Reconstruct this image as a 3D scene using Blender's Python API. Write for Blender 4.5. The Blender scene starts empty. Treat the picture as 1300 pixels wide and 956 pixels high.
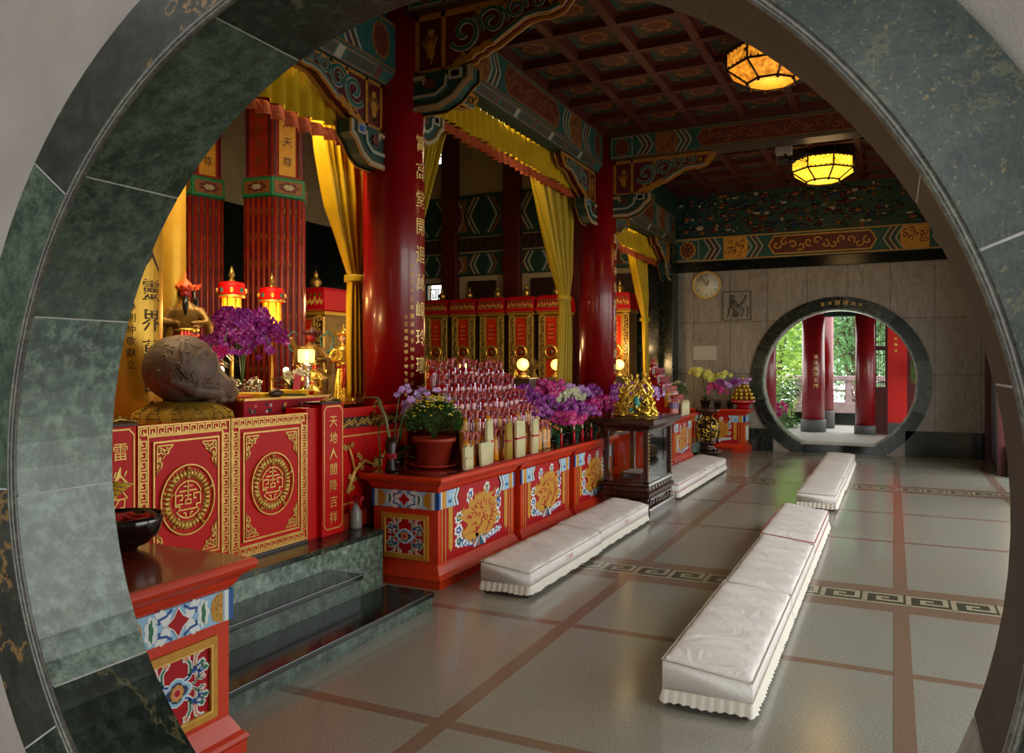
import bpy, math, random
from mathutils import Matrix, Vector
from math import sin, cos, pi, atan2, sqrt, radians
R = random.Random(7)
SC = bpy.context.scene
COL = SC.collection
WL = {}          # world offset of every root we build under

# ------------------------------------------------------------------ materials
def lin(h):
    if isinstance(h, tuple): return h
    h = h.lstrip('#'); o = []
    for i in (0, 2, 4):
        c = int(h[i:i+2], 16) / 255
        o.append(c / 12.92 if c <= .04045 else ((c + .055) / 1.055) ** 2.4)
    return tuple(o)
def rgba(h): return (*lin(h)[:3], 1)
class N:
    def __init__(s, name):
        s.m = bpy.data.materials.new(name); s.m.use_nodes = True
        s.t = s.m.node_tree; s.t.nodes.clear()
        s.out = s.t.nodes.new('ShaderNodeOutputMaterial')
        s.b = s.t.nodes.new('ShaderNodeBsdfPrincipled')
        s.t.links.new(s.b.outputs[0], s.out.inputs[0])
    def n(s, typ, **k):
        nd = s.t.nodes.new('ShaderNode' + typ)
        for a, v in k.items():
            if a.startswith('i_'):
                key = a[2:]; key = int(key) if key.isdigit() else key
                nd.inputs[key].default_value = v
            else: setattr(nd, a, v)
        return nd
    def l(s, a, b): s.t.links.new(a, b)
    def coord(s, scale=(1, 1, 1), loc=(0, 0, 0), rot=(0, 0, 0), world=True):
        if world:
            g = s.n('NewGeometry'); src = g.outputs['Position']
        else: src = s.n('TexCoord').outputs['Object']
        mp = s.n('Mapping'); mp.inputs['Scale'].default_value = scale; mp.inputs['Location'].default_value = loc
        mp.inputs['Rotation'].default_value = rot
        s.l(src, mp.inputs['Vector']); return mp.outputs[0]
    def noise(s, v, scale, detail=4, rough=.5, dist=0):
        nd = s.n('TexNoise'); nd.inputs['Scale'].default_value = scale; nd.inputs['Detail'].default_value = detail
        nd.inputs['Roughness'].default_value = rough; nd.inputs['Distortion'].default_value = dist
        s.l(v, nd.inputs['Vector']); return nd.outputs['Fac']
    def ramp(s, f, stops):
        r = s.n('ValToRGB'); e = r.color_ramp.elements
        while len(e) < len(stops): e.new(.5)
        for i, (p, c) in enumerate(stops): e[i].position = p; e[i].color = rgba(c)
        s.l(f, r.inputs[0]); return r.outputs[0]
    def mix(s, f, a, b, mode='MIX'):
        m = s.n('Mix', data_type='RGBA', blend_type=mode)
        for sock, v in ((m.inputs[0], f), (m.inputs[6], a), (m.inputs[7], b)):
            if isinstance(v, (int, float)): sock.default_value = v
            elif isinstance(v, (str, tuple)): sock.default_value = rgba(v)
            else: s.l(v, sock)
        return m.outputs[2]
    def bump(s, h, strength, dist=.01):
        b = s.n('Bump'); b.inputs['Strength'].default_value = strength; b.inputs['Distance'].default_value = dist
        s.l(h, b.inputs['Height']); s.l(b.outputs[0], s.b.inputs['Normal'])
    def set(s, **k):
        for a, v in k.items():
            sock = s.b.inputs[a.replace('_', ' ')]
            if isinstance(v, (int, float)): sock.default_value = v
            elif isinstance(v, (str, tuple)): sock.default_value = rgba(v)
            else: s.l(v, sock)
M = {}
def mat(name, col, rough=.5, metal=0, col2=None, ns=6, bump=0, bs=40, emit=None, es=0, spec=.5, sheen=0, scale=(1, 1, 1), coat=0):
    m = N(name)
    if col2:
        f = m.noise(m.coord(scale, world=False), ns, 4, .6)
        m.set(Base_Color=m.ramp(f, [(.35, col), (.65, col2)]))
    else: m.set(Base_Color=col)
    m.set(Roughness=rough, Metallic=metal)
    m.b.inputs['Specular IOR Level'].default_value = spec
    if coat: m.b.inputs['Coat Weight'].default_value = coat; m.b.inputs['Coat Roughness'].default_value = .08
    if bump: m.bump(m.noise(m.coord(scale, world=False), bs, 3), bump)
    if emit: m.set(Emission_Color=emit, Emission_Strength=es)
    M[name] = m.m; return m.m

def marble(name, dark, mid, light, loc, vs=1.0, rough=.22, vein='#8f9a7c', va=.35, dots=0):
    m = N(name); v = m.coord((vs, vs, vs), loc)
    w = m.n('TexNoise'); w.inputs['Scale'].default_value = 2.6; w.inputs['Detail'].default_value = 6; m.l(v, w.inputs['Vector'])
    ad = m.n('VectorMath', operation='MULTIPLY_ADD'); ad.inputs[1].default_value = (.35, .35, .35)
    m.l(w.outputs['Color'], ad.inputs[0]); m.l(v, ad.inputs[2])
    f1 = m.noise(ad.outputs[0], 2.1, 12, .72)
    c = m.ramp(f1, [(.34, dark), (.5, mid), (.68, light)])
    f3 = m.noise(v, 17, 8, .75)
    c = m.mix(.45, c, m.ramp(f3, [(.42, dark), (.5, mid), (.60, light)]))
    f2 = m.noise(ad.outputs[0], 1.3, 8, .6)
    vn = m.ramp(f2, [(.492, (0, 0, 0)), (.5, (va, va, va)), (.508, (0, 0, 0))])
    c = m.mix(vn, c, vein)
    if dots: c = m.mix(m.ramp(m.noise(v, 58, 2, .5), [(.64, (0, 0, 0)), (.7, (dots, dots, dots))]), c, '#857450')
    m.set(Base_Color=c, Roughness=rough)
    m.bump(m.noise(v, 60, 3), .03)
    M[name] = m.m
marble('marble_green', '#1f2b23', '#3c4b40', '#66776a', (0, 0, 0), va=.15)
marble('marble_green_pale', '#34443a', '#5f7266', '#a6b6aa', (3, 1, 5), 1.2)
marble('marble_green_deep', '#0f1611', '#212b23', '#435044', (7, 2, 1), 1.1, vein='#9a8a5c')
marble('marble_face_speckled', '#1a2420', '#2b3832', '#465349', (2, 9, 4), 1.9, rough=.3, vein='#8f7f58', va=.3, dots=.7)
marble('marble_face_veined', '#181a16', '#2a2c27', '#41443c', (5, 5, 2), .9, rough=.3, vein='#9b7440', va=.8)
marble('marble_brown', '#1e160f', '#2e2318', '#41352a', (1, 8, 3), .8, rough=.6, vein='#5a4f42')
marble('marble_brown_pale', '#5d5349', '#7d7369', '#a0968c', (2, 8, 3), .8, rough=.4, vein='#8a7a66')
marble('marble_dark', '#080c0a', '#101916', '#25322c', (4, 4, 4), 1.3, rough=.16, vein='#5e6c5f', va=.5)
marble('marble_black', '#060908', '#0e1311', '#1f2a26', (6, 1, 4), 1.3, rough=.12, vein='#33403a', va=.4)
marble('bead_stone', '#3c3935', '#56524d', '#75716b', (0, 0, 3), 3, rough=.3)

# grey-brown vertically veined marble slabs of the far wall
m = N('wall_marble'); v = m.coord((6, 6, 1.3))
f = m.noise(v, 1.5, 9, .7, 2.6)
c = m.ramp(f, [(.3, '#7c7367'), (.5, '#988f84'), (.7, '#aea599')])
xz = m.n('SeparateXYZ'); g = m.n('NewGeometry'); m.l(g.outputs['Position'], xz.inputs[0])
cb = m.n('CombineXYZ'); m.l(xz.outputs[0], cb.inputs[0]); m.l(xz.outputs[2], cb.inputs[1])
br = m.n('TexBrick', offset=0.0, i_Scale=1.0); br.inputs['Mortar Size'].default_value = .006
br.inputs['Brick Width'].default_value = .7; br.inputs['Row Height'].default_value = 1.0
br.inputs['Color1'].default_value = (.82, .82, .82, 1); br.inputs['Color2'].default_value = (1, 1, 1, 1); br.inputs['Mortar'].default_value = (.3, .28, .25, 1)
mp = m.n('Mapping'); mp.inputs['Location'].default_value = (.05, -.45, 0); m.l(cb.outputs[0], mp.inputs[0]); m.l(mp.outputs[0], br.inputs['Vector'])
m.set(Base_Color=m.mix(1.0, c, br.outputs['Color'], 'MULTIPLY'), Roughness=.4); M['wall_marble'] = m.m

# polished terrazzo
m = N('terrazzo'); v = m.coord()
f = m.noise(v, 110, 3, .7); big = m.noise(v, 1.1, 3, .5)
c = m.ramp(f, [(.32, '#74736a'), (.47, '#908f85'), (.6, '#9d9c91'), (.7, '#b0aea3')])
vo = m.n('TexVoronoi'); vo.inputs['Scale'].default_value = 55; m.l(v, vo.inputs['Vector'])
c = m.mix(m.ramp(vo.outputs['Distance'], [(.10, (.55, .55, .55)), (.2, (0, 0, 0))]), c, '#605d54')
c = m.mix(m.ramp(big, [(.4, (.0, .0, .0)), (.62, (.22, .22, .22))]), c, '#8a765e')
m.set(Base_Color=c, Roughness=m.ramp(big, [(.3, (.13, .13, .13)), (.7, (.24, .24, .24))]))
m.b.inputs['Specular IOR Level'].default_value = .6
M['terrazzo'] = m.m
mat('terrazzo_red', '#7a6454', .18, col2='#876f5e', ns=90)
mat('terrazzo_cream', '#968c74', .2, col2='#b0a68e', ns=90)
mat('terrazzo_olive', '#3d4034', .2, col2='#4c4f42', ns=90)
mat('stone_pale', '#a9a7a2', .45, col2='#c3c1bc', ns=20)
mat('stone_grey', '#4d4f4f', .6, col2='#636564', ns=40, bump=.2)
mat('stone_pink', '#a58f91', .6, col2='#bda8aa', ns=12)
# plaster with a coarse tooth
m = N('plaster_grey'); v = m.coord()
m.set(Base_Color=m.ramp(m.noise(v, 2.5, 5), [(.35, '#958c87'), (.7, '#a69e98')]), Roughness=.85); m.bump(m.noise(v, 130, 3, .6), .5, .012); M['plaster_grey'] = m.m
mat('plaster_cream', '#9c8a68', .85, col2='#ab9a78', ns=2)
mat('roof_soffit', '#4b4238', .8)

mat('column_red', '#86020d', .3, coat=.3, col2='#78020b', ns=2)
mat('red', '#c40403', .5, spec=.25)
mat('red_panel', '#c00304', .5, spec=.25)
mat('red_bright', '#dc1410', .45)
mat('vermilion', '#cf3306', .4, coat=.12, col2='#c02c05', ns=5)
mat('vermilion_dark', '#8a2008', .3, coat=.3)
mat('top_lacquer', '#6d2410', .2, coat=.6, col2='#7a2b13', ns=9, scale=(1, 14, 1))
mat('crimson', '#a80312', .5, spec=.3)
mat('dark_red', '#4d070b', .5)
mat('red_cloth', '#a00d22', .8)
mat('gold', '#d9a53c', .3, metal=.75, col2='#b98427', ns=14, bump=.25, bs=60)
mat('gold_bright', '#f3cd57', .25, metal=.8, bump=.3, bs=45)
mat('gold_leaf', '#e8bd62', .4, metal=.3, col2='#cf9f45', ns=12)
mat('gold_dull', '#8c6a2c', .45, metal=.5, col2='#6e5020', ns=20, bump=.4)
mat('gold_board', '#d6a83a', .38, metal=.55, col2='#c39228', ns=3)
mat('paint_gold', '#c8912b', .5, col2='#b88024', ns=20)
mat('paint_white', '#dfe3e2', .5)
mat('paint_sky', '#8fb9d8', .5)
mat('paint_blue', '#1c4d96', .5)
mat('paint_navy', '#142a55', .5)
mat('paint_green', '#1d6a43', .5)
mat('paint_teal', '#184b45', .6)
mat('paint_darkgreen', '#12352c', .6)
mat('paint_ochre', '#84501a', .6, col2='#6e4214', ns=12)
mat('paint_rust', '#561a0b', .6)
mat('paint_salmon', '#d98a6a', .5)
mat('paint_pale', '#96907a', .6)
mat('coffer_red', '#4a150e', .6)
mat('coffer_panel', '#3c2e1a', .65, col2='#2c2a1a', ns=9)
mat('tower_red', '#98260f', .45, col2='#7a1a0a', ns=8)
mat('edge_gold', '#a8701f', .5, col2='#93601a', ns=12)
mat('inscription_gold', '#ffe08a', .4, metal=.2)
mat('timber_dark', '#2a1610', .35, col2='#3a2018', ns=6, scale=(1, 1, 8))
mat('case_wood', '#2a110b', .25, coat=.4, col2='#3d1a10', ns=5, scale=(6, 6, 1))
mat('yellow_silk', '#caa20e', .5, col2='#b8900c', ns=3, spec=.3)
mat('yellow_silk_dark', '#a98a12', .55, spec=.3)
mat('orange_fringe', '#b04a10', .8, col2='#9c3c0c', ns=30, bump=.6, bs=90)
mat('black', '#0a0a0a', .35)
mat('ink', '#2a1204', .6)
mat('bronze', '#2b1d0e', .4, metal=.6)
mat('brass', '#a88440', .3, metal=.8)
mat('silver', '#c9c2ad', .2, metal=.9, bump=.4, bs=50)
mat('turquoise', '#3f8f86', .45)
mat('face_white', '#d9a48c', .5)
mat('face_red', '#a01818', .45)
mat('teal_ribbon', '#1e6a5c', .5)
mat('orange', '#e0521a', .5)
mat('muyu_wood', '#775f4e', .6, col2='#4e3d32', ns=5, bump=.6, bs=22)
mat('leaf', '#23491c', .45, col2='#35602a', ns=12)
mat('leaf_light', '#4c7a2c', .5, col2='#6a9438', ns=12)
mat('leaf_dark', '#15300f', .45)
mat('stem', '#44602a', .5)
mat('bamboo_stem', '#7a7a4a', .5)
mat('purple', '#96188f', .5, col2='#7a1080', ns=30)
mat('violet_pale', '#bb6fd0', .5, col2='#d9b2e6', ns=60)
mat('magenta', '#d11a86', .5, col2='#b51072', ns=30)
mat('white_petal', '#e6e2d6', .5, col2='#d6d9a8', ns=30)
mat('yellow_petal', '#d3d052', .5, col2='#e2e07c', ns=30)
mat('yellow_flower', '#e8d21c', .5)
mat('pink_flower', '#e0407a', .5)
mat('terracotta', '#a3321c', .45, col2='#93291a', ns=5)
mat('terracotta_red', '#b02a16', .4)
mat('pot_dark', '#20110c', .35)
mat('ceramic_green', '#2f5a4a', .25)
mat('bundle_paper', '#e2d9b4', .7, col2='#cfc493', ns=25, scale=(10, 10, 1))
mat('bundle_gold', '#b89a3a', .6, col2='#9f822c', ns=25, scale=(10, 10, 1))
mat('band_red', '#b0142a', .5)
mat('amber', '#d6840c', .15, coat=.5)
mat('label_mixed', '#e8c810', .4, col2='#b04a6a', ns=110)
mat('label_silver', '#c8c4d6', .25, metal=.3, col2='#a02f6a', ns=60)
mat('film_red', '#c00a16', .12, coat=1, col2='#5a0409', ns=45)
mat('film_pink', '#b8101e', .12, coat=1, col2='#d89a90', ns=75)
mat('film_dark', '#a60814', .12, coat=1, col2='#b8605c', ns=70)
mat('bottle_cap', '#8a6a4a', .4)
mat('robe_purple', '#8a3a72', .4, col2='#3a6a8a', ns=45)
m = N('bench_cloth'); v = m.coord(world=True)
m.set(Base_Color=m.ramp(m.noise(v, 2, 4), [(.3, '#d6cfcc'), (.7, '#e2dcd8')]), Roughness=.6)
w = m.noise(m.coord((1, 1, 1), rot=(0, 0, .7)), 4.5, 4, .55, 2.2)
m.bump(w, .4, .03); M['bench_cloth'] = m.m
mat('bench_skirt', '#ddd6cb', .8)
mat('piping_cream', '#b5aa98', .6)
mat('clock_face', '#d8d2c2', .4)
mat('white_board', '#b9b4ac', .4)
mat('plastic_clear', '#8d8a86', .3)
mat('crochet', '#a8820c', .8, col2='#8c6a08', ns=6)
mat('bucket_wood', '#b0662a', .5)
mat('red_paper', '#c2101a', .5)
mat('lacquer_black', '#1a0e12', .15, coat=.7)
mat('foliage_a', '#93b84a', .6, col2='#a9c85e', ns=3)
mat('foliage_b', '#56864a', .6, col2='#74a25c', ns=3)
mat('foliage_c', '#83ab80', .6, col2='#a2c49c', ns=3)
mat('bark', '#5a4c38', .9)
mat('lattice_dark', '#2a0c0c', .4)
def emis(name, col, st, col2=None, ns=10):
    m = N(name)
    if col2: c = m.ramp(m.noise(m.coord(world=False), ns, 4), [(.35, col), (.62, col2)])
    else: c = col
    m.set(Base_Color=col, Emission_Color=c, Emission_Strength=st, Roughness=.6); M[name] = m.m
emis('pane_glow', '#e8982a', .75, '#8a4a0c', 20)
emis('pane_glow_bright', '#ffd23c', 1.3, '#d89418', 20)
emis('globe_glow', '#ffcf5c', 1.8)
emis('bulb_glow', '#ffe2a0', 9)
emis('lantern_glow', '#ffa51a', 1.0, '#e06a08', 14)
m = N('glass'); m.t.nodes.remove(m.b)
tr = m.n('BsdfTransparent'); gl = m.n('BsdfGlossy'); gl.inputs['Roughness'].default_value = .03
fr = m.n('Fresnel', i_IOR=1.45); mx = m.n('MixShader'); m.l(fr.outputs[0], mx.inputs[0]); m.l(tr.outputs[0], mx.inputs[1]); m.l(gl.outputs[0], mx.inputs[2]); m.l(mx.outputs[0], m.out.inputs[0])
M['glass'] = m.m

# ------------------------------------------------------------------ mesh builder
def P(o, x, y, z=None):
    x = Vector(x); y = Vector(y); z = x.cross(y) if z is None else Vector(z)
    return Matrix(((x.x, y.x, z.x, o[0]), (x.y, y.y, z.y, o[1]), (x.z, y.z, z.z, o[2]), (0, 0, 0, 1)))
I4 = Matrix.Identity(4)
def face_px(x, y, z): return P((x, y, z), (0, 1, 0), (0, 0, 1))      # panel seen from +X
def face_ny(x, y, z): return P((x, y, z), (1, 0, 0), (0, 0, 1))      # panel seen from -Y
class MB:
    def __init__(s, mx=I4): s.V = []; s.F = []; s.A = []; s.S = []; s.mats = []; s.mx = mx
    def at(s, mx): s.mx = mx; return s
    def mi(s, m):
        if m not in s.mats: s.mats.append(m)
        return s.mats.index(m)
    def add(s, vs, fs, m, smooth=False, mx=None):
        mt = s.mx if mx is None else s.mx @ mx
        b = len(s.V); k = s.mi(m); flip = mt.to_3x3().determinant() < 0
        s.V.extend([(mt @ Vector(v)) for v in vs])
        for f in fs:
            f = [b + i for i in f]
            if flip: f.reverse()
            s.F.append(f); s.A.append(k); s.S.append(smooth)
    def box(s, x0, y0, z0, x1, y1, z1, m, mx=None):
        vs = [(x0, y0, z0), (x1, y0, z0), (x1, y1, z0), (x0, y1, z0), (x0, y0, z1), (x1, y0, z1), (x1, y1, z1), (x0, y1, z1)]
        s.add(vs, [(0, 3, 2, 1), (4, 5, 6, 7), (0, 1, 5, 4), (1, 2, 6, 5), (2, 3, 7, 6), (3, 0, 4, 7)], m, False, mx)
    def prism(s, pts, z0, z1, m, mx=None, smooth=False):
        ar = sum(pts[i][0] * pts[(i+1) % len(pts)][1] - pts[(i+1) % len(pts)][0] * pts[i][1] for i in range(len(pts)))
        if ar < 0: pts = pts[::-1]
        n = len(pts)
        vs = [(p[0], p[1], z0) for p in pts] + [(p[0], p[1], z1) for p in pts]
        fs = [tuple(range(n, 2 * n)), tuple(range(n - 1, -1, -1))] + [(i, (i+1) % n, n + (i+1) % n, n + i) for i in range(n)]
        s.add(vs, fs, m, smooth, mx)
    def rings(s, rs, m, smooth=True, cap=True, closed=True, mx=None):
        n = len(rs[0]); vs = [p for r in rs for p in r]; fs = []
        for j in range(len(rs) - 1):
            for i in range(n if closed else n - 1):
                a = j * n + i; b = j * n + (i + 1) % n
                fs.append((a, b, b + n, a + n))
        if cap and closed:
            fs.append(tuple(range(n - 1, -1, -1))); fs.append(tuple(range((len(rs) - 1) * n, len(rs) * n)))
        s.add(vs, fs, m, smooth, mx)
    def lathe(s, prof, m, n=24, c=(0, 0, 0), smooth=True, ph=0, cap=True, sx=1, sy=1, mx=None):
        s.rings([[(c[0] + r * cos(ph + 2*pi*i/n) * sx, c[1] + r * sin(ph + 2*pi*i/n) * sy, c[2] + z) for i in range(n)] for r, z in prof], m, smooth, cap, True, mx)
    def tube(s, pts, r, m, n=6, smooth=True, flat=1.0):
        pts = [Vector(p) for p in pts]; k = len(pts)
        rr = r if isinstance(r, (list, tuple)) else [r] * k
        rs = []; up = None
        for i, p in enumerate(pts):
            t = (pts[min(i+1, k-1)] - pts[max(i-1, 0)])
            if t.length < 1e-9: t = Vector((0, 0, 1))
            t.normalize()
            if up is None:
                up = Vector((0, 0, 1)) if abs(t.z) < .9 else Vector((1, 0, 0))
            a = t.cross(up)
            if a.length < 1e-6: a = t.cross(Vector((0, 1, 0)))
            a.normalize(); b = a.cross(t); up = b
            rs.append([p + (a * cos(2*pi*j/n) * rr[i] + b * sin(2*pi*j/n) * rr[i] * flat) for j in range(n)])
        rs = [r[::-1] for r in rs]
        s.rings(rs, m, smooth)
    def ball(s, c, r, m, n=12, k=None, mx=None):
        if not isinstance(r, (tuple, list)): r = (r, r, r)
        k = k or max(4, n // 2)
        rs = []
        for j in range(k + 1):
            a = -pi/2 + pi * (j if 0 < j < k else (j + .02 if j == 0 else j - .02)) / k
            rs.append([(c[0] + r[0]*cos(a)*cos(2*pi*i/n), c[1] + r[1]*cos(a)*sin(2*pi*i/n), c[2] + r[2]*sin(a)) for i in range(n)])
        s.rings(rs, m, True, True, True, mx)
    def stroke(s, pts, w, z0, z1, m, closed=False):
        k = len(pts); P2 = [Vector((p[0], p[1])) for p in pts]; L = []; Rr = []
        for i in range(k):
            if closed: a = P2[i] - P2[i-1]; b = P2[(i+1) % k] - P2[i]
            else:
                a = P2[i] - P2[max(i-1, 0)]; b = P2[min(i+1, k-1)] - P2[i]
                if a.length < 1e-9: a = b
                if b.length < 1e-9: b = a
            a = a.normalized(); b = b.normalized(); t = (a + b)
            t = a if t.length < 1e-6 else t.normalized()
            sc = 1 / max(.45, abs(t.dot(a)))
            nn = Vector((-t.y, t.x)) * (w[i] if isinstance(w, list) else w) * .5 * sc
            L.append(P2[i] + nn); Rr.append(P2[i] - nn)
        e = 0 if closed else 1
        for i in range(k - e):
            j = (i + 1) % k
            q = [Rr[i], Rr[j], L[j], L[i]]
            vs = [(p.x, p.y, z1) for p in q] + [(p.x, p.y, z0) for p in q]
            s.add(vs, [(0, 1, 2, 3), (7, 6, 5, 4), (4, 5, 1, 0), (6, 7, 3, 2)] + ([(7, 4, 0, 3)] if (i == 0 and e) else []) + ([(5, 6, 2, 1)] if (i == k-2 and e) else []), m)
    def frame(s, x0, y0, x1, y1, w, z0, z1, m):
        s.stroke([(x0, y0), (x1, y0), (x1, y1), (x0, y1)], w, z0, z1, m, True)
    def blob(s, cx, cy, rx, ry, n, amp, z0, z1, m, ph=0, rot=0):
        pts = []
        for i in range(n * 4):
            a = 2*pi*i/(n*4); k = 1 + amp * abs(cos(a * n / 2 + ph)) - amp * .6
            x = rx * k * cos(a); y = ry * k * sin(a)
            pts.append((cx + x*cos(rot) - y*sin(rot), cy + x*sin(rot) + y*cos(rot)))
        s.prism(pts, z0, z1, m)
    def spiral(s, cx, cy, r, turns, a0, w, z0, z1, m, d=1, n=14):
        pts = [(cx + r*(1 - .82*i/n)*cos(a0 + d*2*pi*turns*i/n), cy + r*(1 - .82*i/n)*sin(a0 + d*2*pi*turns*i/n)) for i in range(n+1)]
        s.stroke(pts, w, z0, z1, m)
    def text(s, t, cx, cy, size, m, z=.002, fn=None):
        vs, fs = glyph(t)
        out = [(cx + v[0]*size, cy + v[1]*size, z) for v in vs]
        if fn: out = [fn(*p) for p in out]
        s.add(out, fs, m)
    def vtext(s, t, cx, top, pitch, size, m, z=.002, fn=None):
        for i, ch in enumerate(t): s.text(ch, cx, top - pitch*(i+.5), size, m, z, fn)
    def lattice_grid(s, fn, nu, nv, m, smooth=True):
        vs = [fn(i/nu, j/nv) for j in range(nv+1) for i in range(nu+1)]
        fs = [(j*(nu+1)+i, j*(nu+1)+i+1, (j+1)*(nu+1)+i+1, (j+1)*(nu+1)+i) for j in range(nv) for i in range(nu)]
        s.add(vs, fs, m, smooth)
    def build(s, name, parent=None, bevel=0, remesh=0, solid=0, sub=0):
        me = bpy.data.meshes.new(name)
        xs = [v.x for v in s.V]; ys = [v.y for v in s.V]; zs = [v.z for v in s.V]
        o0 = Vector(((min(xs)+max(xs))/2, (min(ys)+max(ys))/2, min(zs)))
        me.from_pydata([tuple(v - o0) for v in s.V], [], s.F)
        for k in s.mats: me.materials.append(M[k])
        me.polygons.foreach_set('material_index', s.A)
        me.polygons.foreach_set('use_smooth', s.S)
        me.update()
        o = bpy.data.objects.new(name, me); COL.objects.link(o)
        if parent is None: o.location = o0; WL[o.name] = o0
        else:
            o.parent = parent; o.location = o0 - WL[parent.name]; WL[o.name] = o0
        if remesh:
            md = o.modifiers.new('r', 'REMESH'); md.mode = 'VOXEL'; md.voxel_size = remesh; md.use_smooth_shade = True
            sm = o.modifiers.new('s', 'SMOOTH'); sm.iterations = 2
        if bevel:
            md = o.modifiers.new('b', 'BEVEL'); md.width = bevel; md.segments = 2; md.limit_method = 'ANGLE'; md.angle_limit = radians(40)
        if sub: md = o.modifiers.new('u', 'SUBSURF'); md.levels = md.render_levels = sub
        if solid: md = o.modifiers.new('t', 'SOLIDIFY'); md.thickness = solid
        return o
_g = {}
def glyph(t):
    if t in _g: return _g[t]
    cu = bpy.data.curves.new('g', 'FONT'); cu.body = t; cu.size = 1; cu.align_x = 'CENTER'; cu.align_y = 'CENTER'; cu.resolution_u = 1
    cu.fill_mode = 'FRONT'
    ob = bpy.data.objects.new('g', cu); COL.objects.link(ob)
    dg = bpy.context.evaluated_depsgraph_get(); dg.update()
    me = bpy.data.meshes.new_from_object(ob.evaluated_get(dg))
    vs = [tuple(v.co) for v in me.vertices]; fs = [tuple(p.vertices) for p in me.polygons]
    if vs:   # centre the glyph block
        cx = (min(v[0] for v in vs) + max(v[0] for v in vs))/2; cy = (min(v[1] for v in vs) + max(v[1] for v in vs))/2
        vs = [(v[0]-cx, v[1]-cy, 0) for v in vs]
    bpy.data.objects.remove(ob); bpy.data.curves.remove(cu); bpy.data.meshes.remove(me)
    _g[t] = (vs, fs); return _g[t]

def tag(o, label, cat, group=None):
    o['label'] = label; o['category'] = cat
    if group: o['group'] = group
    return o
def thing(name, label, cat, loc=(0, 0, 0), group=None):
    o = bpy.data.objects.new(name, None); COL.objects.link(o); o.empty_display_size = .1
    o.location = loc; WL[o.name] = Vector(loc); return tag(o, label, cat, group)
def struct(o): o['kind'] = 'structure'; return o
def kids(o): return [c for c in bpy.data.objects if c.parent == o]
def copy_tree(o, loc=None, rz=None, label=None, group=None, parent=None, scale=None):
    c = o.copy(); COL.objects.link(c); c.parent = parent
    if loc is not None: c.location = loc
    if rz is not None: c.rotation_euler = (0, 0, rz)
    if scale is not None: c.scale = (scale,) * 3
    if label: c['label'] = label
    if group: c['group'] = group
    WL[c.name] = Vector(c.location)
    for ch in KD.get(o.name) or KD.setdefault(o.name, kids(o)): copy_tree(ch, parent=c)
    return c
KD = {}

# ------------------------------------------------------------------ ornament vocabulary (local x right, y up, z out of the panel)
def greek(mb, x0, y0, L, H, m, vert=False, z1=.004, lw=None):
    lw = lw or H * .11; s_ = H / 5; n = max(1, round(L / (5.6 * s_))); u = L / n
    T = (lambda a, b: (x0 + b, y0 + a)) if vert else (lambda a, b: (x0 + a, y0 + b))
    for i in range(n):
        b = i * u
        pts = [(0, .6), (0, 4.4), (.72, 4.4), (.72, 1.3), (.32, 1.3), (.32, 2.9)]
        mb.stroke([T(b + p*u, q*s_) for p, q in pts], lw, 0, z1, m)
        mb.stroke([T(b, .6*s_), T(b + u, .6*s_)], lw, 0, z1, m)
def cloud(mb, cx, cy, r, c1, z, rot=0, w='paint_white'):
    mb.blob(cx, cy, r, r*.72, 7, .3, 0, z, w, rot=rot)
    mb.blob(cx, cy, r*.62, r*.42, 5, .3, 0, z + .0012, c1, rot=rot)
    mb.blob(cx - r*.1, cy, r*.25, r*.16, 4, .3, 0, z + .0022, w, rot=rot)
def flourish(mb, cx, cy, s_, z, cols, flipx=1, flipy=1, w='paint_white'):
    # a branching scroll with leaf ends
    T = lambda x, y: (cx + flipx*x*s_, cy + flipy*y*s_)
    br = [[(0, 0), (.25, .08), (.45, .3), (.8, .42)], [(.3, .12), (.32, .5), (.15, .72)], [(.5, .32), (.55, .7), (.8, .88)], [(.45, .28), (.75, .12), (.95, .2)]]
    for k, b in enumerate(br):
        p = [T(*q) for q in b]
        mb.stroke(p, s_*.17, 0, z, w)
    for k, b in enumerate(br):
        p = [T(*q) for q in b]; c = cols[k % len(cols)]
        mb.stroke(p, s_*.07, 0, z + .0012, c)
        e = p[-1]
        mb.blob(e[0], e[1], s_*.15, s_*.13, 5, .3, 0, z + .0006, w); mb.blob(e[0], e[1], s_*.09, s_*.07, 4, .3, 0, z + .0018, cols[(k+1) % len(cols)])
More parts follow.
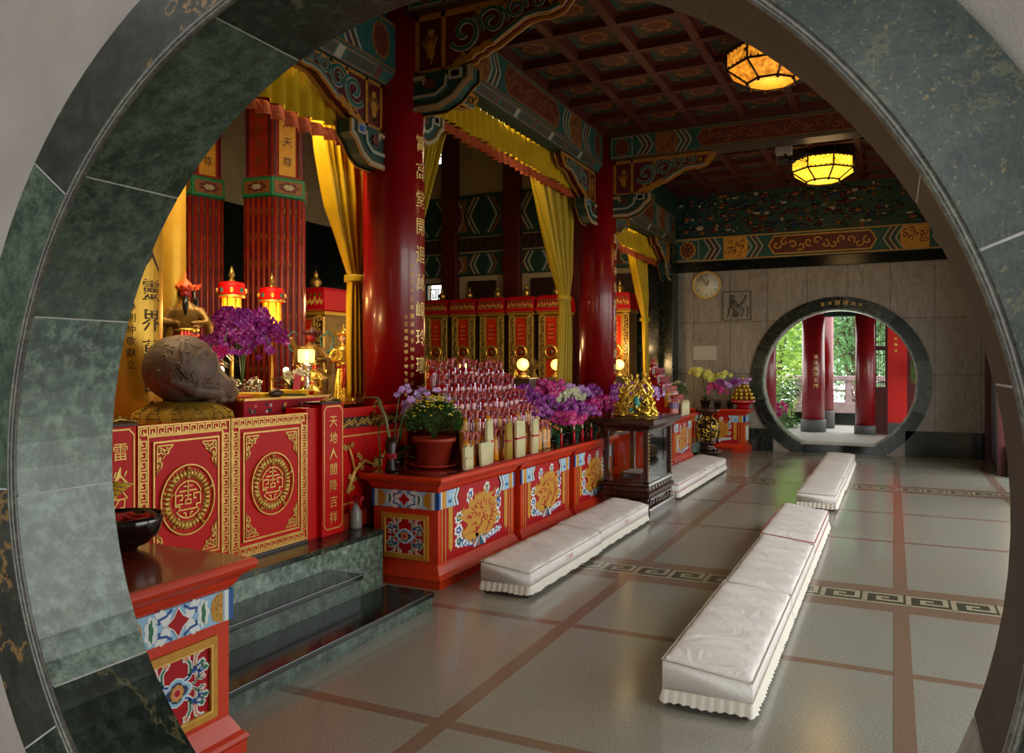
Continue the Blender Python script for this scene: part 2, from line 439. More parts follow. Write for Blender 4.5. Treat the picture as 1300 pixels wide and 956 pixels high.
def dragon(mb, cx, cy, W, H, z=.004, seed=0):
    r = random.Random(seed)
    g = 'paint_gold'
    S = lambda pts, w, e=0, c=g: mb.stroke([(cx + a_*W, cy + b_*H) for a_, b_ in pts], [q*W for q in w] if isinstance(w, list) else w*W, 0, z + e, c)
    # neck and coiled body with a ragged mane
    S([(.06, -.46), (.0, -.34), (.16, -.22), (.3, -.08), (.3, .12), (.2, .3), (.02, .36), (-.16, .3)], [.05, .14, .2, .2, .17, .15, .12, .05])
    S([(-.05, -.4), (-.22, -.3), (-.36, -.26)], [.14, .1, .02])
    S([(-.1, -.12), (-.24, -.14), (-.36, -.2), (-.4, -.12)], [.12, .1, .06, .02])
    # head in three-quarter view: snout, brow, jaw
    mb.prism([(cx + a_*W, cy + b_*H) for a_, b_ in ((-.36, .02), (-.33, .12), (-.24, .15), (-.2, .24), (-.1, .2), (-.04, .3), (.06, .24), (.16, .28), (.24, .16), (.2, .02), (.24, -.1), (.14, -.16), (.04, -.1), (-.04, -.18), (-.12, -.12), (-.22, -.16), (-.3, -.1), (-.27, -.04))], 0, z + .0009, g)
    # flames, horns and whiskers
    for k in range(15):
        t = -.9 + k*.27; bx = .02 + .27*cos(t); by = .04 + .27*sin(t); l = .12 + .07*(k % 3)
        S([(bx, by), (bx + l*.5*cos(t + .5), by + l*.5*sin(t + .5)), (bx + l*cos(t + .1), by + l*sin(t + .1))], [.09, .055, .004], .0005 + .00003*k)
    for q in ([(.1, .24), (.2, .36), (.34, .4), (.4, .5)], [(.16, .2), (.3, .28), (.42, .3)], [(-.04, .28), (-.06, .4), (0, .5)], [(-.3, .12), (-.4, .2), (-.36, .3)]): S(q, [.05, .035, .02, .004][:len(q)] if len(q) == 4 else [.045, .03, .004], .0012)
    rd = 'crimson'
    # red cut lines between the locks, scales and features
    for k in range(16):
        t = -1.0 + k*.26; rr = .19 + .03*(k % 2)
        S([(.06 + rr*cos(t), .03 + rr*sin(t)), (.06 + (rr + .05)*cos(t + .15), .03 + (rr + .05)*sin(t + .15)), (.06 + (rr + .12)*cos(t + .1), .03 + (rr + .12)*sin(t + .1))], [.004, .018, .003], .002, rd)
    S([(-.02, -.16), (.05, -.1), (.03, -.04), (.1, .0), (.08, .06), (.15, .1)], [.004, .02, .014, .022, .014, .003], .0024, rd)
    S([(-.31, .05), (-.25, .09), (-.2, .05), (-.24, .02)], [.006, .03, .02, .004], .0024, rd)
    S([(-.13, .16), (-.08, .08), (-.12, .02)], [.003, .022, .003], .0024, rd); S([(-.2, -.11), (-.1, -.07), (-.06, -.12)], [.004, .022, .004], .0024, rd)
    S([(.0, .26), (.03, .17), (.1, .15)], [.003, .026, .004], .0024, rd)
    for a_, b_, c_ in ((.15, -.03, .045), (-.02, .05, .03)): mb.spiral(cx + a_*W, cy + b_*H, c_*W, 1.0, a_*20, .012*W, 0, z + .0024, rd, n=10)
    for k in range(5): S([(.12 + .04*k, -.3 + .07*k), (.17 + .03*k, -.27 + .07*k), (.21 + .02*k, -.2 + .07*k)], [.003, .014, .003], .0024, rd)
    # clouds
    for x, y, c, ro in ((-.46, .12, 'paint_green', .2), (-.47, -.1, 'paint_blue', 0), (-.46, -.3, 'paint_green', .1), (-.22, .46, 'paint_blue', .9), (.16, .5, 'paint_green', .8), (.43, -.12, 'paint_green', .5), (.46, .16, 'paint_blue', 1.3), (.44, .3, 'paint_blue', 1.3)):
        cloud(mb, cx + x*W, cy + y*H, .085*W, c, z*.7, ro)
    # waves
    for i in range(11):
        x = cx + (-.45 + .09*i)*W; y = cy - (.44 - .03*abs(i-5)/5*3)*H
        mb.blob(x, y, .075*W, .06*H, 6, .4, 0, z*.8 + i*.0001, 'paint_white')
        mb.spiral(x, y, .05*W, .9, 1.2*i, .014*W, 0, z + .001, 'paint_blue', n=9)
    for i, c in enumerate(('paint_white', 'paint_blue', 'paint_gold', 'paint_blue', 'paint_green', 'paint_blue', 'paint_white')):
        x = cx + (-.12 + .04*i)*W
        mb.prism([(x - .025*W, cy - .52*H), (x + .025*W, cy - .52*H), (cx + (x - cx)*.25 + .008*W, cy - .34*H), (cx + (x - cx)*.25 - .008*W, cy - .34*H)], 0, z + .0014 + i*.0001, c)
def cartouche_band(mb, x0, x1, y0, y1, z=.004, rosette=True):
    """blue band with gold petals at the ends and a red diamond in the middle"""
    mb.box(x0, y0, 0, x1, y1, z, 'paint_sky'); H = y1 - y0; cy = (y0+y1)/2; cx = (x0+x1)/2; W = x1 - x0
    for s_ in (-1, 1):
        e = x0 if s_ < 0 else x1
        mb.box(min(e, e - s_*.04*W), y0, 0, max(e, e - s_*.04*W), y1, z + .001, 'paint_blue')
        mb.box(min(e - s_*.05*W, e - s_*.085*W), y0, 0, max(e - s_*.05*W, e - s_*.085*W), y1, z + .001, 'paint_white')
        mb.prism([(e - s_*.1*W, y0), (e - s_*.1*W, y1), (e - s_*.16*W, y1 - .06*H), (e - s_*.2*W, cy + .3*H), (e - s_*.215*W, cy), (e - s_*.2*W, cy - .3*H), (e - s_*.16*W, y0 + .06*H)], 0, z + .0014, 'paint_gold')
        for q in (-.25, 0, .25): mb.spiral(e - s_*.15*W, cy + q*H, .035*W, .8, q*5, .006*W, 0, z + .0022, 'gold_dull', n=8)
        # green leaf bars and blue scrolls on white clouds
        mb.blob(cx + s_*.22*W, cy, .05*W, .42*H, 7, .3, 0, z + .0012, 'paint_white'); mb.blob(cx + s_*.22*W, cy, .018*W, .32*H, 5, .4, 0, z + .002, 'paint_green')
        for t in (-1, 1):
            mb.blob(cx + s_*.12*W, cy + t*.27*H, .075*W, .2*H, 6, .35, 0, z + .0015, 'paint_white', rot=s_*t*.6)
            mb.stroke([(cx + s_*.05*W, cy + t*.46*H), (cx + s_*.1*W, cy + t*.3*H), (cx + s_*.16*W, cy + t*.26*H), (cx + s_*.15*W, cy + t*.12*H)], .018*W, 0, z + .0024, 'paint_blue')
    pts = []
    for k in range(4):
        a = pi/2*k; b = a + pi/4
        pts.append((cx + .1*W*cos(a), cy + .46*H*sin(a))); pts.append((cx + .052*W*cos(b)*1.1, cy + .235*H*sin(b)*1.1))
    mb.prism(pts, 0, z + .003, 'crimson')
    mb.stroke(pts, .008*W, 0, z + .0034, 'paint_white', True)
def flower_panel(mb, x0, x1, y0, y1, z=.003):
    """gold-framed crimson panel with a central flower and four scrolls"""
    mb.box(x0, y0, -.004, x1, y1, .001, 'crimson'); cx = (x0+x1)/2; cy = (y0+y1)/2; W = x1-x0; H = y1-y0
    mb.frame(x0, y0, x1, y1, .028, -.004, .012, 'paint_gold'); mb.frame(x0 + .018, y0 + .018, x1 - .018, y1 - .018, .008, -.004, .016, 'gold_leaf')
    for sx in (-1, 1):
        for sy in (-1, 1):
            flourish(mb, cx + sx*.08*W, cy + sy*.1*H, min(W, H)*.4, z, ['paint_blue', 'paint_green', 'paint_salmon'], sx, sy)
            flourish(mb, cx + sx*.2*W, cy + sy*.02*H, min(W, H)*.22, z, ['paint_green', 'paint_salmon', 'paint_blue'], sx, sy)
    for r_, c in ((.17, 'paint_white'), (.155, 'paint_sky'), (.12, 'paint_navy')):
        mb.blob(cx, cy, r_*W*1.1, r_*H*1.0, 4, .3, 0, z + .002 + (.17 - r_)*.03, c)
    for r_, c in ((.085, 'paint_gold'), (.06, 'paint_salmon'), (.035, 'crimson')): mb.blob(cx, cy, r_*W, r_*W, 8, .15, 0, z + .005 + (.1 - r_)*.02, c)
def chevrons(mb, x, y0, y1, cols, w, z=.004, d=1, k=.35):
    """zigzag-edged stripes across a band"""
    H = y1 - y0; y = [y0, y0 + .25*H, y0 + .5*H, y0 + .75*H, y1]; off = [0, k*H*.5, 0, k*H*.5, 0]
    off = [0, k*H*.5*d, k*H*.9*d, k*H*.5*d, 0]
    for i, c in enumerate(cols):
        a = [(x + i*w + o, q) for o, q in zip(off, y)]; b = [(x + (i+1)*w + o, q) for o, q in zip(off, y)]
        mb.prism(a + b[::-1], 0, z + .0002*i, c)
def paint_beam(mb, L, H, seed=0, mirror=True, bright=False):
    """painted timber face of length L, height H starting at local 0,0"""
    z = .004; r = random.Random(seed)
    field = 'paint_rust'; gl = 'paint_gold' if bright else 'paint_ochre'
    mb.box(0, 0, 0, L, H, z*.4, 'paint_teal')
    mb.box(0, .03*H, 0, L, .07*H, z*.8, gl); mb.box(0, .93*H, 0, L, .97*H, z*.8, gl)
    mb.box(.04*H, .1*H, 0, .95*H, .9*H, z*.9, 'paint_teal'); mb.blob(.5*H, .5*H, .32*H, .36*H, 12, .15, 0, z, 'paint_gold' if bright else 'paint_ochre')
    mb.blob(.5*H, .5*H, .26*H, .3*H, 10, .15, 0, z + .001, field)
    for a in range(6): mb.spiral(.5*H + .15*H*cos(a*pi/3), .5*H + .17*H*sin(a*pi/3), .06*H, .9, a, .02*H, 0, z + .002, gl, n=8)
    mb.frame(.04*H, .1*H, .95*H, .9*H, .03*H, 0, z + .0005, 'paint_pale')
    cs = ['paint_teal', 'paint_pale', 'paint_darkgreen', field, 'paint_pale', field, 'paint_navy', 'paint_pale']
    cs2 = ['paint_pale', 'paint_teal', 'paint_darkgreen', 'paint_pale', 'paint_rust']
    ends = [(0, 1)] + ([(L, -1)] if mirror else [])
    for x0, d in ends:
        q = lambda t: x0 + d*t*H
        def chev(t, cols, w):
            if d > 0: chevrons(mb, q(t), .08*H, .92*H, cols, w*H, z)
            else: chevrons(mb, q(t) - len(cols)*w*H, .08*H, .92*H, cols[::-1], w*H, z, -1)
        chev(1.05, cs, .07)
        a, b = sorted((q(1.95), q(2.9)))
        mb.box(a, .08*H, 0, b, .92*H, z*.7, gl)
        for i in range(14):
            mb.spiral(r.uniform(a + .1*H, b - .1*H), r.uniform(.2*H, .8*H), .11*H, r.uniform(.5, 1), r.uniform(0, 6), .03*H, 0, z + .001*r.random(), field, d=r.choice((-1, 1)), n=9)
        chev(2.75, cs2 + cs[:3], .07)
        if d < 0:
            mb.box(L - .95*H, .1*H, 0, L - .04*H, .9*H, z*.9, 'paint_teal'); mb.blob(L - .5*H, .5*H, .3*H, .36*H, 12, .15, 0, z, gl); mb.blob(L - .5*H, .5*H, .24*H, .3*H, 10, .15, 0, z + .001, field)
    a, b = 3.7*H, (L - 3.7*H if mirror else L)
    if b > a + H:
        mb.prism([(a, .5*H), (a + .2*H, .16*H), (b - .2*H, .16*H), (b, .5*H), (b - .2*H, .84*H), (a + .2*H, .84*H)], 0, z*.8, field)
        mb.stroke([(a, .5*H), (a + .2*H, .16*H), (b - .2*H, .16*H), (b, .5*H), (b - .2*H, .84*H), (a + .2*H, .84*H)], .05*H, 0, z + .001, gl, True)
        n = int((b - a)/(.3*H))
        for i in range(n):
            x = a + .3*H + (b - a - .6*H)*i/max(1, n-1)
            mb.spiral(x, .5*H + .1*H*sin(i*1.7), .17*H, .9, i*1.3, .05*H, 0, z + .0008, gl, d=1 if i % 2 else -1, n=10)
def moulding(mb, x0, y0, x1, y1, prof, m):
    """rectangular rings: prof = [(outset, z)]"""
    rs = [[(x0 - o, y0 - o, z), (x1 + o, y0 - o, z), (x1 + o, y1 + o, z), (x0 - o, y1 + o, z)] for o, z in prof]
    mb.rings(rs, m, False)
# ================================================================== SETTING
XL = -3.97; XR = 1.5; YF = 15.7; ZC = 4.95       # column line, right wall, far wall, ceiling
# ---- hall floor with inlaid strips and two meander bands
mb = MB()
mb.box(-3.4, -4.5, -.12, 9, YF, 0, 'terrazzo')
mb.box(-11.2, 1.6, -.12, -3.4, YF, 0, 'terrazzo')
def strip(x0, y0, x1, y1, m, z=.0012): mb.box(x0, y0, -.01, x1, y1, z, m)
for (ya, yb) in ((5.91, 6.20), (11.36, 11.65)):
    strip(-2.95, ya - .17, XR, ya, 'terrazzo_red'); strip(-2.95, yb, XR, yb + .17, 'terrazzo_red')
    strip(-2.95, ya, XR, yb, 'terrazzo_olive', .0014)
    # interlocking square spirals
    H = yb - ya; u = H / 7; W_ = .272/10; x = -2.9
    while x < XR - .2:
        pts = [(0, .6), (0, 6.3), (8.2, 6.3), (8.2, 2.6), (3.2, 2.6), (3.2, 4.4), (5.6, 4.4)]
        mb.stroke([(x + p*W_, ya + q*u) for p, q in pts], .033, .0, .0022, 'terrazzo_cream')
        mb.stroke([(x, ya + .6*u), (x + 10*W_, ya + .6*u)], .033, .0, .0022, 'terrazzo_cream')
        x += 10*W_
for x in (-1.87, 0.0):
    for a, b in ((1.9, 5.74), (6.37, 11.19), (11.82, 14.95)): strip(x, a, x + .09, b, 'terrazzo_red', .0016)
for y in (3.05, 4.56, 8.0, 9.55, 13.4): strip(-2.8, y, XR - .05, y + .07, 'terrazzo_red', .0011)
strip(-2.3, 15.0, XR, 15.12, 'terrazzo_red'); strip(-2.3, 15.2, XR, 15.4, 'terrazzo_olive', .0014)
for i in range(26):
    x = -2.3 + i*.145; mb.stroke([(x, 15.22), (x, 15.38), (x+.1, 15.38), (x+.1, 15.27), (x+.05, 15.27)], .022, 0, .002, 'terrazzo_cream')
strip(1.2, 2, 1.3, 15.1, 'terrazzo_red', .0018)
struct(mb.build('floor'))

# ---- shell walls
def holed_wall(name, x0, x1, z0, z1, y0, y1, cx, cz, r, m_front, m_back, n=96):
    mb = MB()
    def edge(a):
        dx, dz = cos(a), sin(a); t = 1e9
        if dx > 1e-9: t = min(t, (x1-cx)/dx)
        if dx < -1e-9: t = min(t, (x0-cx)/dx)
        if dz > 1e-9: t = min(t, (z1-cz)/dz)
        if dz < -1e-9: t = min(t, (z0-cz)/dz)
        return (cx + dx*t, cz + dz*t)
    angs = sorted(set([2*pi*i/n for i in range(n)] + [atan2(z-cz, x-cx) % (2*pi) for x in (x0, x1) for z in (z0, z1)]))
    k = len(angs)
    C = [(cx + r*cos(a), max(z0, cz + r*sin(a))) for a in angs]; E = [edge(a) for a in angs]
    for y, m, fl in ((y0, m_front, 0), (y1, m_back, 1)):
        vs = [(p[0], y, p[1]) for p in C] + [(p[0], y, p[1]) for p in E]
        fs = [((i, (i+1) % k, k + (i+1) % k, k + i) if fl == 0 else (i, k+i, k+(i+1) % k, (i+1) % k)) for i in range(k)]
        fs = [f[::-1] for f in fs]
        mb.add(vs, fs, m)
    for Q, inner in ((C, 1), (E, 0)):
        vs = [(p[0], y0, p[1]) for p in Q] + [(p[0], y1, p[1]) for p in Q]
        fs = [(i, (i+1) % k, k+(i+1) % k, k+i) for i in range(k)]
        if inner: fs = [f[::-1] for f in fs]
        mb.add(vs, fs, m_front)
    return struct(mb.build(name))
GX, GZ = -1.085, 1.30          # near moon gate
FX, FZ = -.93, 1.33            # far moon gate
holed_wall('wall_near', -5.2, XR + .3, 0, 5.2, 1.53, 1.82, GX, GZ, 1.34, 'plaster_grey', 'plaster_cream')
# marble lining of the near gate: reveal slabs, face ring and bead
def arc_band(mb, cx, cz, r, y0, y1, a0, a1, m, thick=.04, n=None, zmin=.0):
    n = n or max(2, int(abs(a1-a0)/3.0))
    A = [radians(a0 + (a1-a0)*i/n) for i in range(n+1)]
    rs = []
    for a in A:
        p = lambda q, y: (cx + q*cos(a), y, max(zmin, cz + q*sin(a)))
        rs.append([p(r, y0), p(r, y1), p(r + thick, y1), p(r + thick, y0)])
    mb.rings(rs, m, False)
def arc_face(mb, cx, cz, r0, r1, y0, y1, a0, a1, m, zmin=0.0): 
    n = max(2, int(abs(a1-a0)/3.0)); A = [radians(a0 + (a1-a0)*i/n) for i in range(n+1)]
    rs = []
    for a in A:
        p = lambda q, y: (cx + q*cos(a), y, max(zmin, cz + q*sin(a)))
        rs.append([p(r0, y0), p(r0, y1), p(r1, y1), p(r1, y0)])
    mb.rings(rs, m, False)
mb = MB()
joints = [-150.5, -176 + 0, -200.2, -220.4, -247.8]     # left side going up (deg, clockwise from the left)
ang = [250, 229, 209.5, 184, 159.8, 139.6, 112.2, 70, 29.4, 15.8 - 4, -18, -48, -80, -110]
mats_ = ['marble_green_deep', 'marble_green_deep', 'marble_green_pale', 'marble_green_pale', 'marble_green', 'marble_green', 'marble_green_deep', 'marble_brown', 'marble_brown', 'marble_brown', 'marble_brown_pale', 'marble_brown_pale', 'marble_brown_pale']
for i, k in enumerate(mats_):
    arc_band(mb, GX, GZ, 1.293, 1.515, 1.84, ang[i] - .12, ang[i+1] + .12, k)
arc_band(mb, GX, GZ, 1.2945, 1.52, 1.838, 0, 360, 'stone_pale', .02, 120)
struct(mb.build('trim_1'))
mb = MB()
fa = [(262, 214, 'marble_green_deep'), (214, 183, 'marble_face_veined'), (183, 143, 'marble_green'), (143, 103, 'marble_face_veined'), (103, 71, 'marble_green'), (71, 22, 'marble_face_speckled'), (22, -16, 'marble_face_speckled'), (-16, -55, 'marble_green'), (-55, -98, 'marble_green_deep')]
for a, b, k in fa: arc_face(mb, GX, GZ, 1.30, 1.485, 1.50, 1.56, a - .12, b + .12, k)
arc_face(mb, GX, GZ, 1.305, 1.48, 1.503, 1.56, 0, 360, 'stone_pale')
struct(mb.build('trim_2'))
mb = MB()
for rr, yy, q in ((1.296, 1.506, .011), (1.299, 1.497, .007)):
    pts = [(GX + rr*cos(a), yy, GZ + rr*sin(a)) for a in [2*pi*i/150 for i in range(151)]]
    mb.tube(pts, q, 'bead_stone', 6)
struct(mb.build('trim_3'))
mb = MB(); mb.box(GX - .62, 1.5, 0, GX + .62, 1.86, .15, 'marble_black'); struct(mb.build('trim_4', bevel=.01))

holed_wall('wall_far', -4.25, XR + .3, 0, 5.2, YF, YF + .3, FX, FZ, 1.34, 'wall_marble', 'plaster_cream')
mb = MB()
for i in range(10):
    arc_face(mb, FX, FZ, 1.315, 1.54, YF - .035, YF + .05, 36*i + 14.2, 36*i + 49.8, ['marble_dark', 'marble_green_deep', 'marble_dark', 'marble_dark', 'marble_green_deep'][i % 5], .0)
arc_band(mb, FX, FZ, 1.295, YF - .04, YF + .33, 0, 360, 'marble_green_pale', .03, 100)
# gold characters over the gate
def arc_fn(a_mid, r):
    def fn(x, y, z):
        a = radians(a_mid) - x / r
        return (FX + (r + y)*cos(a), YF - .035 - z, FZ + (r + y)*sin(a))
    return fn
for i, ch in enumerate('蓬萊勝境洞天'):
    mb.text(ch, 0, 0, .10 if 1 < i < 4 else .07, 'gold_leaf', .004, arc_fn(100 - i*5.2, 1.43))
struct(mb.build('trim_5'))
mb = MB(); mb.box(FX - .60, YF - .06, .0, FX + .60, YF + .02, .16, 'marble_black'); mb.box(FX - .62, YF - .05, .16, FX + .62, YF + .4, .185, 'stone_pale'); struct(mb.build('trim_6'))
# black marble skirting and head band of the far wall
mb = MB(); mb.box(FX + 1.12, YF - .035, 0, XR, YF, .46, 'marble_black'); mb.box(-3.9, YF - .03, 0, FX - 1.12, YF, .42, 'marble_dark'); struct(mb.build('baseboard_far'))
mb = MB(); mb.box(-3.9, YF - .05, 3.45, XR, YF, 3.64, 'marble_black'); struct(mb.build('trim_7', bevel=.006))
# marble pier at the corner by the shrine
mb = MB(); mb.box(-4.6, 15.25, 0, -3.86, YF + .05, 4.0, 'marble_dark'); struct(mb.build('trim_8', bevel=.01))
# painted band (setting) over far wall
mb = MB(face_ny(-3.9, YF - .05, 3.64)); mb.box(0, 0, -.05, XR + 3.9, .48, 0, 'paint_darkgreen'); paint_beam(mb, XR + 3.9, .48, 5, True, True); tag(mb.build('painted_beam'), 'brightly painted gold and green zigzag beam along the top of the far marble wall', 'beam')
# carved coloured frieze
mb = MB(face_ny(-3.9, YF - .02, 4.12)); r = random.Random(3)
mb.box(0, 0, -.03, XR + 3.9, .83, .0, 'paint_darkgreen')
pal = ['paint_rust', 'paint_teal', 'paint_ochre', 'paint_pale', 'dark_red', 'paint_darkgreen', 'coffer_panel', 'paint_navy', 'paint_ochre', 'timber_dark']
for i in range(620):
    x, y = r.uniform(.05, XR + 3.85), r.uniform(.04, .8); q = r.uniform(.02, .05)
    mb.ball((x, y, .01), (q*r.uniform(.6, 2.0), q*r.uniform(.5, 1.2), q*.9), r.choice(pal), 7, 4)
tag(mb.build('carved_frieze'), 'dark crowded polychrome carved frieze high on the far wall under the ceiling', 'frieze')

# right side wall with open doorways
mb = MB()
def rw(y0, y1, z0, z1, m='plaster_cream'): mb.box(XR, y0, z0, XR + .3, y1, z1, m)
rw(1.82, YF + .3, 3.0, 5.2)
for a, b in ((1.82, 2.5), (5.6, 6.1), (11.0, 11.6), (14.2, YF + .3)): rw(a, b, 0, 3.0)
mb.box(XR - .02, 13.4, 0, XR + .3, YF, .44, 'marble_black')
struct(mb.build('wall_right'))
mb = MB()
for y in (13.6, 15.35): mb.box(XR - .12, y, 0, XR + .02, y + .14, 3.0, 'dark_red')
mb.box(XR - .12, 13.6, 2.9, XR + .02, 15.49, 3.04, 'dark_red')
for i in range(3): mb.box(XR - .07, 13.78 + i*.53, .1, XR - .02, 14.24 + i*.53, 2.88, 'lattice_dark')
struct(mb.build('door_1', bevel=.008))
# shrine chamber walls: far, left, near and high roof
mb = MB(); mb.box(-11.3, YF, 0, -4.2, YF + .3, 3.02, 'marble_black')
mb.box(-11.3, YF, 3.02, -9.75, YF + .3, 8.4, 'plaster_cream'); mb.box(-9.2, YF, 3.02, -4.2, YF + .3, 8.4, 'plaster_cream'); mb.box(-9.75, YF, 3.5, -9.2, YF + .3, 6.2, 'plaster_cream'); mb.box(-9.75, YF, 7.1, -9.2, YF + .3, 8.4, 'plaster_cream')
struct(mb.build('wall_shrine_far'))
mb = MB(); mb.box(-11.3, 1.6, 0, -11.0, YF, 8.4, 'plaster_cream'); mb.box(-11.0, 1.9, 0, -10.95, YF, 4.6, 'marble_black'); struct(mb.build('wall_shrine_left'))
mb = MB(); mb.box(-11.3, 1.55, 0, -5.2, 1.82, 8.4, 'plaster_cream'); mb.box(-5.2, 1.55, 5.2, -3.8, 1.82, 8.4, 'plaster_cream'); struct(mb.build('wall_shrine_near'))
mb = MB(); mb.box(-4.1, 1.82, 5.0, -3.8, YF + .3, 8.4, 'plaster_cream'); struct(mb.build('wall_shrine_right'))
mb = MB(); mb.box(-11.4, 1.5, 8.4, -3.7, YF + .4, 8.6, 'roof_soffit'); struct(mb.build('ceiling_shrine'))
# upper window frames in the shrine's far wall
for k, (x0, x1, z0, z1) in enumerate(((-9.75, -9.2, 6.2, 7.1), (-9.75, -9.2, 3.02, 3.5))):
    mb = MB(face_ny(x0, YF + .1, z0)); W, H = x1-x0, z1-z0
    mb.frame(.02, .02, W-.02, H-.02, .04, 0, .05, 'lattice_dark')
    if k == 0: mb.box(0, .2, 0, W, .23, .03, 'lattice_dark'); mb.box(.25, 0, 0, .28, H, .03, 'lattice_dark')
    else:
        for q in ((.1, .12), (.3, .12)): mb.stroke([(q[0], .05), (q[0], .35), (q[0]+.14, .35), (q[0]+.14, .15), (q[0]+.07, .15), (q[0]+.07, .26)], .022, 0, .03, 'lattice_dark')
    struct(mb.build('window_%d' % (k+1)))
# painted tie beams and posts on the shrine's far wall
for k, (z0, z1) in enumerate(((4.5, 5.42), (3.62, 4.12))):
    mb = MB(face_ny(-11, YF - .06, z0)); mb.box(0, 0, -.06, 6.9, z1-z0, 0, 'paint_darkgreen'); H = z1-z0
    x = .2; j = 0
    while x < 6.2:
        chevrons(mb, x, .06*H, .94*H, ['paint_teal', 'paint_pale', 'paint_darkgreen', 'paint_ochre'], .05, .004, 1, .3)
        mb.box(x + .38, .1*H, 0, x + .88, .9*H, .004, 'paint_ochre' if j % 2 else 'paint_rust'); mb.frame(x + .38, .1*H, x + .88, .9*H, .025, 0, .006, 'paint_teal')
        mb.blob(x + .63, .5*H, .15, .36*H, 9, .2, 0, .006, 'paint_pale'); mb.blob(x + .63, .5*H, .12, .28*H, 9, .25, 0, .008, 'paint_rust' if j % 2 else 'paint_teal')
        chevrons(mb, x + 1.0, .06*H, .94*H, ['paint_rust', 'paint_pale', 'paint_darkgreen', 'paint_pale'], .05, .004, -1, .3)
        x += 1.32; j += 1
    tag(mb.build('painted_beam'), 'dim painted beam with medallions, %s on the far wall of the shrine' % ('the upper and taller of two' if k == 0 else 'the lower and narrower of two'), 'beam')
for k, (x, t) in enumerate(((-9.03, 'slim dark red post beside the high slit window of the shrine'), (-7.47, 'dark red post between cream wall panels behind the long valance'), (-5.9, 'dark red post on the shrine far wall nearest the marble pier'))):
    mb = MB(); mb.box(x - .2, YF - .16, .4, x + .2, YF + .01, 8.3, 'dark_red')
    tag(mb.build('wall_post', bevel=.02), t, 'post')
mb = MB()
for x in (-10.4, -8.25, -6.7, -5.1): 
    mb.box(x - .35, YF - .05, 3.1, x + .35, YF, 3.5, 'timber_dark'); mb.frame_ = 0
mb.box(-11, YF - .08, 4.16, -4.3, YF, 4.46, 'timber_dark')
for i in range(40): mb.box(-10.9 + i*.165, YF - .1, 4.2, -10.86 + i*.165, YF - .07, 4.42, 'coffer_panel')
struct(mb.build('trim_9'))
# ---- coffered ceiling
mb = MB()
X0 = -3.82
mb.box(-4.1, 1.55, ZC + .1, XR + .3, YF + .3, ZC + .3, 'timber_dark')
def coffers(y0, y1, ny):
    nx = 8; dx = (XR - X0)/nx; dy = (y1-y0)/ny
    for i in range(nx + 1): mb.box(X0 + i*dx - .045, y0, ZC, X0 + i*dx + .045, y1, ZC + .11, 'coffer_red')
    for j in range(ny + 1): mb.box(X0, y0 + j*dy - .045, ZC - .003, XR, y0 + j*dy + .045, ZC + .11, 'coffer_red')
    for i in range(nx):
        for j in range(ny):
            ax, ay, bx, by = X0 + i*dx + .045, y0 + j*dy + .045, X0 + (i+1)*dx - .045, y0 + (j+1)*dy - .045
            pm = P(((ax+bx)/2, (ay+by)/2, ZC + .1), (1, 0, 0), (0, -1, 0), (0, 0, -1)); w = (bx-ax)/2; h = (by-ay)/2
            o = mb.mx; mb.at(pm)
            mb.box(-w, -h, -.01, w, h, .012, 'coffer_panel')
            mb.frame(-w*.93, -h*.93, w*.93, h*.93, .03, 0, .026, 'paint_rust')
            mb.stroke([(w*.8, h*.45), (w*.5, h*.78), (-w*.5, h*.78), (-w*.8, h*.45), (-w*.8, -h*.45), (-w*.5, -h*.78), (w*.5, -h*.78), (w*.8, -h*.45)], .022, 0, .02, 'paint_teal', True)
            mb.blob(0, 0, w*.52, h*.42, 8, .25, 0, .018, 'paint_ochre'); mb.blob(0, 0, w*.36, h*.27, 7, .3, 0, .022, 'paint_rust')
            for sx in (-1, 1):
                for sy in (-1, 1): mb.blob(sx*w*.68, sy*h*.6, w*.14, h*.12, 4, .3, 0, .018, 'paint_ochre')
            mb.at(o)
coffers(1.9, 5.62, 6); coffers(6.1, 11.05, 7); coffers(11.5, YF - .02, 6)
struct(mb.build('ceiling'))
# ---- space outside the near gate; roof, right and back walls added to block daylight
mb = MB(); mb.box(-5.2, -4.5, -.12, -3.4, 1.6, 0, 'terrazzo'); mb.box(-5.4, -4.5, 0, -5.2, 1.6, 4.6, 'plaster_grey'); struct(mb.build('wall_porch'))
mb = MB(); mb.box(-5.4, -4.5, 5.0, 2.6, 1.53, 5.2, 'roof_soffit'); struct(mb.build('ceiling_light_block'))
mb = MB(); mb.box(2.3, -4.5, 0, 2.6, 1.53, 5.0, 'plaster_grey'); mb.box(XR + .3, 1.3, 0, 2.6, 1.53, 5.0, 'plaster_grey'); struct(mb.build('wall_light_block_right'))  # unseen wall added to keep daylight off the right of the gate face
mb = MB(); mb.box(.6, -4.7, 0, 2.6, -4.5, 5.0, 'plaster_grey'); mb.box(-5.4, -4.7, 4.2, .6, -4.5, 5.0, 'plaster_grey'); struct(mb.build('wall_light_block_back'))

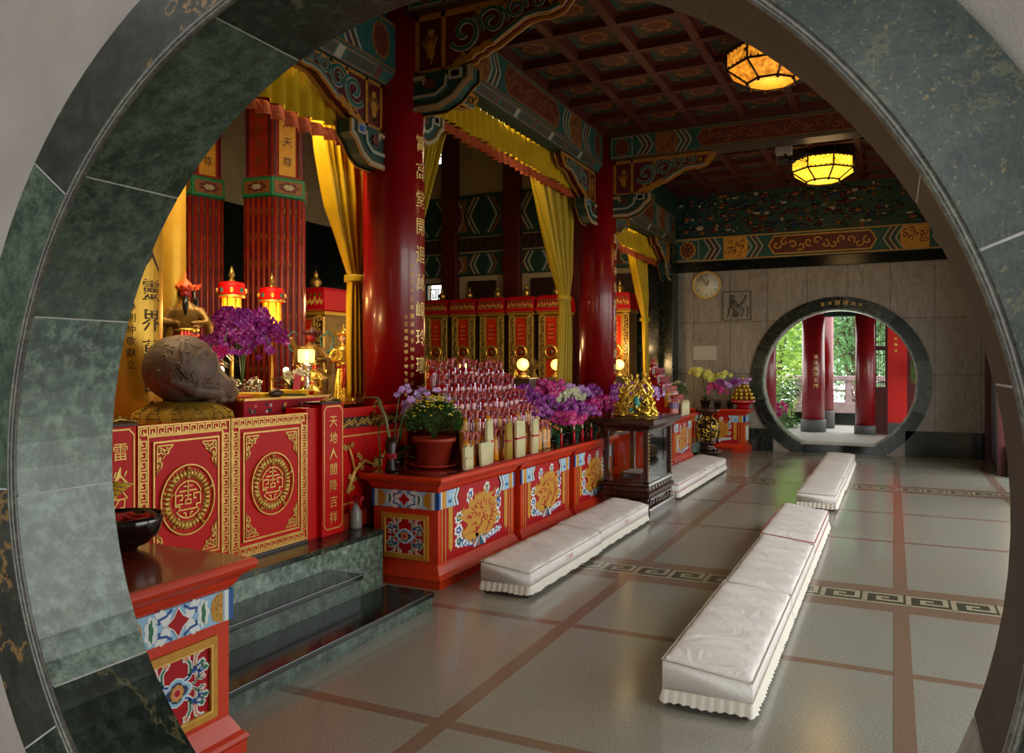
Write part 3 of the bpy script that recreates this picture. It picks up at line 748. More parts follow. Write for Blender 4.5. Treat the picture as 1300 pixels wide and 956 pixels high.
# ================================================================== COLUMNS AND BEAMS
def round_column(x, y, z0, z1, r, label, cat='column', text=None, small=None, base=None, group=None, a0=0.05, size=.16, top=3.4, pitch=.24):
    t = thing('round_column', label, cat, (x, y, z0), group)
    mb = MB(); mb.lathe([(r*1.0, z0), (r*1.0, z1)], 'column_red', 40, (x, y, 0)); mb.build('shaft', t)
    if base:
        mb = MB(); mb.lathe([(r*1.12, z0), (r*1.12, z0 + base - .03), (r*1.06, z0 + base)], 'stone_grey', 32, (x, y, 0)); mb.build('stone_base', t)
    if text:
        mb = MB()
        def fn(px, py, pz, a=a0): 
            q = a + px / r; return (x + (r + pz)*cos(q), y + (r + pz)*sin(q), py)
        mb.vtext(text, 0, top, pitch, size, 'inscription_gold', .003, fn)
        if small:
            f2 = lambda px, py, pz: fn(px, py, pz, a0 - .42)
            mb.vtext(small, 0, top - 1.15, .072, .045, 'gold_leaf', .003, f2)
            mb.vtext(small[3:], -.06, top - 1.6, .06, .04, 'gold_leaf', .003, f2)
        mb.build('gold_inscription', t)
    return t
round_column(XL, 5.88, .407, 5.0, .27, 'large glossy red round column with gold characters between the two yellow curtains, nearest the camera', text='霄高堂開迴萬嶂玲瓏秀', small='民國七十三年歲次甲子仲冬吉旦弟子敬獻', top=3.65)
round_column(XL, 11.25, .407, 5.0, .27, 'red round column rising behind the gold dragon sculpture', text='道德神仙境界清虛聖地', top=3.6)

def lateral_beam(y, label, seed):
    t = thing('ceiling_beam', label, 'beam', (XR - 2.7, y, 4.6))
    mb = MB(); mb.box(-3.75, y, 4.6, XR, y + .3, ZC + .05, 'timber_dark'); mb.build('timber', t)
    for s_ in (0, 1):
        mb = MB(P((-3.72, y, 4.6), (1, 0, 0), (0, 0, 1)) if s_ == 0 else P((-3.72, y + .3, 4.6), (1, 0, 0), (0, 0, 1), (0, 1, 0)))
        paint_beam(mb, XR + 3.72, .34, seed); mb.build('painted_face', t)
lateral_beam(5.72, 'painted zigzag beam crossing the ceiling from the nearest red column', 1)
lateral_beam(11.1, 'painted zigzag beam crossing the ceiling at the second column, in front of the farther lantern', 2)

def long_beam(y0, y1, z0, z1, label, seed):
    t = thing('ceiling_beam', label, 'beam', (XL, (y0+y1)/2, z0))
    mb = MB(); w = .16
    # octagonal section
    sec = [(-w*.55, z0), (w*.55, z0), (w, z0 + .1), (w, z1), (-w, z1), (-w, z0 + .1)]
    mb.rings([[(XL + a, y, b) for a, b in sec] for y in (y0, y1)], 'paint_darkgreen', False); mb.build('timber', t)
    mb = MB(face_px(XL + w, y0, z0 + .1)); paint_beam(mb, y1-y0, z1-z0-.1, seed); mb.build('painted_face', t)
    # soffit chamfer painted
    mb = MB(P((XL + w*.55, y0, z0), (0, 1, 0), (w*.45, 0, .1)))
    L = y1-y0
    mb.box(0, .06, 0, L, .94, .006, 'paint_ochre'); mb.box(0, .14, 0, L, .86, .009, 'paint_teal')
    for i in range(int(L/.5)):
        mb.box(.15 + i*.5, .2, 0, .5 + i*.5, .8, .012, 'coffer_panel'); mb.box(.52 + i*.5, .1, 0, .6 + i*.5, .9, .013, 'paint_pale' if i % 2 else 'paint_rust')
    mb.build('painted_soffit', t)
long_beam(6.1, 11.0, 4.42, 4.97, 'long painted beam above the yellow valance between the two red columns', 3)
long_beam(1.9, 5.66, 3.98, 4.5, 'painted beam with dark zigzag bands meeting the near side of the nearest column', 4)
long_beam(11.5, 15.3, 3.98, 4.5, 'painted beam over the short valance by the far marble wall', 6)
mb = MB(); mb.box(XL - .12, 1.9, 4.5, XL + .1, 5.66, 5.0, 'paint_darkgreen'); mb.box(XL - .12, 11.5, 4.5, XL + .1, 15.6, 5.0, 'paint_darkgreen')
struct(mb.build('trim_10'))

def queti(origin, xdir, L, H, label, T=.09, group=None):
    """carved bracket board: local x away from the column, y down from the beam"""
    z = Vector(xdir).cross(Vector((0, 0, -1)))
    t = thing('bracket_board', label, 'bracket', origin, group)
    mx = P(origin, xdir, (0, 0, -1), z); h = T/2
    edge = [(L, 0), (L*1.0, H*.06), (L*.93, H*.30), (L*.86, H*.36), (L*.8, H*.34), (L*.72, H*.37), (L*.62, H*.52), (L*.52, H*.68), (L*.47, H*.7), (L*.45, H*.76), (L*.4, H*.78), (L*.38, H*.85), (L*.3, H*.9), (L*.26, H*1.0), (0, H)]
    mb = MB(mx); mb.prism([(0, 0)] + edge, -h, h, 'crimson' if False else 'dark_red')
    mb.build('board', t)
    mb = MB(mx)
    for sg in (-1, 1):
        a, b = sorted((sg*(h - .005), sg*(h + .012)))
        mb.stroke([(0, .02), (L*.99, .02)], .05, a, b, 'edge_gold'); mb.stroke([(p[0], p[1]) for p in edge], .055, a, b, 'edge_gold')
        e2 = [(p[0] - .035, p[1] - .03) for p in edge[2:-1]]
        b2, a2 = max(a, b), min(a, b); o = sg*.004
        mb.stroke(edge[2:8], .03, min(sg*(h+.01), sg*(h+.02)), max(sg*(h+.01), sg*(h+.02)), 'paint_teal')
        mb.stroke([(p[0]+.012, p[1]+.012) for p in edge[2:8]], .012, min(sg*(h+.01), sg*(h+.024)), max(sg*(h+.01), sg*(h+.024)), 'paint_pale')
        mb.stroke([(L*.02, 0), (L*.02, H)], .035, a, b, 'edge_gold'); mb.stroke([(L*.2, 0), (L*.2, H)], .035, a, b, 'edge_gold')
    mb.build('moulded_edge', t)
    for sg in (-1, 1):
        mb = MB(mx)
        a = lambda e: (min(sg*h, sg*(h+e)), max(sg*h, sg*(h+e)))
        for q, (x, y, r_) in enumerate(((.34, .42, .27), (.52, .33, .22), (.67, .2, .15), (.8, .15, .1))):
            for w, c, e in ((.045, 'paint_pale', .010), (.028, 'paint_teal', .013)):
                mb.spiral(L*x, H*y, H*r_*1.15, 1.25, 2.6 + q, w*(1 - q*.15), *a(e), c, d=1 if q % 2 else -1, n=22)
                mb.stroke([(L*x + H*r_*cos(t_)*1.3, H*y + H*r_*sin(t_)*1.0) for t_ in (.2, -.5, -1.1)], w*.7, *a(e), c)
        for x, y in ((.43, .12), (.6, .1), (.33, .8), (.88, .2)): mb.blob(L*x, H*y, .022, .03, 4, .4, *a(.012), 'edge_gold')
        # orchid spray in the end box
        for k in range(7):
            t_ = -1.2 + k*.35
            mb.stroke([(L*.11, H*.85), (L*.11 + .04*sin(t_), H*.6), (L*.11 + .09*sin(t_), H*(.3 + .12*abs(t_)))], [.012, .012, .004], *a(.01), 'edge_gold')
        for yy in (.32, .52, .7): mb.blob(L*.115, H*yy, .03, .03, 5, .4, *a(.014), 'edge_gold')
        mb.box(L*.05, H*.03, *a(.004)[:1], L*.96, H*.06, a(.004)[1], 'edge_gold')
        mb.build('scroll_carving', t)
    # cupped bracket arm under the board
    mb = MB(mx); l = min(.5, L*.34); y0 = H
    prof = [(0, y0), (l + .06, y0), (l + .06, y0 + .1), (l, y0 + .14), (l*.8, y0 + .24), (l*.5, y0 + .3), (0, y0 + .3)]
    mb.prism(prof, -h*1.5, h*1.5, 'paint_darkgreen')
    for sg in (-1, 1):
        for q, (w, c) in enumerate(((.05, 'edge_gold'), (.026, 'paint_pale'))):
            a_, b_ = sorted((sg*h*1.5, sg*(h*1.5 + .01 + q*.005)))
            mb.stroke(prof[1:], w, a_, b_, c)
            mb.stroke([(0, y0 + .2), (l*.45, y0 + .2), (l*.65, y0 + .14), (l*.68, y0 + .05)], w*.9, a_, b_, 'paint_teal' if q == 0 else 'paint_pale')
            mb.stroke([(0, y0 + .04), (l*.2, y0 + .04), (l*.24, y0 + .1)], w*.8, a_, b_, 'edge_gold' if q == 0 else 'paint_pale')
        a_, b_ = sorted((sg*h*1.5, sg*(h*1.5 + .016)))
        mb.box(l*.72, y0 + .01, a_, l*.98, y0 + .09, b_, 'paint_pale'); mb.box(l*.77, y0 + .025, a_*1.0, l*.93, y0 + .075, b_ + sg*.004 if sg > 0 else b_, 'paint_blue')
        mb.blob(l*.35, y0 + .1, .05, .04, 6, .4, a_, b_, 'paint_rust')
    mb.build('bracket_arm', t)
    return t
queti((XL + .25, 5.87, 4.6), (1, 0, 0), 1.45, .5, 'large scroll-carved bracket board reaching right from the nearest red column')
queti((XL + .25, 11.25, 4.6), (1, 0, 0), 1.45, .5, 'scroll-carved bracket board reaching right from the second red column')
queti((XL, 5.63, 4.0), (0, -1, 0), 1.15, .42, 'scroll-carved bracket board on the camera side of the nearest column, over the first yellow valance')
queti((XL, 6.13, 4.42), (0, 1, 0), 1.2, .45, 'scroll-carved bracket board partly behind the nearest column at the start of the long valance')
queti((XL, 11.0, 4.42), (0, -1, 0), 1.3, .45, 'scroll-carved bracket board at the far end of the long valance by the second column')
queti((XL, 11.5, 4.0), (0, 1, 0), 1.15, .42, 'scroll-carved bracket board on the far side of the second column')
queti((XL, 15.27, 4.0), (0, -1, 0), 1.0, .42, 'scroll-carved bracket board against the dark marble pier')

# ---- yellow silk: valances and drapes
def valance(y0, y1, z0, z1, label, x=XL - .16, seed=0):
    t = thing('yellow_valance', label, 'valance', (x, (y0+y1)/2, z0)); n = int((y1-y0)*60)
    def f(lo, hi, off=0):
        def fn(u, v):
            y = y0 + (y1-y0)*u; ph = y*2*pi/.15; sag = .025*abs(sin(y*pi/.68))
            k = abs(sin(ph/2)); return (x + off + .075*k*(1 - .45*v), y, lo + (hi-lo)*v + sag*(1-v))
        return fn
    mb = MB(); mb.lattice_grid(f(z0 + .09, z1), n, 3, 'yellow_silk'); mb.build('pleated_silk', t)
    mb = MB(); mb.lattice_grid(f(z0 - .03, z0 + .1, .004), n, 1, 'orange_fringe'); mb.build('orange_fringe', t)
valance(1.95, 5.62, 3.42, 3.98, 'yellow pleated silk valance with orange fringe hanging above the near shrine bay')
valance(6.15, 11.0, 3.98, 4.44, 'long yellow pleated valance with orange fringe between the two red columns')
valance(11.5, 15.2, 3.52, 3.98, 'short yellow valance with orange fringe beyond the second column')
def drape(pts, label, m='yellow_silk', x=XL - .1, seed=0, tie=None, nf=8):
    """pts = [(z, y_centre, half_width)] from top to bottom"""
    t = thing('yellow_curtain', label, 'curtain', (x, pts[-1][1], pts[-1][0]))
    nu, nv = nf*8, 40; r = random.Random(seed); ph = [r.uniform(0, 6) for _ in range(4)]
    def at(v):
        z = pts[0][0] + (pts[-1][0] - pts[0][0])*v
        for a, b in zip(pts, pts[1:]):
            if a[0] >= z >= b[0]:
                k = (a[0]-z)/(a[0]-b[0]+1e-9); k2 = k*k*(3-2*k) if False else k
                return z, a[1] + (b[1]-a[1])*k2, a[2] + (b[2]-a[2])*k2
        return pts[-1]
    def fn(u, v):
        z, yc, w = at(v)
        d = .075*min(1, w/.25)*(.6 + .4*sin(ph[0] + v*3))
        return (x + d*sin(u*nf*2*pi + ph[1] + .8*sin(v*4 + ph[2])) + .02*sin(u*23 + ph[3]), yc + w*(2*u-1), z)
    mb = MB(); mb.lattice_grid(fn, nu, nv, m); mb.build('gathered_silk', t, solid=.006)
    if tie:
        z, yc, w = tie; mb = MB()
        mb.rings([[(x + (.09)*cos(a), yc + w*1.15*sin(a), z + dz) for a in [2*pi*i/14 for i in range(14)]] for dz in (-.03, -.015, .015, .03)], 'yellow_silk_dark'); mb.build('tie_band', t)
    return t
drape([(3.75, 5.58, .34), (3.4, 5.62, .31), (2.95, 5.68, .23), (2.6, 5.76, .13), (2.4, 5.80, .07), (2.2, 5.81, .10), (1.8, 5.82, .12), (1.32, 5.84, .13)], 'yellow silk curtain tied back on the near side of the first red column', x=XL - .37, seed=1, tie=(2.38, 5.80, .08))
drape([(4.35, 7.08, .38), (3.9, 6.9, .29), (3.4, 6.74, .21), (2.9, 6.6, .13), (2.5, 6.55, .08), (1.4, 6.53, .12)], 'yellow silk curtain just showing behind the right edge of the first red column', x=XL - .3, seed=2, m='yellow_silk_dark')
drape([(4.35, 10.1, .62), (4.0, 10.15, .58), (3.5, 10.28, .44), (3.0, 10.42, .28), (2.75, 10.5, .18), (2.58, 10.55, .11), (2.3, 10.58, .15), (1.8, 10.56, .2), (1.35, 10.54, .22)], 'yellow silk curtain tied back on the near side of the second red column', x=XL - .26, seed=3, tie=(2.57, 10.55, .13), m='yellow_silk_dark')
drape([(3.85, 14.0, .5), (3.4, 14.2, .4), (2.9, 14.45, .25), (2.5, 14.62, .13), (2.2, 14.65, .15), (1.2, 14.7, .17)], 'narrow yellow curtain hanging by the dark marble pier', x=XL - .26, seed=4, tie=(2.48, 14.62, .14))

# ---- hanging hexagonal lanterns
def hex_lantern(x, y, zb, D, label, glow):
    t = thing('palace_lantern', label, 'lantern', (x, y, zb))
    R1 = D/2; R0 = D*.27; h1 = .15*D/.95; h2 = .33*D/.95; n = 8
    V = lambda r_, z, i, g=1.0: (x + r_*g*cos(2*pi*(i+.5)/n), y + r_*g*sin(2*pi*(i+.5)/n), zb + z)
    for i in range(n):
        mb = MB()
        mb.add([V(R0, .01, i), V(R0, .01, i+1), V(R1, h1, i+1), V(R1, h1, i)], [(0, 1, 2, 3)], glow); mb.build('lower_pane', t)
        mb = MB(); mb.add([V(R1, h1, i), V(R1, h1, i+1), V(R1, h2, i+1), V(R1, h2, i)], [(0, 1, 2, 3)], glow); mb.build('upper_pane', t)
    mb = MB(); mb.add([V(R0, .012, i) for i in range(n)], [tuple(range(n))[::-1]], glow); mb.build('bottom_pane', t)
    mb = MB()
    for i in range(n):
        for a, b, q in ((V(R0, 0, i), V(R0, 0, i+1), .012), (V(R1, h1, i), V(R1, h1, i+1), .012), (V(R1, h2, i), V(R1, h2, i+1), .014), (V(R0, 0, i), V(R1, h1, i), .011), (V(R1, h1, i), V(R1, h2, i), .012)):
            mb.tube([a, b], q*D/.8, 'bronze', 5)
        # beaded edges and corner finials
        for k in range(5):
            f_ = (k+.5)/5
            for zz in (h1 + .02, h2 - .02):
                p = [a_ + (b_-a_)*f_ for a_, b_ in zip(V(R1, zz, i), V(R1, zz, i+1))]; mb.ball(p, .011*D, 'bronze', 6, 4)
        mb.ball(V(R1, h2 - .09, i, 1.05), .02, 'bronze', 6, 4); mb.tube([V(R1, h2, i), V(R1, h2 + .03, i, 1.1), V(R1, h2 + .01, i, 1.16)], .012, 'bronze', 5)
        p = V(R0, -.015, i); mb.ball(p, .02*D, 'bronze', 6, 4)
    mb.lathe([(R1*1.02, h2), (R1*1.04, h2 + .02), (R1*.5, h2 + .05), (.04, h2 + .07)], 'bronze', 8, (x, y, zb), False, pi/8)
    mb.tube([(x, y, zb + h2 + .05), (x, y, ZC + .05)], .018, 'bronze', 8)
    mb.lathe([(.1, 0), (.1, .03), (.03, .06)], 'bronze', 12, (x, y, ZC - .04))
    mb.build('bronze_frame', t)
    L = bpy.data.lights.new('lantern_bulb', 'POINT'); L.energy = 9; L.color = (1, .62, .25); L.shadow_soft_size = .35
    o = bpy.data.objects.new('lantern_bulb', L); COL.objects.link(o); o.location = (x, y, zb - .1)
    return t
hex_lantern(-1.13, 8.5, 4.5, .90, 'nearer eight-sided bronze lantern, amber glass half hidden by the arch edge', 'pane_glow')
hex_lantern(-1.0, 13.4, 4.5, .96, 'farther eight-sided bronze lantern, bright yellow glass, above the far gate', 'pane_glow_bright')
# small wall fan / projector in front of the farther lantern
t = thing('ceiling_fan', 'small black ceiling fan with a cage and white box mount before the farther lantern', 'fan', (-1.38, 11.9, 4.4))
mb = MB(); mb.box(-1.52, 11.85, 4.62, -1.3, 12.0, 4.9, 'white_board'); mb.build('mount_box', t, bevel=.01)
mb = MB(); mb.tube([(-1.4, 11.9, 4.65), (-1.36, 11.86, 4.5)], .02, 'black', 6)
mb.ball((-1.3, 11.82, 4.5), (.07, .06, .05), 'black', 12)
mb.build('motor', t)
mb = MB()
for k in range(3):
    a = k*2*pi/3; mb.prism([(0, -.02), (.16, -.05), (.19, 0), (.16, .04), (0, .02)], 0, .006, 'black', P((-1.3, 11.82, 4.5), (cos(a), sin(a)*.9, .1*sin(a)), (-sin(a), cos(a)*.9, .25)))
mb.build('blades', t)
mb = MB()
for k in range(4): mb.tube([(-1.3 + .2*cos(a), 11.82 + .2*sin(a), 4.5 + .03*(k-1.5)) for a in [2*pi*i/20 for i in range(21)]], .004, 'black', 4)
mb.build('cage', t)

# ================================================================== FAR WALL FITTINGS
t = thing('wall_clock', 'round white wall clock with thin brass rim on the far marble wall', 'clock', (-3.29, YF - .02, 2.9))
mx = face_ny(-3.29, YF - .02, 3.185)
mb = MB(mx); mb.lathe([(.275, -.0), (.275, .04), (.262, .05), (.245, .04)], 'gold_leaf', 40, cap=False); mb.build('rim', t)
mb = MB(mx); mb.lathe([(.247, 0), (.247, .03)], 'clock_face', 40); mb.build('dial', t)
mb = MB(mx)
for i in range(12):
    a = pi/2 - i*pi/6; mb.text(str(i or 12), .195*cos(a), .195*sin(a), .065, 'black', .033)
mb.build('numerals', t)
for nm, a, l, w in (('hour_hand', pi/2 - radians(328), .11, .016), ('minute_hand', pi/2 - radians(325), .17, .01)):
    pass
mb = MB(mx); a = pi/2 - radians(28); mb.stroke([(0, 0), (.1*cos(a), .1*sin(a))], .016, .034, .038, 'black'); mb.build('hour_hand', t)
mb = MB(mx); a = pi/2 + radians(32); mb.stroke([(-.02*cos(a), -.02*sin(a)), (.18*cos(a), .18*sin(a))], .011, .039, .043, 'black'); mb.build('minute_hand', t)
t = thing('stone_relief', 'carved grey stone relief panel with a spirit figure to the right of the clock', 'relief', (-2.73, YF - .02, 2.5))
mb = MB(face_ny(-3.0, YF, 2.47)); mb.box(0, 0, 0, .56, .58, .02, 'wall_marble'); mb.build('slab', t)
mb = MB(face_ny(-3.0, YF - .02, 2.47)); mb.frame(.02, .02, .54, .56, .02, 0, .012, 'bead_stone'); mb.ball((.2, .45, .01), (.05, .06, .03), 'bead_stone', 10)
mb.tube([(.2, .4, .01), (.22, .3, .01), (.3, .2, .01), (.24, .08, .01)], [.05, .08, .06, .02], 'bead_stone', 8, flat=.5)
for k in range(5): mb.tube([(.1 + .09*k, .08, .0), (.14 + .09*k, .16 + .03*(k % 2), .01), (.12 + .09*k, .26, .0)], .014, 'bead_stone', 6)
mb.tube([(.3, .25, .01), (.42, .38, .01), (.46, .5, .01)], [.03, .025, .01], 'bead_stone', 6); mb.build('carving', t)
mb = MB(face_ny(-3.56, YF, 1.72)); mb.box(0, 0, 0, .46, .28, .025, 'white_board'); mb.frame(.01, .01, .45, .27, .012, .02, .03, 'stone_pale'); tag(mb.build('notice_board', bevel=.004), 'blank pale board fixed to the far marble wall above the yellow orchids', 'board')

# ================================================================== BEYOND THE FAR GATE
mb = MB(); mb.box(-8, YF + .3, -.1, 8, 32, .02, 'stone_pale'); struct(mb.build('floor_terrace'))
mb = MB(); mb.box(-8, YF + .3, 3.1, 8, 21.2, 3.3, 'roof_soffit')
for i in range(8): mb.box(-7 + i*1.9, 16.2, 2.94, -6.85 + i*1.9, 21.1, 3.1, 'paint_darkgreen')
mb.box(-8, 20.6, 2.8, 8, 20.9, 3.1, 'paint_darkgreen'); struct(mb.build('ceiling_terrace'))
round_column(-1.76, 20.6, .02, 3.0, .26, 'thick red column with grey stone base left of centre in the far gate', base=.3, text='道法自然玄門', a0=-1.25, size=.1, top=1.9, pitch=.14)
round_column(-1.60, 21.9, .02, 3.0, .22, 'slimmer red column just behind the thick one in the far gate', base=.45)
round_column(-.60, 20.4, .02, 3.0, .215, 'dark red column right of centre in the far gate', base=.2)
round_column(-2.72, 19.5, .02, 3.0, .24, 'red column cut by the left rim of the far gate', base=.12)
t = thing('lattice_door', 'open dark red lattice door leaf beside the dark red column in the far gate', 'door', (-.33, 20.5, .02))
mb = MB(face_ny(-.42, 20.45, .02)); mb.frame(.03, .03, .27, 2.85, .06, -.03, .03, 'dark_red'); mb.box(.05, .05, -.01, .25, 1.0, .01, 'dark_red'); mb.box(.04, 1.0, -.02, .26, 1.1, .02, 'dark_red'); mb.box(.04, 1.95, -.02, .26, 2.05, .02, 'dark_red'); mb.build('door_frame', t)
mb = MB(face_ny(-.42, 20.45, .02))
for q in (.1, .15, .2): mb.box(q - .006, 1.1, -.01, q + .006, 2.8, .01, 'lattice_dark')
for q in (1.2, 1.85, 2.15, 2.7): mb.box(.05, q - .01, -.01, .25, q + .01, .01, 'lattice_dark')
mb.build('lattice_bars', t)
t = thing('red_wall_panel', 'bright red wall panel with small gold characters inside the right of the far gate', 'panel', (.08, 20.5, .02))
mb = MB(); mb.box(-.12, 20.45, .28, .28, 20.7, 3.0, 'red_bright'); mb.build('panel', t)
mb = MB(); mb.box(-.14, 20.43, .02, .30, 20.72, .29, 'stone_grey'); mb.build('plinth', t)
mb = MB(face_ny(.0, 20.45, 0)); mb.vtext('福祿壽全', .05, 2.45, .14, .08, 'gold_bright', .004); mb.build('gold_inscription', t)
mb = MB()
mb.box(.28, 20.6, .3, .62, 20.66, 3.0, 'dark_red'); tag(mb.build('door_leaf', bevel=.01), 'dark red door leaf at the right rim of the far gate', 'door')
mb = MB(); mb.box(.36, 20.2, .0, .56, 20.4, .3, 'stone_grey'); r = random.Random(5)
for i in range(60):
    a = r.uniform(0, 6.28); l = r.uniform(.1, .35)
    mb.tube([(.46, 20.0, 1.7), (.46 + .3*l*cos(a), 20.0 + .3*l*sin(a), 1.75), (.46 + .4*l*cos(a), 20.0 + .4*l*sin(a), 1.75 - l*1.6)], [.012, .014, .003], 'leaf_light', 4)
mb2 = MB(); mb2.V = []
t = thing('hanging_fern', 'green trailing plant by the right rim of the far gate', 'plant', (.46, 20.3, .02)); o = mb.build('plant', t)
# balustrade
t = thing('stone_balustrade', 'pale pink pierced stone balustrade seen through the far gate', 'balustrade', (-.9, 23.2, .02))
mb = MB(); mb.box(-5, 23.1, .02, 4, 23.4, .34, 'marble_black'); mb.build('black_plinth', t)
mb = MB(); mb.box(-5, 23.12, .34, 4, 23.36, .62, 'stone_pink'); mb.box(-5, 23.1, 1.22, 4, 23.38, 1.34, 'stone_pink'); mb.build('rail', t, bevel=.01)
mb = MB(face_ny(-5, 23.2, .62))
for k in range(7):
    x = k*1.28; mb.box(x, 0, -.06, x + .14, .6, .06, 'stone_pink')
    mb.box(x + .14, .3, -.03, x + 1.28, .36, .03, 'stone_pink')
    for j in range(6):
        cx = x + .24 + j*.19
        for yy, dd in ((.15, 1), (.48, -1)): mb.spiral(cx, yy, .085, 1.0, j, .028, -.03, .03, 'stone_pink', d=dd)
    mb.frame(x + .14, 0, x + 1.28, .6, .04, -.03, .03, 'stone_pink')
mb.build('pierced_panel', t)
# garden
def tree(x, y, h, rc, m, label, seed, n=1500, trunk=.09, cz=None, lobes=7, cat='tree', name='garden_tree', leaf=.11):
    r = random.Random(seed); t = thing(name, label, cat, (x, y, 0)); cz = cz or h*.65
    mb = MB(); L = [(x + r.uniform(-.7, .7)*rc, y + r.uniform(-.7, .7)*rc, cz + r.uniform(-.8, .8)*(h - cz)) for _ in range(lobes)]
    for l in L: mb.tube([(x + r.uniform(-.05, .05), y, 0), (x + (l[0]-x)*.3, y + (l[1]-y)*.3, cz*.5), l], [trunk, trunk*.7, trunk*.15], 'bark', 6)
    mb.build('trunk', t)
    mb = MB()
    for i in range(n):
        l = r.choice(L); d = Vector((r.gauss(0, 1), r.gauss(0, 1), r.gauss(0, .8))); d = d.normalized()*rc*.55*r.random()**.4
        p = Vector(l) + d; s_ = leaf*r.uniform(.6, 1.3)
        a = Vector((r.uniform(-1, 1), r.uniform(-1, 1), r.uniform(-.6, .6))).normalized()*s_; b = a.cross(Vector((r.uniform(-1, 1), r.uniform(-1, 1), 1))).normalized()*s_*.45
        mb.add([p - a, p - b*1, p + a, p + b], [(0, 1, 2, 3)], m)
    mb.build('foliage', t)
tree(-3.3, 25.5, 4.2, 1.3, 'foliage_a', 'slender light green tree in the garden left of the thick red column', 1, 2400)
tree(-2.4, 27.5, 5.2, 1.8, 'foliage_b', 'darker green tree behind the slender one in the garden', 2, 1800)
tree(-.9, 29, 5.6, 1.7, 'foliage_c', 'pale layered pine-like tree between the gate columns above the balustrade', 3, 3600, lobes=10)
tree(.9, 30, 6.5, 2.2, 'foliage_b', 'tall tree at the back right of the garden', 4, 1600)
tree(-5.2, 31, 7, 2.6, 'foliage_c', 'broad pale tree at the back left of the garden', 5, 1800)
tree(-4.6, 34, 5.2, 2.6, 'foliage_c', 'broad pale bushy tree filling the left of the garden view', 21, 5200, cz=2.5, lobes=14, leaf=.17)
tree(-1.2, 35, 5.4, 2.6, 'foliage_c', 'broad pale bushy tree behind the centre of the garden view', 22, 5200, cz=2.5, lobes=14, leaf=.17)
tree(1.8, 36, 5.4, 2.6, 'foliage_b', 'broad green bushy tree closing the right of the garden view', 23, 3600, cz=2.5, lobes=12, leaf=.17)
tree(-1.3, 32, 3.6, 1.8, 'foliage_b', 'low rounded tree behind the balustrade', 15, 1500)
tree(-2.95, 22.4, 1.9, .75, 'foliage_a', 'bright green bush beside the red column in the far gate', 6, 900, .02, .6, 9, 'bush', 'garden_bush', .07)
tree(-2.4, 21.7, 1.15, .5, 'foliage_b', 'low leafy bush near the thick red column base', 7, 1200, .02, .5, 9, 'bush', 'garden_bush', .06)
tree(-3.5, 23.3, 1.6, .7, 'foliage_a', 'leafy bush at the garden edge behind the left column', 8, 900, .02, .8, 9, 'bush', 'garden_bush', .07)
mb = MB(); r = random.Random(9); t = thing('garden_orchid', 'magenta flowers among the low bushes in the far gate', 'flowers', (-2.6, 20.9, 0))
for i in range(14):
    p = (-2.6 + r.uniform(-.25, .2), 20.9 + r.uniform(-.1, .1), .5 + r.uniform(-.2, .25)); mb.tube([(p[0], p[1], 0.02), p], .006, 'stem', 4)
mb.build('stems', t); mb = MB(); r = random.Random(9)
for i in range(14):
    p = (-2.6 + r.uniform(-.25, .2), 20.9 + r.uniform(-.1, .1), .5 + r.uniform(-.2, .25))
    for k in range(4): mb.ball((p[0] + r.uniform(-.04, .04), p[1], p[2] + r.uniform(-.04, .04)), (.04, .02, .035), 'magenta', 6, 4)
mb.build('blossoms', t)
mb = MB(); mb.box(-3.3, 20.6, .02, -2.95, 20.75, .9, 'timber_dark'); tag(mb.build('dark_cabinet', bevel=.01), 'small dark wooden cabinet behind the left column in the far gate', 'cabinet')
# ================================================================== PLATFORM AND STEPS
def slab(x0, y0, x1, y1, z0, z1, label, top='marble_black', side='marble_green', front=True):
    t = thing('marble_step', label, 'step', ((x0+x1)/2, (y0+y1)/2, z0))
    mb = MB(); mb.box(x0, y0, z0, x1, y1, z1 - .035, side); mb.build('riser', t)
    mb = MB(); mb.box(x0, y0, z1 - .035, x1 + .012, y1 + .012, z1, top); mb.build('tread', t, bevel=.006)
slab(-3.12, 2.62, -2.75, 4.52, 0, .11, 'lowest dark marble step before the red double doors', 'marble_black')
slab(-3.375, 2.62, -3.12, 4.24, 0, .25, 'second marble step before the red double doors', 'marble_black')
mb = MB(); mb.box(-3.12, 2.62, 0, -3.11, 4.24, .25, 'marble_green')
slab(-3.12, 13.75, -2.7, 15.0, 0, .11, 'low dark marble step beside the gilt openwork globe by the far altar table', 'marble_black')
slab(-3.42, 13.75, -3.12, 15.0, 0, .26, 'higher green marble block behind the far low step', 'marble_green_pale', 'marble_green_pale')
t = thing('shrine_platform', 'green marble platform carrying the red altar with the gold double doors', 'platform', (-7, 8, 0))
mb = MB(); mb.box(-10.9, 1.95, 0, -3.75, 15.2, .37, 'marble_green'); mb.box(-3.75, 2.62, 0, -3.38, 4.86, .37, 'marble_green_pale'); mb.build('base', t)
mb = MB(); mb.box(-10.9, 1.95, .37, -3.75, 15.2, .405, 'marble_black'); mb.box(-3.75, 2.62, .37, -3.376, 4.86, .405, 'marble_green_deep'); mb.build('paving', t)

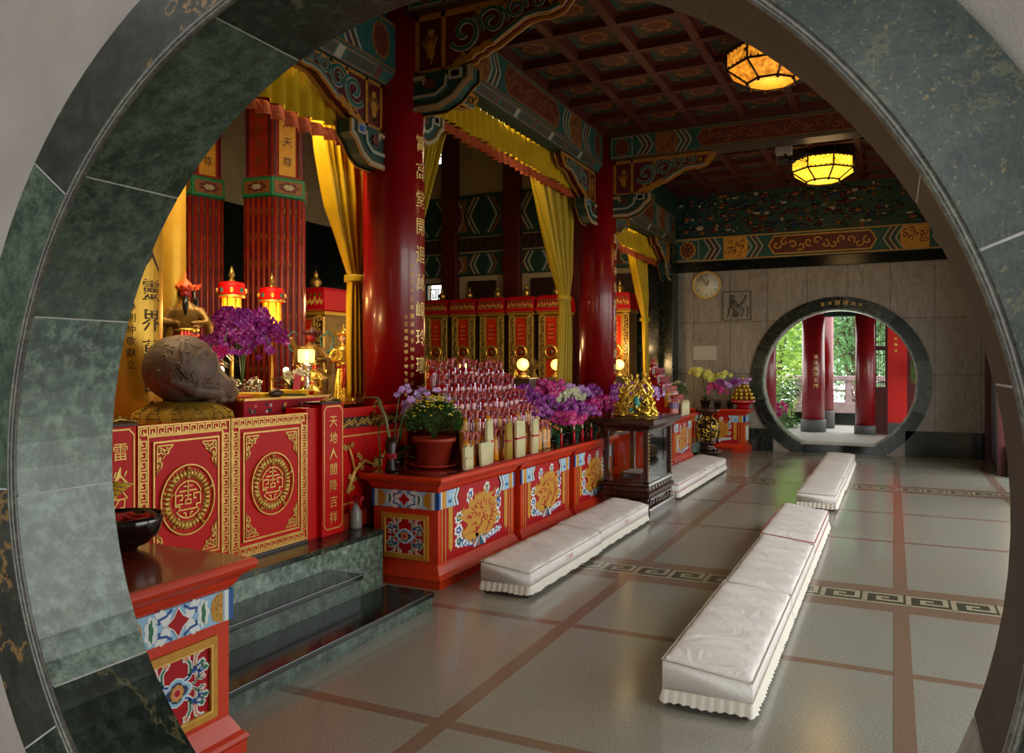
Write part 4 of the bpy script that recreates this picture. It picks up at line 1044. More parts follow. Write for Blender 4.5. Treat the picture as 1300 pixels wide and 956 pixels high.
# ================================================================== RED ALTAR WITH DOUBLE DOORS
ax = -3.60; az = .42
t = thing('altar_cabinet', 'bright red lacquered altar cabinet with gold fretwork double doors and longevity medallions', 'cabinet', (-3.9, 3.5, .405))
mb = MB(); mb.box(-4.25, 2.72, .405, ax - .03, 4.34, 1.24, 'red'); mb.box(-4.2, 2.72, 1.24, ax - .02, 4.34, 1.25, 'red'); mb.build('body', t)
SHOU = [[(0, .95), (0, .1)], [(-.33, .72), (.33, .72)], [(-.62, .47), (.62, .47)], [(-.25, .22), (.25, .22)],
        [(-.2, .0), (.2, .0), (.2, -.22), (-.2, -.22), (-.2, .0)],
        [(-.85, -.2), (-.35, -.2)], [(-.9, .28), (-.42, .28), (-.42, .02), (-.62, .02)], [(-.9, .28), (-.9, -.3), (-.6, -.3), (-.6, -.52)],
        [(.9, .28), (.42, .28), (.42, .02), (.62, .02)], [(.9, .28), (.9, -.3), (.6, -.3), (.6, -.52)],
        [(-.72, -.52), (.72, -.52)], [(-.16, -.7), (-.16, -.9)], [(.16, -.7), (.16, -.9)], [(-.16, -.7), (-.34, -.7)], [(.16, -.7), (.34, -.7)]]
def door_leaf(y0, y1, z0, z1, seed):
    W, H = y1-y0, z1-z0; mx = face_px(ax, y0, z0)
    d = None
    mb = MB(mx); mb.box(0, 0, -.03, W, H, 0, 'red_panel'); d = mb.build('door', t)
    WL[d.name] = Vector(WL[d.name])
    mb = MB(mx); b = .052
    for k in (.006, b + .012): mb.frame(k, k, W - k, H - k, .009, 0, .006, 'gold_leaf')
    greek(mb, .02, .012, W - .04, b - .004, 'gold_leaf', lw=.0075); greek(mb, .02, H - .012 - b + .004, W - .04, b - .004, 'gold_leaf', lw=.0075)
    greek(mb, .012, .07, H - .14, b - .004, 'gold_leaf', True, lw=.0075); greek(mb, W - b - .008, .07, H - .14, b - .004, 'gold_leaf', True, lw=.0075)
    mb.build('fret_border', d)
    mb = MB(mx); i = .098; mb.box(i, i, 0, W - i, H - i, .006, 'red'); mb.frame(i, i, W - i, H - i, .01, 0, .012, 'gold_leaf'); mb.build('inner_frame', d)
    for sx in (0, 1):
        for sy in (0, 1):
            mb = MB(mx); fx = 1 if sx == 0 else -1; fy = 1 if sy == 0 else -1; cx = (i + .02) if sx == 0 else W - i - .02; cy = (i + .02) if sy == 0 else H - i - .02
            s_ = .125
            T = lambda x, y: (cx + fx*x*s_*.85, cy + fy*y*s_*1.25)
            for q in ([(0, 1), (.06, .7), (.22, .62), (.18, .45)], [(0, .6), (.15, .4), (.3, .45)], [(0, .3), (.2, .25), (.28, .1), (.1, .05)], [(.2, .25), (.45, .32), (.4, .15)], [(.28, .1), (.6, .2), (.58, .05)], [(.6, .1), (.8, .12), (1, 0)], [(0, 0), (0, 1)], [(0, 0), (1, 0)], [(.1, .55), (.3, .62), (.22, .8)], [(.4, .4), (.55, .28)], [(.75, .12), (.7, .28), (.5, .3)]):
                mb.stroke([T(*p) for p in q], .0065, 0, .013, 'gold_leaf')
            for p in ((.2, .62), (.32, .44), (.45, .3), (.62, .2), (.1, .82), (.12, .15)): mb.ball((*T(*p), .012), (.008, .009, .007), 'gold_leaf', 6, 4)
            mb.build('corner_scroll', d)
    cx, cy, r_ = W/2, H/2 - .005, .188
    mb = MB(mx); mb.stroke([(cx + r_*cos(a), cy + r_*1.04*sin(a)) for a in [2*pi*q/48 for q in range(48)]], .008, 0, .02, 'gold_leaf', True)
    mb.stroke([(cx + r_*.53*cos(a), cy + r_*.55*sin(a)) for a in [radians(20 + q*10) for q in range(15)]], .0075, 0, .014, 'gold_leaf')
    mb.stroke([(cx + r_*.53*cos(a), cy + r_*.55*sin(a)) for a in [radians(215 + q*9) for q in range(13)]], .0075, 0, .014, 'gold_leaf')
    for q in SHOU: mb.stroke([(cx + p[0]*r_*.52, cy + p[1]*r_*.56) for p in q], .0075, 0, .014, 'gold_leaf')
    r = random.Random(seed)
    for k in range(5):           # five bats
        a0 = pi/2 + k*2*pi/5
        for j in range(9):
            a = a0 + (j-4)*.135; u = Vector((cos(a), sin(a))); tn = Vector((-sin(a), cos(a))); bend = (j-4)*.045
            mb.tube([(cx + r_*(u.x*.62 + tn.x*bend*.2), cy + r_*(u.y*.64 + tn.y*bend*.2), .003), (cx + r_*(u.x*.76 + tn.x*bend*.8), cy + r_*(u.y*.78 + tn.y*bend*.8), .014), (cx + r_*(u.x*.93 + tn.x*bend*.2), cy + r_*(u.y*.95 + tn.y*bend*.2), .003)], [.006, .0125, .003], 'gold_leaf', 6)
        for q in (.66, .8, .93): mb.ball((cx + cos(a0)*r_*q, cy + sin(a0)*r_*q, .014), (.012, .012, .012), 'gold_leaf', 7, 5)
    mb.build('longevity_medallion', d)
door_leaf(2.935, 3.585, .425, 1.285, 1); door_leaf(3.592, 4.285, .425, 1.285, 2)
mb = MB(); mb.box(ax - .03, 2.93, .405, ax + .004, 4.29, .425, 'timber_dark'); mb.build('threshold', t)
def couplet_post(y0, y1, x, z0, z1, txt):
    mb = MB(); mb.box(x - .12, y0, z0, x, y1, z1, 'red'); p = mb.build('couplet_post', t, bevel=.006)
    mb = MB(face_px(x, y0, z0)); W, H = y1-y0, z1-z0
    m_ = .018; c = .03
    mb.stroke([(m_ + c, m_+.03), (W-m_-c, m_+.03), (W-m_, m_+.03+c), (W-m_, H-m_-c), (W-m_-c, H-m_), (m_+c, H-m_), (m_, H-m_-c), (m_, m_+.03+c)], .008, 0, .004, 'gold_leaf', True)
    n = len(txt); mb.vtext(txt, W/2, H - .07, (H - .14)/n, min(.8*(H - .14)/n, W*.5), 'gold_leaf', .004); mb.build('gold_couplet', p)
couplet_post(2.72, 2.92, ax + .015, .405, 1.29, '雷火分明神威')
couplet_post(4.42, 4.66, ax + .02, .405, 1.335, '天地人間降吉祥')
mb = MB(); mb.box(ax - .2, 4.30, .405, ax - .02, 4.42, 1.31, 'red'); mb.build('corner_return', t)
# metal corner lamps/clamps on top of the posts
for y in (2.80, 4.5):
    t2 = thing('metal_bracket', 'small bronze clamp on top of the %s red couplet post' % ('left' if y < 3 else 'right'), 'bracket', (ax - .04, y, 1.29 if y < 3 else 1.335))
    z = 1.29 if y < 3 else 1.335
    mb = MB(); mb.box(ax - .12, y - .1, z, ax + .03, y + .12, z + .015, 'bronze'); mb.build('plate', t2)
    mb = MB(); mb.tube([(ax + .02, y - .08, z + .02), (ax + .03, y, z + .04), (ax + .02, y + .1, z + .02)], .02, 'brass', 8, flat=.6); mb.ball((ax + .03, y, z + .05), .014, 'brass', 8); mb.build('lever', t2)
# red relief wing behind the tables
t = thing('altar_wing', 'red altar side wing with gilt openwork strip and plum blossom relief', 'screen', (-3.75, 5.1, .405))
wx = -3.66
mb = MB(); mb.box(wx - .05, 4.67, .405, wx, 5.62, 1.27, 'red'); mb.box(wx - .03, 4.67, .405, wx + .05, 5.62, .52, 'vermilion_dark'); mb.box(wx - .05, 4.67, 1.25, wx + .03, 5.62, 1.285, 'red'); mb.build('panel_body', t)
mb = MB(face_px(wx, 4.67, .52)); r = random.Random(4)
mb.box(.0, .62, 0, .95, .70, .006, 'timber_dark')
for k in range(34): mb.spiral(.03 + k*.027, .66 + .015*sin(k*2.1), .022, .9, k*1.1, .008, 0, .016, 'gold_leaf', n=8)
mb.build('openwork_strip', t)
mb = MB(face_px(wx, 4.67, .52)); mb.frame(.06, .06, .9, .56, .01, 0, .006, 'gold_leaf')
mb.tube([(.12, .14, .01), (.2, .3, .02), (.32, .36, .02), (.5, .3, .02), (.62, .42, .01)], [.02, .016, .012, .012, .006], 'gold_leaf', 6)
mb.tube([(.2, .3, .02), (.16, .42, .02), (.13, .5, .01)], .009, 'gold_leaf', 6)
for k in range(26):
    x, y = r.choice(((.13, .47), (.3, .36), (.5, .3), (.6, .42), (.24, .3), (.16, .2))); x += r.uniform(-.06, .06); y += r.uniform(-.06, .06)
    for j in range(5): a = j*2*pi/5; mb.ball((x + .014*cos(a), y + .014*sin(a), .018), .009, 'gold_leaf', 6, 4)
mb.build('plum_blossom_relief', t)

# ================================================================== PAINTED ALTAR TABLES
def altar_table(x0, x1, y0, y1, label, front=True, end=False, px=True, group=None, h=.805, seed=0, endpx=False, local=False):
    """x0..x1, y0..y1 = body footprint; px: the long painted face looks to +X"""
    t = thing('altar_table', label, 'table', ((x0+x1)/2, (y0+y1)/2, 0), group)
    mb = MB(); mb.box(x0, y0, .13, x1, y1, .70, 'vermilion'); mb.build('carcass', t)
    mb = MB(); moulding(mb, x0, y0, x1, y1, [(.05, 0), (.05, .05), (.06, .065), (.05, .08), (.035, .095), (.012, .14), (0, .16)], 'vermilion'); mb.build('plinth', t)
    mb = MB(); moulding(mb, x0, y0, x1, y1, [(0, .69), (.012, .695), (.022, .71), (.03, .73), (.045, .74), (.06, .755), (.075, .762), (.082, .778), (.082, .79), (.075, .803), (.06, .8035)], 'vermilion')
    mb.build('cornice', t, bevel=.002)
    mb = MB(); mb.box(x0 - .055, y0 - .055, .8, x1 + .055, y1 + .055, h, 'top_lacquer'); mb.build('lacquered_top', t)
    def long_face(mx, W):
        mb = MB(mx); mb.box(0, .17, 0, W, .69, .006, 'vermilion')
        mb.box(.045, .17, 0, W - .045, .69, .009, 'crimson')
        for x in (.05, .1, W - .05, W - .1): mb.box(x - .006, .17, 0, x + .006, .56, .012, 'paint_gold')
        z = .011
        for s_ in (0, 1):
            o = mb.mx; mb.at(mx if s_ == 0 else mx @ Matrix(((-1, 0, 0, W), (0, 1, 0, 0), (0, 0, 1, 0), (0, 0, 0, 1))))
            cols = ['paint_blue', 'paint_white', 'paint_gold', 'paint_sky']; xs = [0, .03, .045, .11, .14]
            for c, a, b in zip(cols, xs, xs[1:]): mb.box(a, .56, 0, b, .685, z + .002, c)
            mb.prism([(.13, .56), (.29, .56), (.25, .62), (.30, .685), (.13, .685)], 0, z + .003, 'paint_sky')
            for q in (0, .045): mb.stroke([(.235 + q, .56), (.205 + q, .62), (.245 + q, .685)], .016, 0, z + .005, 'paint_white'); mb.stroke([(.25 + q, .56), (.222 + q, .62), (.262 + q, .685)], .01, 0, z + .005, 'black' if q else 'dark_red')
            for q in (.145, .17): mb.spiral(q, .6, .016, .9, q*40, .006, 0, z + .006, 'paint_blue', n=8); mb.spiral(q + .01, .65, .016, .9, q*50, .006, 0, z + .006, 'paint_white', n=8)
            mb.prism([(.14, .56), (.20, .56), (.20, .26), (.17, .225), (.14, .26)], 0, z + .003, 'paint_gold')
            mb.at(o)
        mb.at(mx @ Matrix.Translation((W/2, .39, .006))); dragon(mb, 0, .015, min(.72, W - .5), .42, .006, seed); mb.build('painted_dragon_front', t)
    def end_face(mx, W):
        mb = MB(mx); cartouche_band(mb, -.012, W + .012, .56, .685, .012); mb.build('cartouche_band', t)
        mb = MB(mx); flower_panel(mb, .085, W - .085, .2, .50); mb.build('carved_flower_panel', t)
    if px:
        if front: long_face(face_px(x1, y0, 0), y1 - y0)
        if end: end_face(face_ny(x0, y0, 0), x1 - x0)
        if endpx: end_face(face_px(x1, y0, 0), y1 - y0)
    else:
        long_face(face_ny(x0, y0, 0), x1 - x0)
        mb = MB(face_px(x1, y0, 0)); mb.box(0, .56, 0, y1-y0, .685, .012, 'paint_sky'); mb.box(0, .56, 0, .03, .685, .014, 'paint_blue'); mb.box(.05, .56, 0, .1, .685, .014, 'paint_gold'); mb.frame(.06, .2, y1-y0-.06, .5, .02, 0, .01, 'paint_gold'); mb.box(.08, .22, 0, y1-y0-.08, .48, .006, 'paint_white'); mb.build('painted_side', t)
    return t
altar_table(-3.52, -2.97, 4.95, 6.22, 'first painted altar table, carved end panel towards the camera, under the potted chrysanthemum', end=True, seed=1)
altar_table(-3.52, -2.97, 6.36, 7.53, 'second painted dragon altar table of the row, behind the kneeling benches', seed=2)
altar_table(-3.52, -2.97, 7.67, 8.84, 'third painted dragon altar table, next to the dark glass display case', seed=3)
altar_table(-3.60, -3.10, 10.9, 12.13, 'painted altar table hidden behind the dark display case', seed=4)
altar_table(-3.60, -3.10, 12.27, 13.5, 'far painted altar table carrying the small bottle pyramid and red pot of daisies', seed=5)
altar_table(-3.5, -2.48, 15.12, 15.6, 'altar table against the far wall with the yellow orchids and gold offering cone', px=False, seed=6)
altar_table(-3.12, -2.475, 1.92, 2.46, 'foreground vermilion altar table cut off by the arch, with the dark bowl on it', front=False, endpx=True)
# dark filler cabinet between third table and display case
# ================================================================== KNEELING BENCHES
def kneeler(x0, x1, y0, y1, label, pipe='piping_cream', group=None, text=True, h=.19, seed=0, tilt=.045):
    t = thing('kneeling_bench', label, 'bench', ((x0+x1)/2, (y0+y1)/2, 0), group); r = random.Random(seed)
    nx, ny = 14, 40; W, L = x1-x0, y1-y0
    ph = [r.uniform(0, 6) for _ in range(6)]
    # cover: rounded pad as a closed grid
    mb = MB(); rs = []
    zb = h - .10
    def wr(x, y): return .0035*sin(9*x + 14*y + ph[0]) + .003*sin(26*y - 11*x + ph[1]) + .002*sin(43*(x+y) + ph[2]) + .006*sin(pi*(x-x0)/W)*sin(pi*(y-y0)/L)
    prof = [(0, zb)] + [(0, zb + .04), (0, h - .028), (.006, h - .012), (.016, h - .003), (.03, h)] + [(.03 + (W/2 - .03)*k/6, h + .003) for k in range(1, 6)]
    for j in range(ny + 1):
        v = j/ny; y = y0 + L*v; e = min(v, 1-v)*L
        inset = 0 if e > .03 else .0
        zdrop = 0 if e > .03 else (.03 - e)**2/.03*.6
        left = [(x0 + a, z) for a, z in prof]; right = [(x1 - a, z) for a, z in prof][::-1]
        row = []
        for x, z in left + right: row.append((x, y, z + (tilt*(x1 - x)/W if z > zb + .03 else 0) + (wr(x, y) - zdrop if z > h - .01 else (.002*sin(y*31 + ph[3]) if z > zb else 0))))
        rs.append(row)
    rs = [r_[::-1] for r_ in rs]
    mb.rings(rs, 'bench_cloth', True, True, True); mb.build('padded_cover', t)
    mb = MB(); zz = h - .012
    ring = [(x0 - .002, y0 - .002), (x1 + .002, y0 - .002), (x1 + .002, y1 + .002), (x0 - .002, y1 + .002), (x0 - .002, y0 - .002)]
    mb.tube([(a, b, zz + tilt*(x1 - a)/W) for a, b in ring], .0035, pipe, 5); mb.tube([(a, b, zb) for a, b in ring], .003, pipe, 5); mb.build('piping', t)
    mb = MB(); n = int(2*(W+L)/.011); P_ = 2*(W+L)
    def per(s_):
        s_ = s_ % P_
        if s_ < W: return (x0 + s_, y0), (0, -1)
        s_ -= W
        if s_ < L: return (x1, y0 + s_), (1, 0)
        s_ -= L
        if s_ < W: return (x1 - s_, y1), (0, 1)
        return (x0, y1 - (s_ - W)), (-1, 0)
    vs = []
    for i in range(n):
        (x, y), (a, b) = per(P_*i/n); k = sin(P_*i/n*2*pi/.044 + .7*sin(i*.13 + ph[4]))
        vs.append((x, y, zb + .002)); vs.append((x + a*(.004 + .010*(k+1)), y + b*(.004 + .010*(k+1)), .028 + .004*sin(i*.3 + ph[5])))
    mb.add(vs, [(2*i, 2*i+1, (2*i+3) % (2*n), (2*i+2) % (2*n)) for i in range(n)], 'bench_skirt', True); mb.build('pleated_skirt', t)
    mb = MB(); mb.box(x0 + .02, y0 + .02, .05, x1 - .02, y1 - .02, zb, 'timber_dark'); mb.build('frame', t)
    for sx in (0, 1):
        for sy in (0, 1):
            mb = MB(); a = x0 + .02 + sx*(W - .08); b = y0 + .02 + sy*(L - .08); mb.box(a, b, 0, a + .04, b + .04, .05, 'timber_dark'); mb.build('leg', t)
    if text:
        mb = MB(face_px(x1, 0, 0)); mb.vtext(' ', 0, 0, .1, .05, 'band_red')
        for k, ch in enumerate('三清宮'): mb.text(ch, y0 + L*.5 + (k-1)*.05, h - .052, .042, 'band_red', .0035)
        mb.build('red_lettering', t)
    return t
kneeler(-2.63, -2.25, 4.98, 6.46, 'white covered kneeling bench nearest the camera in front of the altar tables', seed=1)
kneeler(-2.65, -2.27, 6.48, 7.98, 'white kneeling bench with red lettering touching the foot of the glass case', seed=2)
kneeler(-2.75, -2.32, 9.47, 10.95, 'white kneeling bench with thin red piping just beyond the glass case', 'band_red', text=False, seed=3)
kneeler(-2.75, -2.32, 10.97, 12.45, 'white kneeling bench at the far end of the altar side, before the gilt globe', seed=4)
kneeler(-.98, -.57, 3.68, 5.2, 'foreground white kneeling bench in the middle row, cut by the bottom edge', seed=5, text=False)
kneeler(-.975, -.57, 5.22, 6.77, 'second white kneeling bench of the middle row over the meander band', seed=6, text=False, h=.186)
kneeler(-.99, -.57, 6.79, 8.35, 'third white kneeling bench of the middle row with red piping along its end and side', 'band_red', seed=7, text=False, h=.198)
kneeler(-.98, -.57, 9.42, 10.9, 'near bench of the farther middle row, white with pleated skirt', seed=8, tilt=.01)
kneeler(-.97, -.56, 10.92, 12.4, 'middle bench of the farther white row leading to the moon gate', seed=9, tilt=.01)
kneeler(-.97, -.56, 12.42, 13.95, 'farthest white kneeling bench, directly before the far moon gate', seed=10, tilt=.01)

# ================================================================== DISPLAY CASE
cx0, cx1, cy0, cy1 = -2.86, -2.36, 8.28, 9.30
t = thing('display_case', 'dark carved wooden display case with glass sides standing at the end of the benches', 'case', ((cx0+cx1)/2, (cy0+cy1)/2, 0))
mb = MB(); moulding(mb, cx0, cy0, cx1, cy1, [(.03, 0), (.03, .06), (.02, .075), (.0, .09)], 'case_wood'); mb.build('plinth', t)
mb = MB()
for x in (cx0, cx1 - .05):
    for y in (cy0, cy1 - .05): mb.box(x, y, .09, x + .05, y + .05, .2, 'case_wood')
mb.build('feet_posts', t)
mb = MB(); moulding(mb, cx0, cy0, cx1, cy1, [(0, .18), (.015, .2), (.02, .24), (0, .26), (0, .30), (.02, .32), (.01, .34), (.0, .345)], 'case_wood')
for mx, W in ((face_px(cx1, cy0, 0), cy1-cy0), (face_ny(cx0, cy0, 0), cx1-cx0)):
    mb.at(mx)
    for k in range(int(W/.12)):
        x = .07 + k*.12; mb.spiral(x, .14, .035, 1.0, k*pi, .014, -.01, .012, 'case_wood', d=1 if k % 2 else -1, n=10); mb.box(x - .03, .262, 0, x + .03, .295, .008, 'case_wood')
    mb.prism([(.05, .18), (W - .05, .18), (W - .12, .15), (W - .3, .165), (W/2, .13), (.3, .165), (.12, .15)], -.01, .01, 'case_wood')
mb.build('carved_apron', t)
for x, y in ((cx0, cy0), (cx1 - .055, cy0), (cx0, cy1 - .055), (cx1 - .055, cy1 - .055)):
    mb = MB(); mb.box(x, y, .34, x + .055, y + .055, .93, 'case_wood'); mb.build('corner_post', t, bevel=.004)
mb = MB()
for k in range(14):
    for y in (cy0 + .03, cy1 - .03): mb.ball((cx1 + .003, y, .38 + k*.038), .009, 'gold_leaf', 6, 4)
mb.build('gilt_beading', t)
mb = MB(); mb.box(cx0, cy0, .34, cx1, cy1, .36, 'case_wood'); mb.build('floor_board', t)
mb = MB(); mb.box(cx1 - .03, cy0 + .055, .36, cx1 - .025, cy1 - .055, .9, 'glass'); mb.build('glass_pane', t)
mb = MB(); mb.box(cx0 + .055, cy0 + .025, .36, cx1 - .055, cy0 + .03, .9, 'glass'); mb.build('glass_pane', t)
mb = MB()
for k in range(6): mb.text('誠心敬獻'[k % 4], cx0 + .1, .85 - k*.045, .035, 'gold_dull', .0, lambda x, y, z: (x, cy0 + .022, y))
mb.build('gold_lettering', t)
mb = MB(); moulding(mb, cx0, cy0, cx1, cy1, [(0, .90), (.01, .92), (.03, .94), (.05, .955), (.075, .965), (.085, .985), (.085, 1.03), (.07, 1.04)], 'case_wood'); mb.build('top', t)
mb = MB()
for k in range(5): mb.prism([(cy1 - .2 - .02, .93), (cy1 - .2 + .02, .93), (cy1 - .19, .55), (cy1 - .2, .5), (cy1 - .21, .55)], .0, .004, 'red_paper', P((cx1 + .002, 0, 0), (0, 1, 0), (0, 0, 1)))
tag(mb.build('red_ribbon'), 'red ribbon hanging on the side of the dark glass case', 'ribbon')
t = thing('wooden_offering_box', 'small brown box lying inside the dark glass case', 'box', (-2.6, 8.9, .36))
mb = MB(); mb.box(-2.75, 8.5, .36, -2.5, 8.9, .42, 'timber_dark'); mb.build('box', t, bevel=.005)
mb = MB(); mb.box(-2.72, 8.53, .42, -2.53, 8.87, .425, 'white_board'); mb.build('paper', t)

# gold dragon sculpture on the case
t = thing('dragon_sculpture', 'gilded openwork sculpture of coiling dragons standing on the dark glass case', 'sculpture', (-2.6, 8.62, 1.04))
mb = MB(); r = random.Random(11); bx, by = -2.6, 8.62
for k in range(26):
    a0 = r.uniform(0, 2*pi); h = r.uniform(.2, .47); pts = []; rr = []
    for j in range(9):
        q = j/8; rad = .2*(1 - .35*q)*(1 + .12*sin(q*9 + k)); a = a0 + q*r.uniform(1.2, 1.8)*(1 if k % 2 else -1)
        pts.append((bx + rad*1.1*cos(a), by + rad*.7*sin(a), 1.05 + h*q + .02*sin(q*12 + k))); rr.append(.019*(1 - .6*q) + .004)
    mb.tube(pts, rr, 'gold_bright', 6)
for k in range(46):
    a = r.uniform(0, 2*pi); q = r.random(); rad = .2*(1 - .35*q); p = (bx + rad*1.1*cos(a), by + rad*.7*sin(a), 1.06 + .42*q)
    if k % 2: mb.ball(p, (r.uniform(.012, .03),)*3, 'gold_bright', 7, 5)
    else: mb.tube([p, (p[0] + .03*cos(a), p[1] + .03*sin(a), p[2] + .04), (p[0] + .02*cos(a), p[1], p[2] + .075)], [.014, .009, .002], 'gold_bright', 5)
for k in range(9):
    a = 2*pi*k/9; mb.ball((bx + .22*cos(a), by + .15*sin(a), 1.06), (.04, .035, .02), 'gold_bright', 8, 5)
mb.build('coiling_dragons', t)
mb = MB(); mb.ball((bx + .05, by - .13, 1.2), (.035, .03, .08), 'turquoise', 9); mb.ball((bx - .02, by - .12, 1.12), (.03, .03, .03), 'turquoise', 8); mb.build('turquoise_rock', t)
mb = MB(); mb.lathe([(.23, 0), (.24, .015), (.21, .03)], 'gold_dull', 20, (bx, by, 1.035), True, 0, True, 1.05, .7); mb.build('foot_plate', t)

# ================================================================== OFFERING BOTTLES
def bottle_proto(kind):
    """prototype at the origin, about 0.27 m tall; faces +X"""
    spec = {'amber': ('amber', 'label_mixed', 'label_silver', 'film_pink'), 'red': ('film_red', 'film_red', 'label_silver', 'film_dark'), 'silver': ('film_pink', 'robe_purple', 'label_silver', 'film_red')}[kind]
    t = thing('offering_bottle', 'x', 'bottle', (0, 0, 0))
    mb = MB(); mb.lathe([(.034, 0), (.037, .01), (.037, .16), (.033, .18), (.018, .20), (.014, .21)], spec[0], 12); mb.build('bottle_body', t)
    mb = MB(); mb.lathe([(.039, .10), (.0395, .105), (.0395, .165), (.037, .178)], spec[1], 12, cap=False); mb.build('label', t)
    mb = MB(); ring = []
    for j, (r_, z) in enumerate(((.03, .165), (.024, .19), (.012, .215), (.02, .235), (.03, .262))):
        ring.append([(r_*(1 + .28*((i % 2)*2-1)*(j/4))*cos(2*pi*i/10), r_*(1 + .28*((i % 2)*2-1)*(j/4))*sin(2*pi*i/10), z + (.012*(i % 2) if j > 2 else 0)) for i in range(10)])
    mb.rings(ring, spec[3], False, False); mb.lathe([(.015, .212), (.017, .217), (.015, .222)], spec[2], 10); mb.build('twisted_wrapper', t)
    mb = MB(); mb.box(.034, -.006, .09, .0425, .006, .2, spec[2]); mb.build('ribbon', t)
    return t
PROT = {k: bottle_proto(k) for k in ('amber', 'red', 'silver')}; used = set()
def bottle(kind, x, y, z, label, group, rz=0, scale=1.0):
    p = PROT[kind]
    if kind not in used:
        used.add(kind); KD[p.name] = kids(p); p.location = (x, y, z); p.rotation_euler = (0, 0, rz); p['label'] = label; p['group'] = group; p.scale = (scale,)*3; return p
    return copy_tree(p, (x, y, z), rz, label, group, scale=scale)
def rack(x0, x1, y0, y1, z, steps, dz, label, mat_='red', overlap=0):
    mb = MB()
    for k in range(steps):
        f = (x1-x0)/steps*k; g = overlap*k
        if k: mb.box(x0, y0 + g, z + dz*(k-1), x1 - f, y1 - g, z + dz*k - .002, mat_)
    return tag(mb.build('display_rack'), label, 'rack')
r = random.Random(21)
T1 = .807
rack(-3.56, -2.98, 5.62, 7.16, T1, 5, .135, 'stepped red rack under the large pyramid of offering bottles', 'dark_red', .02)
dx = .58/5; r2 = random.Random(77)
for k in range(5):
    x = -2.98 - dx*(k + .5); z = T1 + .135*k; ya, yb = (5.50 if k == 0 else 5.66) + .02*k, 7.12 - .02*k
    n = int((yb - ya)/.1)
    for i in range(n + 1):
        y = ya + (yb - ya)*i/n
        kind = 'amber' if k == 0 or (k == 1 and i % 2 == 0) else 'red'
        if k == 0: lb, g = 'amber oil bottle in the front row of the large pyramid, yellow patterned label', 'amber bottles along the front of the large pyramid'
        elif kind == 'amber': lb, g = 'amber oil bottle on the second tier of the large pyramid', 'amber bottles on the second tier'
        else: lb, g = ['', 'red wrapped bottle on the second tier of the large pyramid', 'red wrapped bottle on the third tier of the large pyramid', 'red wrapped bottle on the fourth tier of the large pyramid', 'red wrapped bottle on the top tier of the large pyramid'][k], 'red bottles tier %s of the large pyramid' % ['one', 'two', 'three', 'four', 'five'][k]
        bottle(kind, x, y + r.uniform(-.006, .006), z, lb, g, r.uniform(-.5, .5), (1.0 if k == 0 else 1.12)*r2.uniform(.94, 1.08))
# small far pyramid on a black tray
mb = MB(); mb.box(-3.5, 11.95, .807, -2.98, 12.75, .83, 'black'); tag(mb.build('black_tray', bevel=.005), 'black tray under the small bottle pyramid on the far altar table', 'tray')
rack(-3.48, -3.0, 12.0, 12.7, .83, 5, .14, 'stepped red rack under the small far pyramid of bottles', 'crimson', .06)
for k in range(5):
    x = -3.0 - .096*(k + .5); z = .83 + .14*k; ya, yb = 12.04 + .06*k, 12.66 - .06*k; n = max(1, int((yb-ya)/.09))
    for i in range(n + 1):
        y = ya + (yb-ya)*i/n; kind = 'silver' if k == 0 and i < 3 else ('amber' if k < 2 else 'red')
        lb = {'silver': 'purple and red patterned bottle at the camera end of the small far pyramid', 'amber': 'amber bottle low on the small far pyramid', 'red': 'red and silver wrapped bottle high on the small far pyramid'}[kind]
        bottle(kind, x, y, z, lb, kind + ' bottles of the small far pyramid', r.uniform(-.3, .3), 1.2)
# incense bundles standing in front of the bottles
def bundle_proto(m, w, h, band=True):
    t = thing('incense_bundle', 'x', 'incense bundle', (0, 0, 0))
    mb = MB(face_px(0, -w/2, 0)); pts = []; q = random.Random(int(w*1000))
    n = 8
    for i in range(n + 1): pts.append((w*i/n, h + q.uniform(-.008, .008)))
    mb.prism([(0, 0), (w, 0)] + pts[::-1], 0, .022, m)
    for i in range(9): mb.tube([(w*(i+.5)/9, .004, .022), (w*(i+.5)/9 + q.uniform(-.003, .003), h - .006, .021)], .0045, m, 5)
    mb.build('wrapped_sticks', t)
    if band:
        mb = MB(face_px(0, -w/2, 0)); mb.box(-.003, h*.5, -.003, w + .003, h*.5 + .016, .03, 'band_red'); mb.build('red_band', t)
    return t
bs = [('bundle_paper', .12, .085, False, 5.36, .005, 0, 'small cream incense packet lying low beside the terracotta pot'), ('bundle_paper', .13, .17, False, 5.40, -.02, 0, 'cream packet standing right behind the small low one by the pot'), ('bundle_paper', .17, .19, False, 5.66, .0, .12, 'wide tilted cream incense packet to the right of the pot'),
      ('bundle_paper', .10, .35, True, 5.76, -.022, 0, 'tall cream incense bundle with red band behind the tilted packet'), ('bundle_gold', .10, .31, True, 6.08, .0, .0, 'narrow gold-brown incense bundle with red band'),
      ('bundle_paper', .17, .32, True, 6.31, .0, .02, 'broad cream incense bundle with red band right of the gold-brown one'), ('bundle_paper', .12, .31, True, 6.62, .0, -.03, 'rightmost slim cream incense bundle with red band')]
for m_, w, h, bd, y, dxx, tilt, lb in bs:
    t = bundle_proto(m_, w, h, bd); t.location = (-2.955 + dxx, y, T1); t.rotation_euler = (tilt, 0, 0); t['label'] = lb
mb = MB(); mb.box(-2.99, 5.3, T1, -2.915, 6.8, T1 + .003, 'band_red'); tag(mb.build('red_table_runner'), 'red paper strip under the incense bundles on the altar table edge', 'runner')
for i in range(7):
    t = bundle_proto('bundle_paper', .075, .2 + .03*(i % 2), False); t.location = (-2.97 + .0*(i % 2), 12.3 + i*.065, .83); t['label'] = 'cream incense packet leaning at the foot of the small far pyramid'; t['group'] = 'cream packets at the far pyramid'

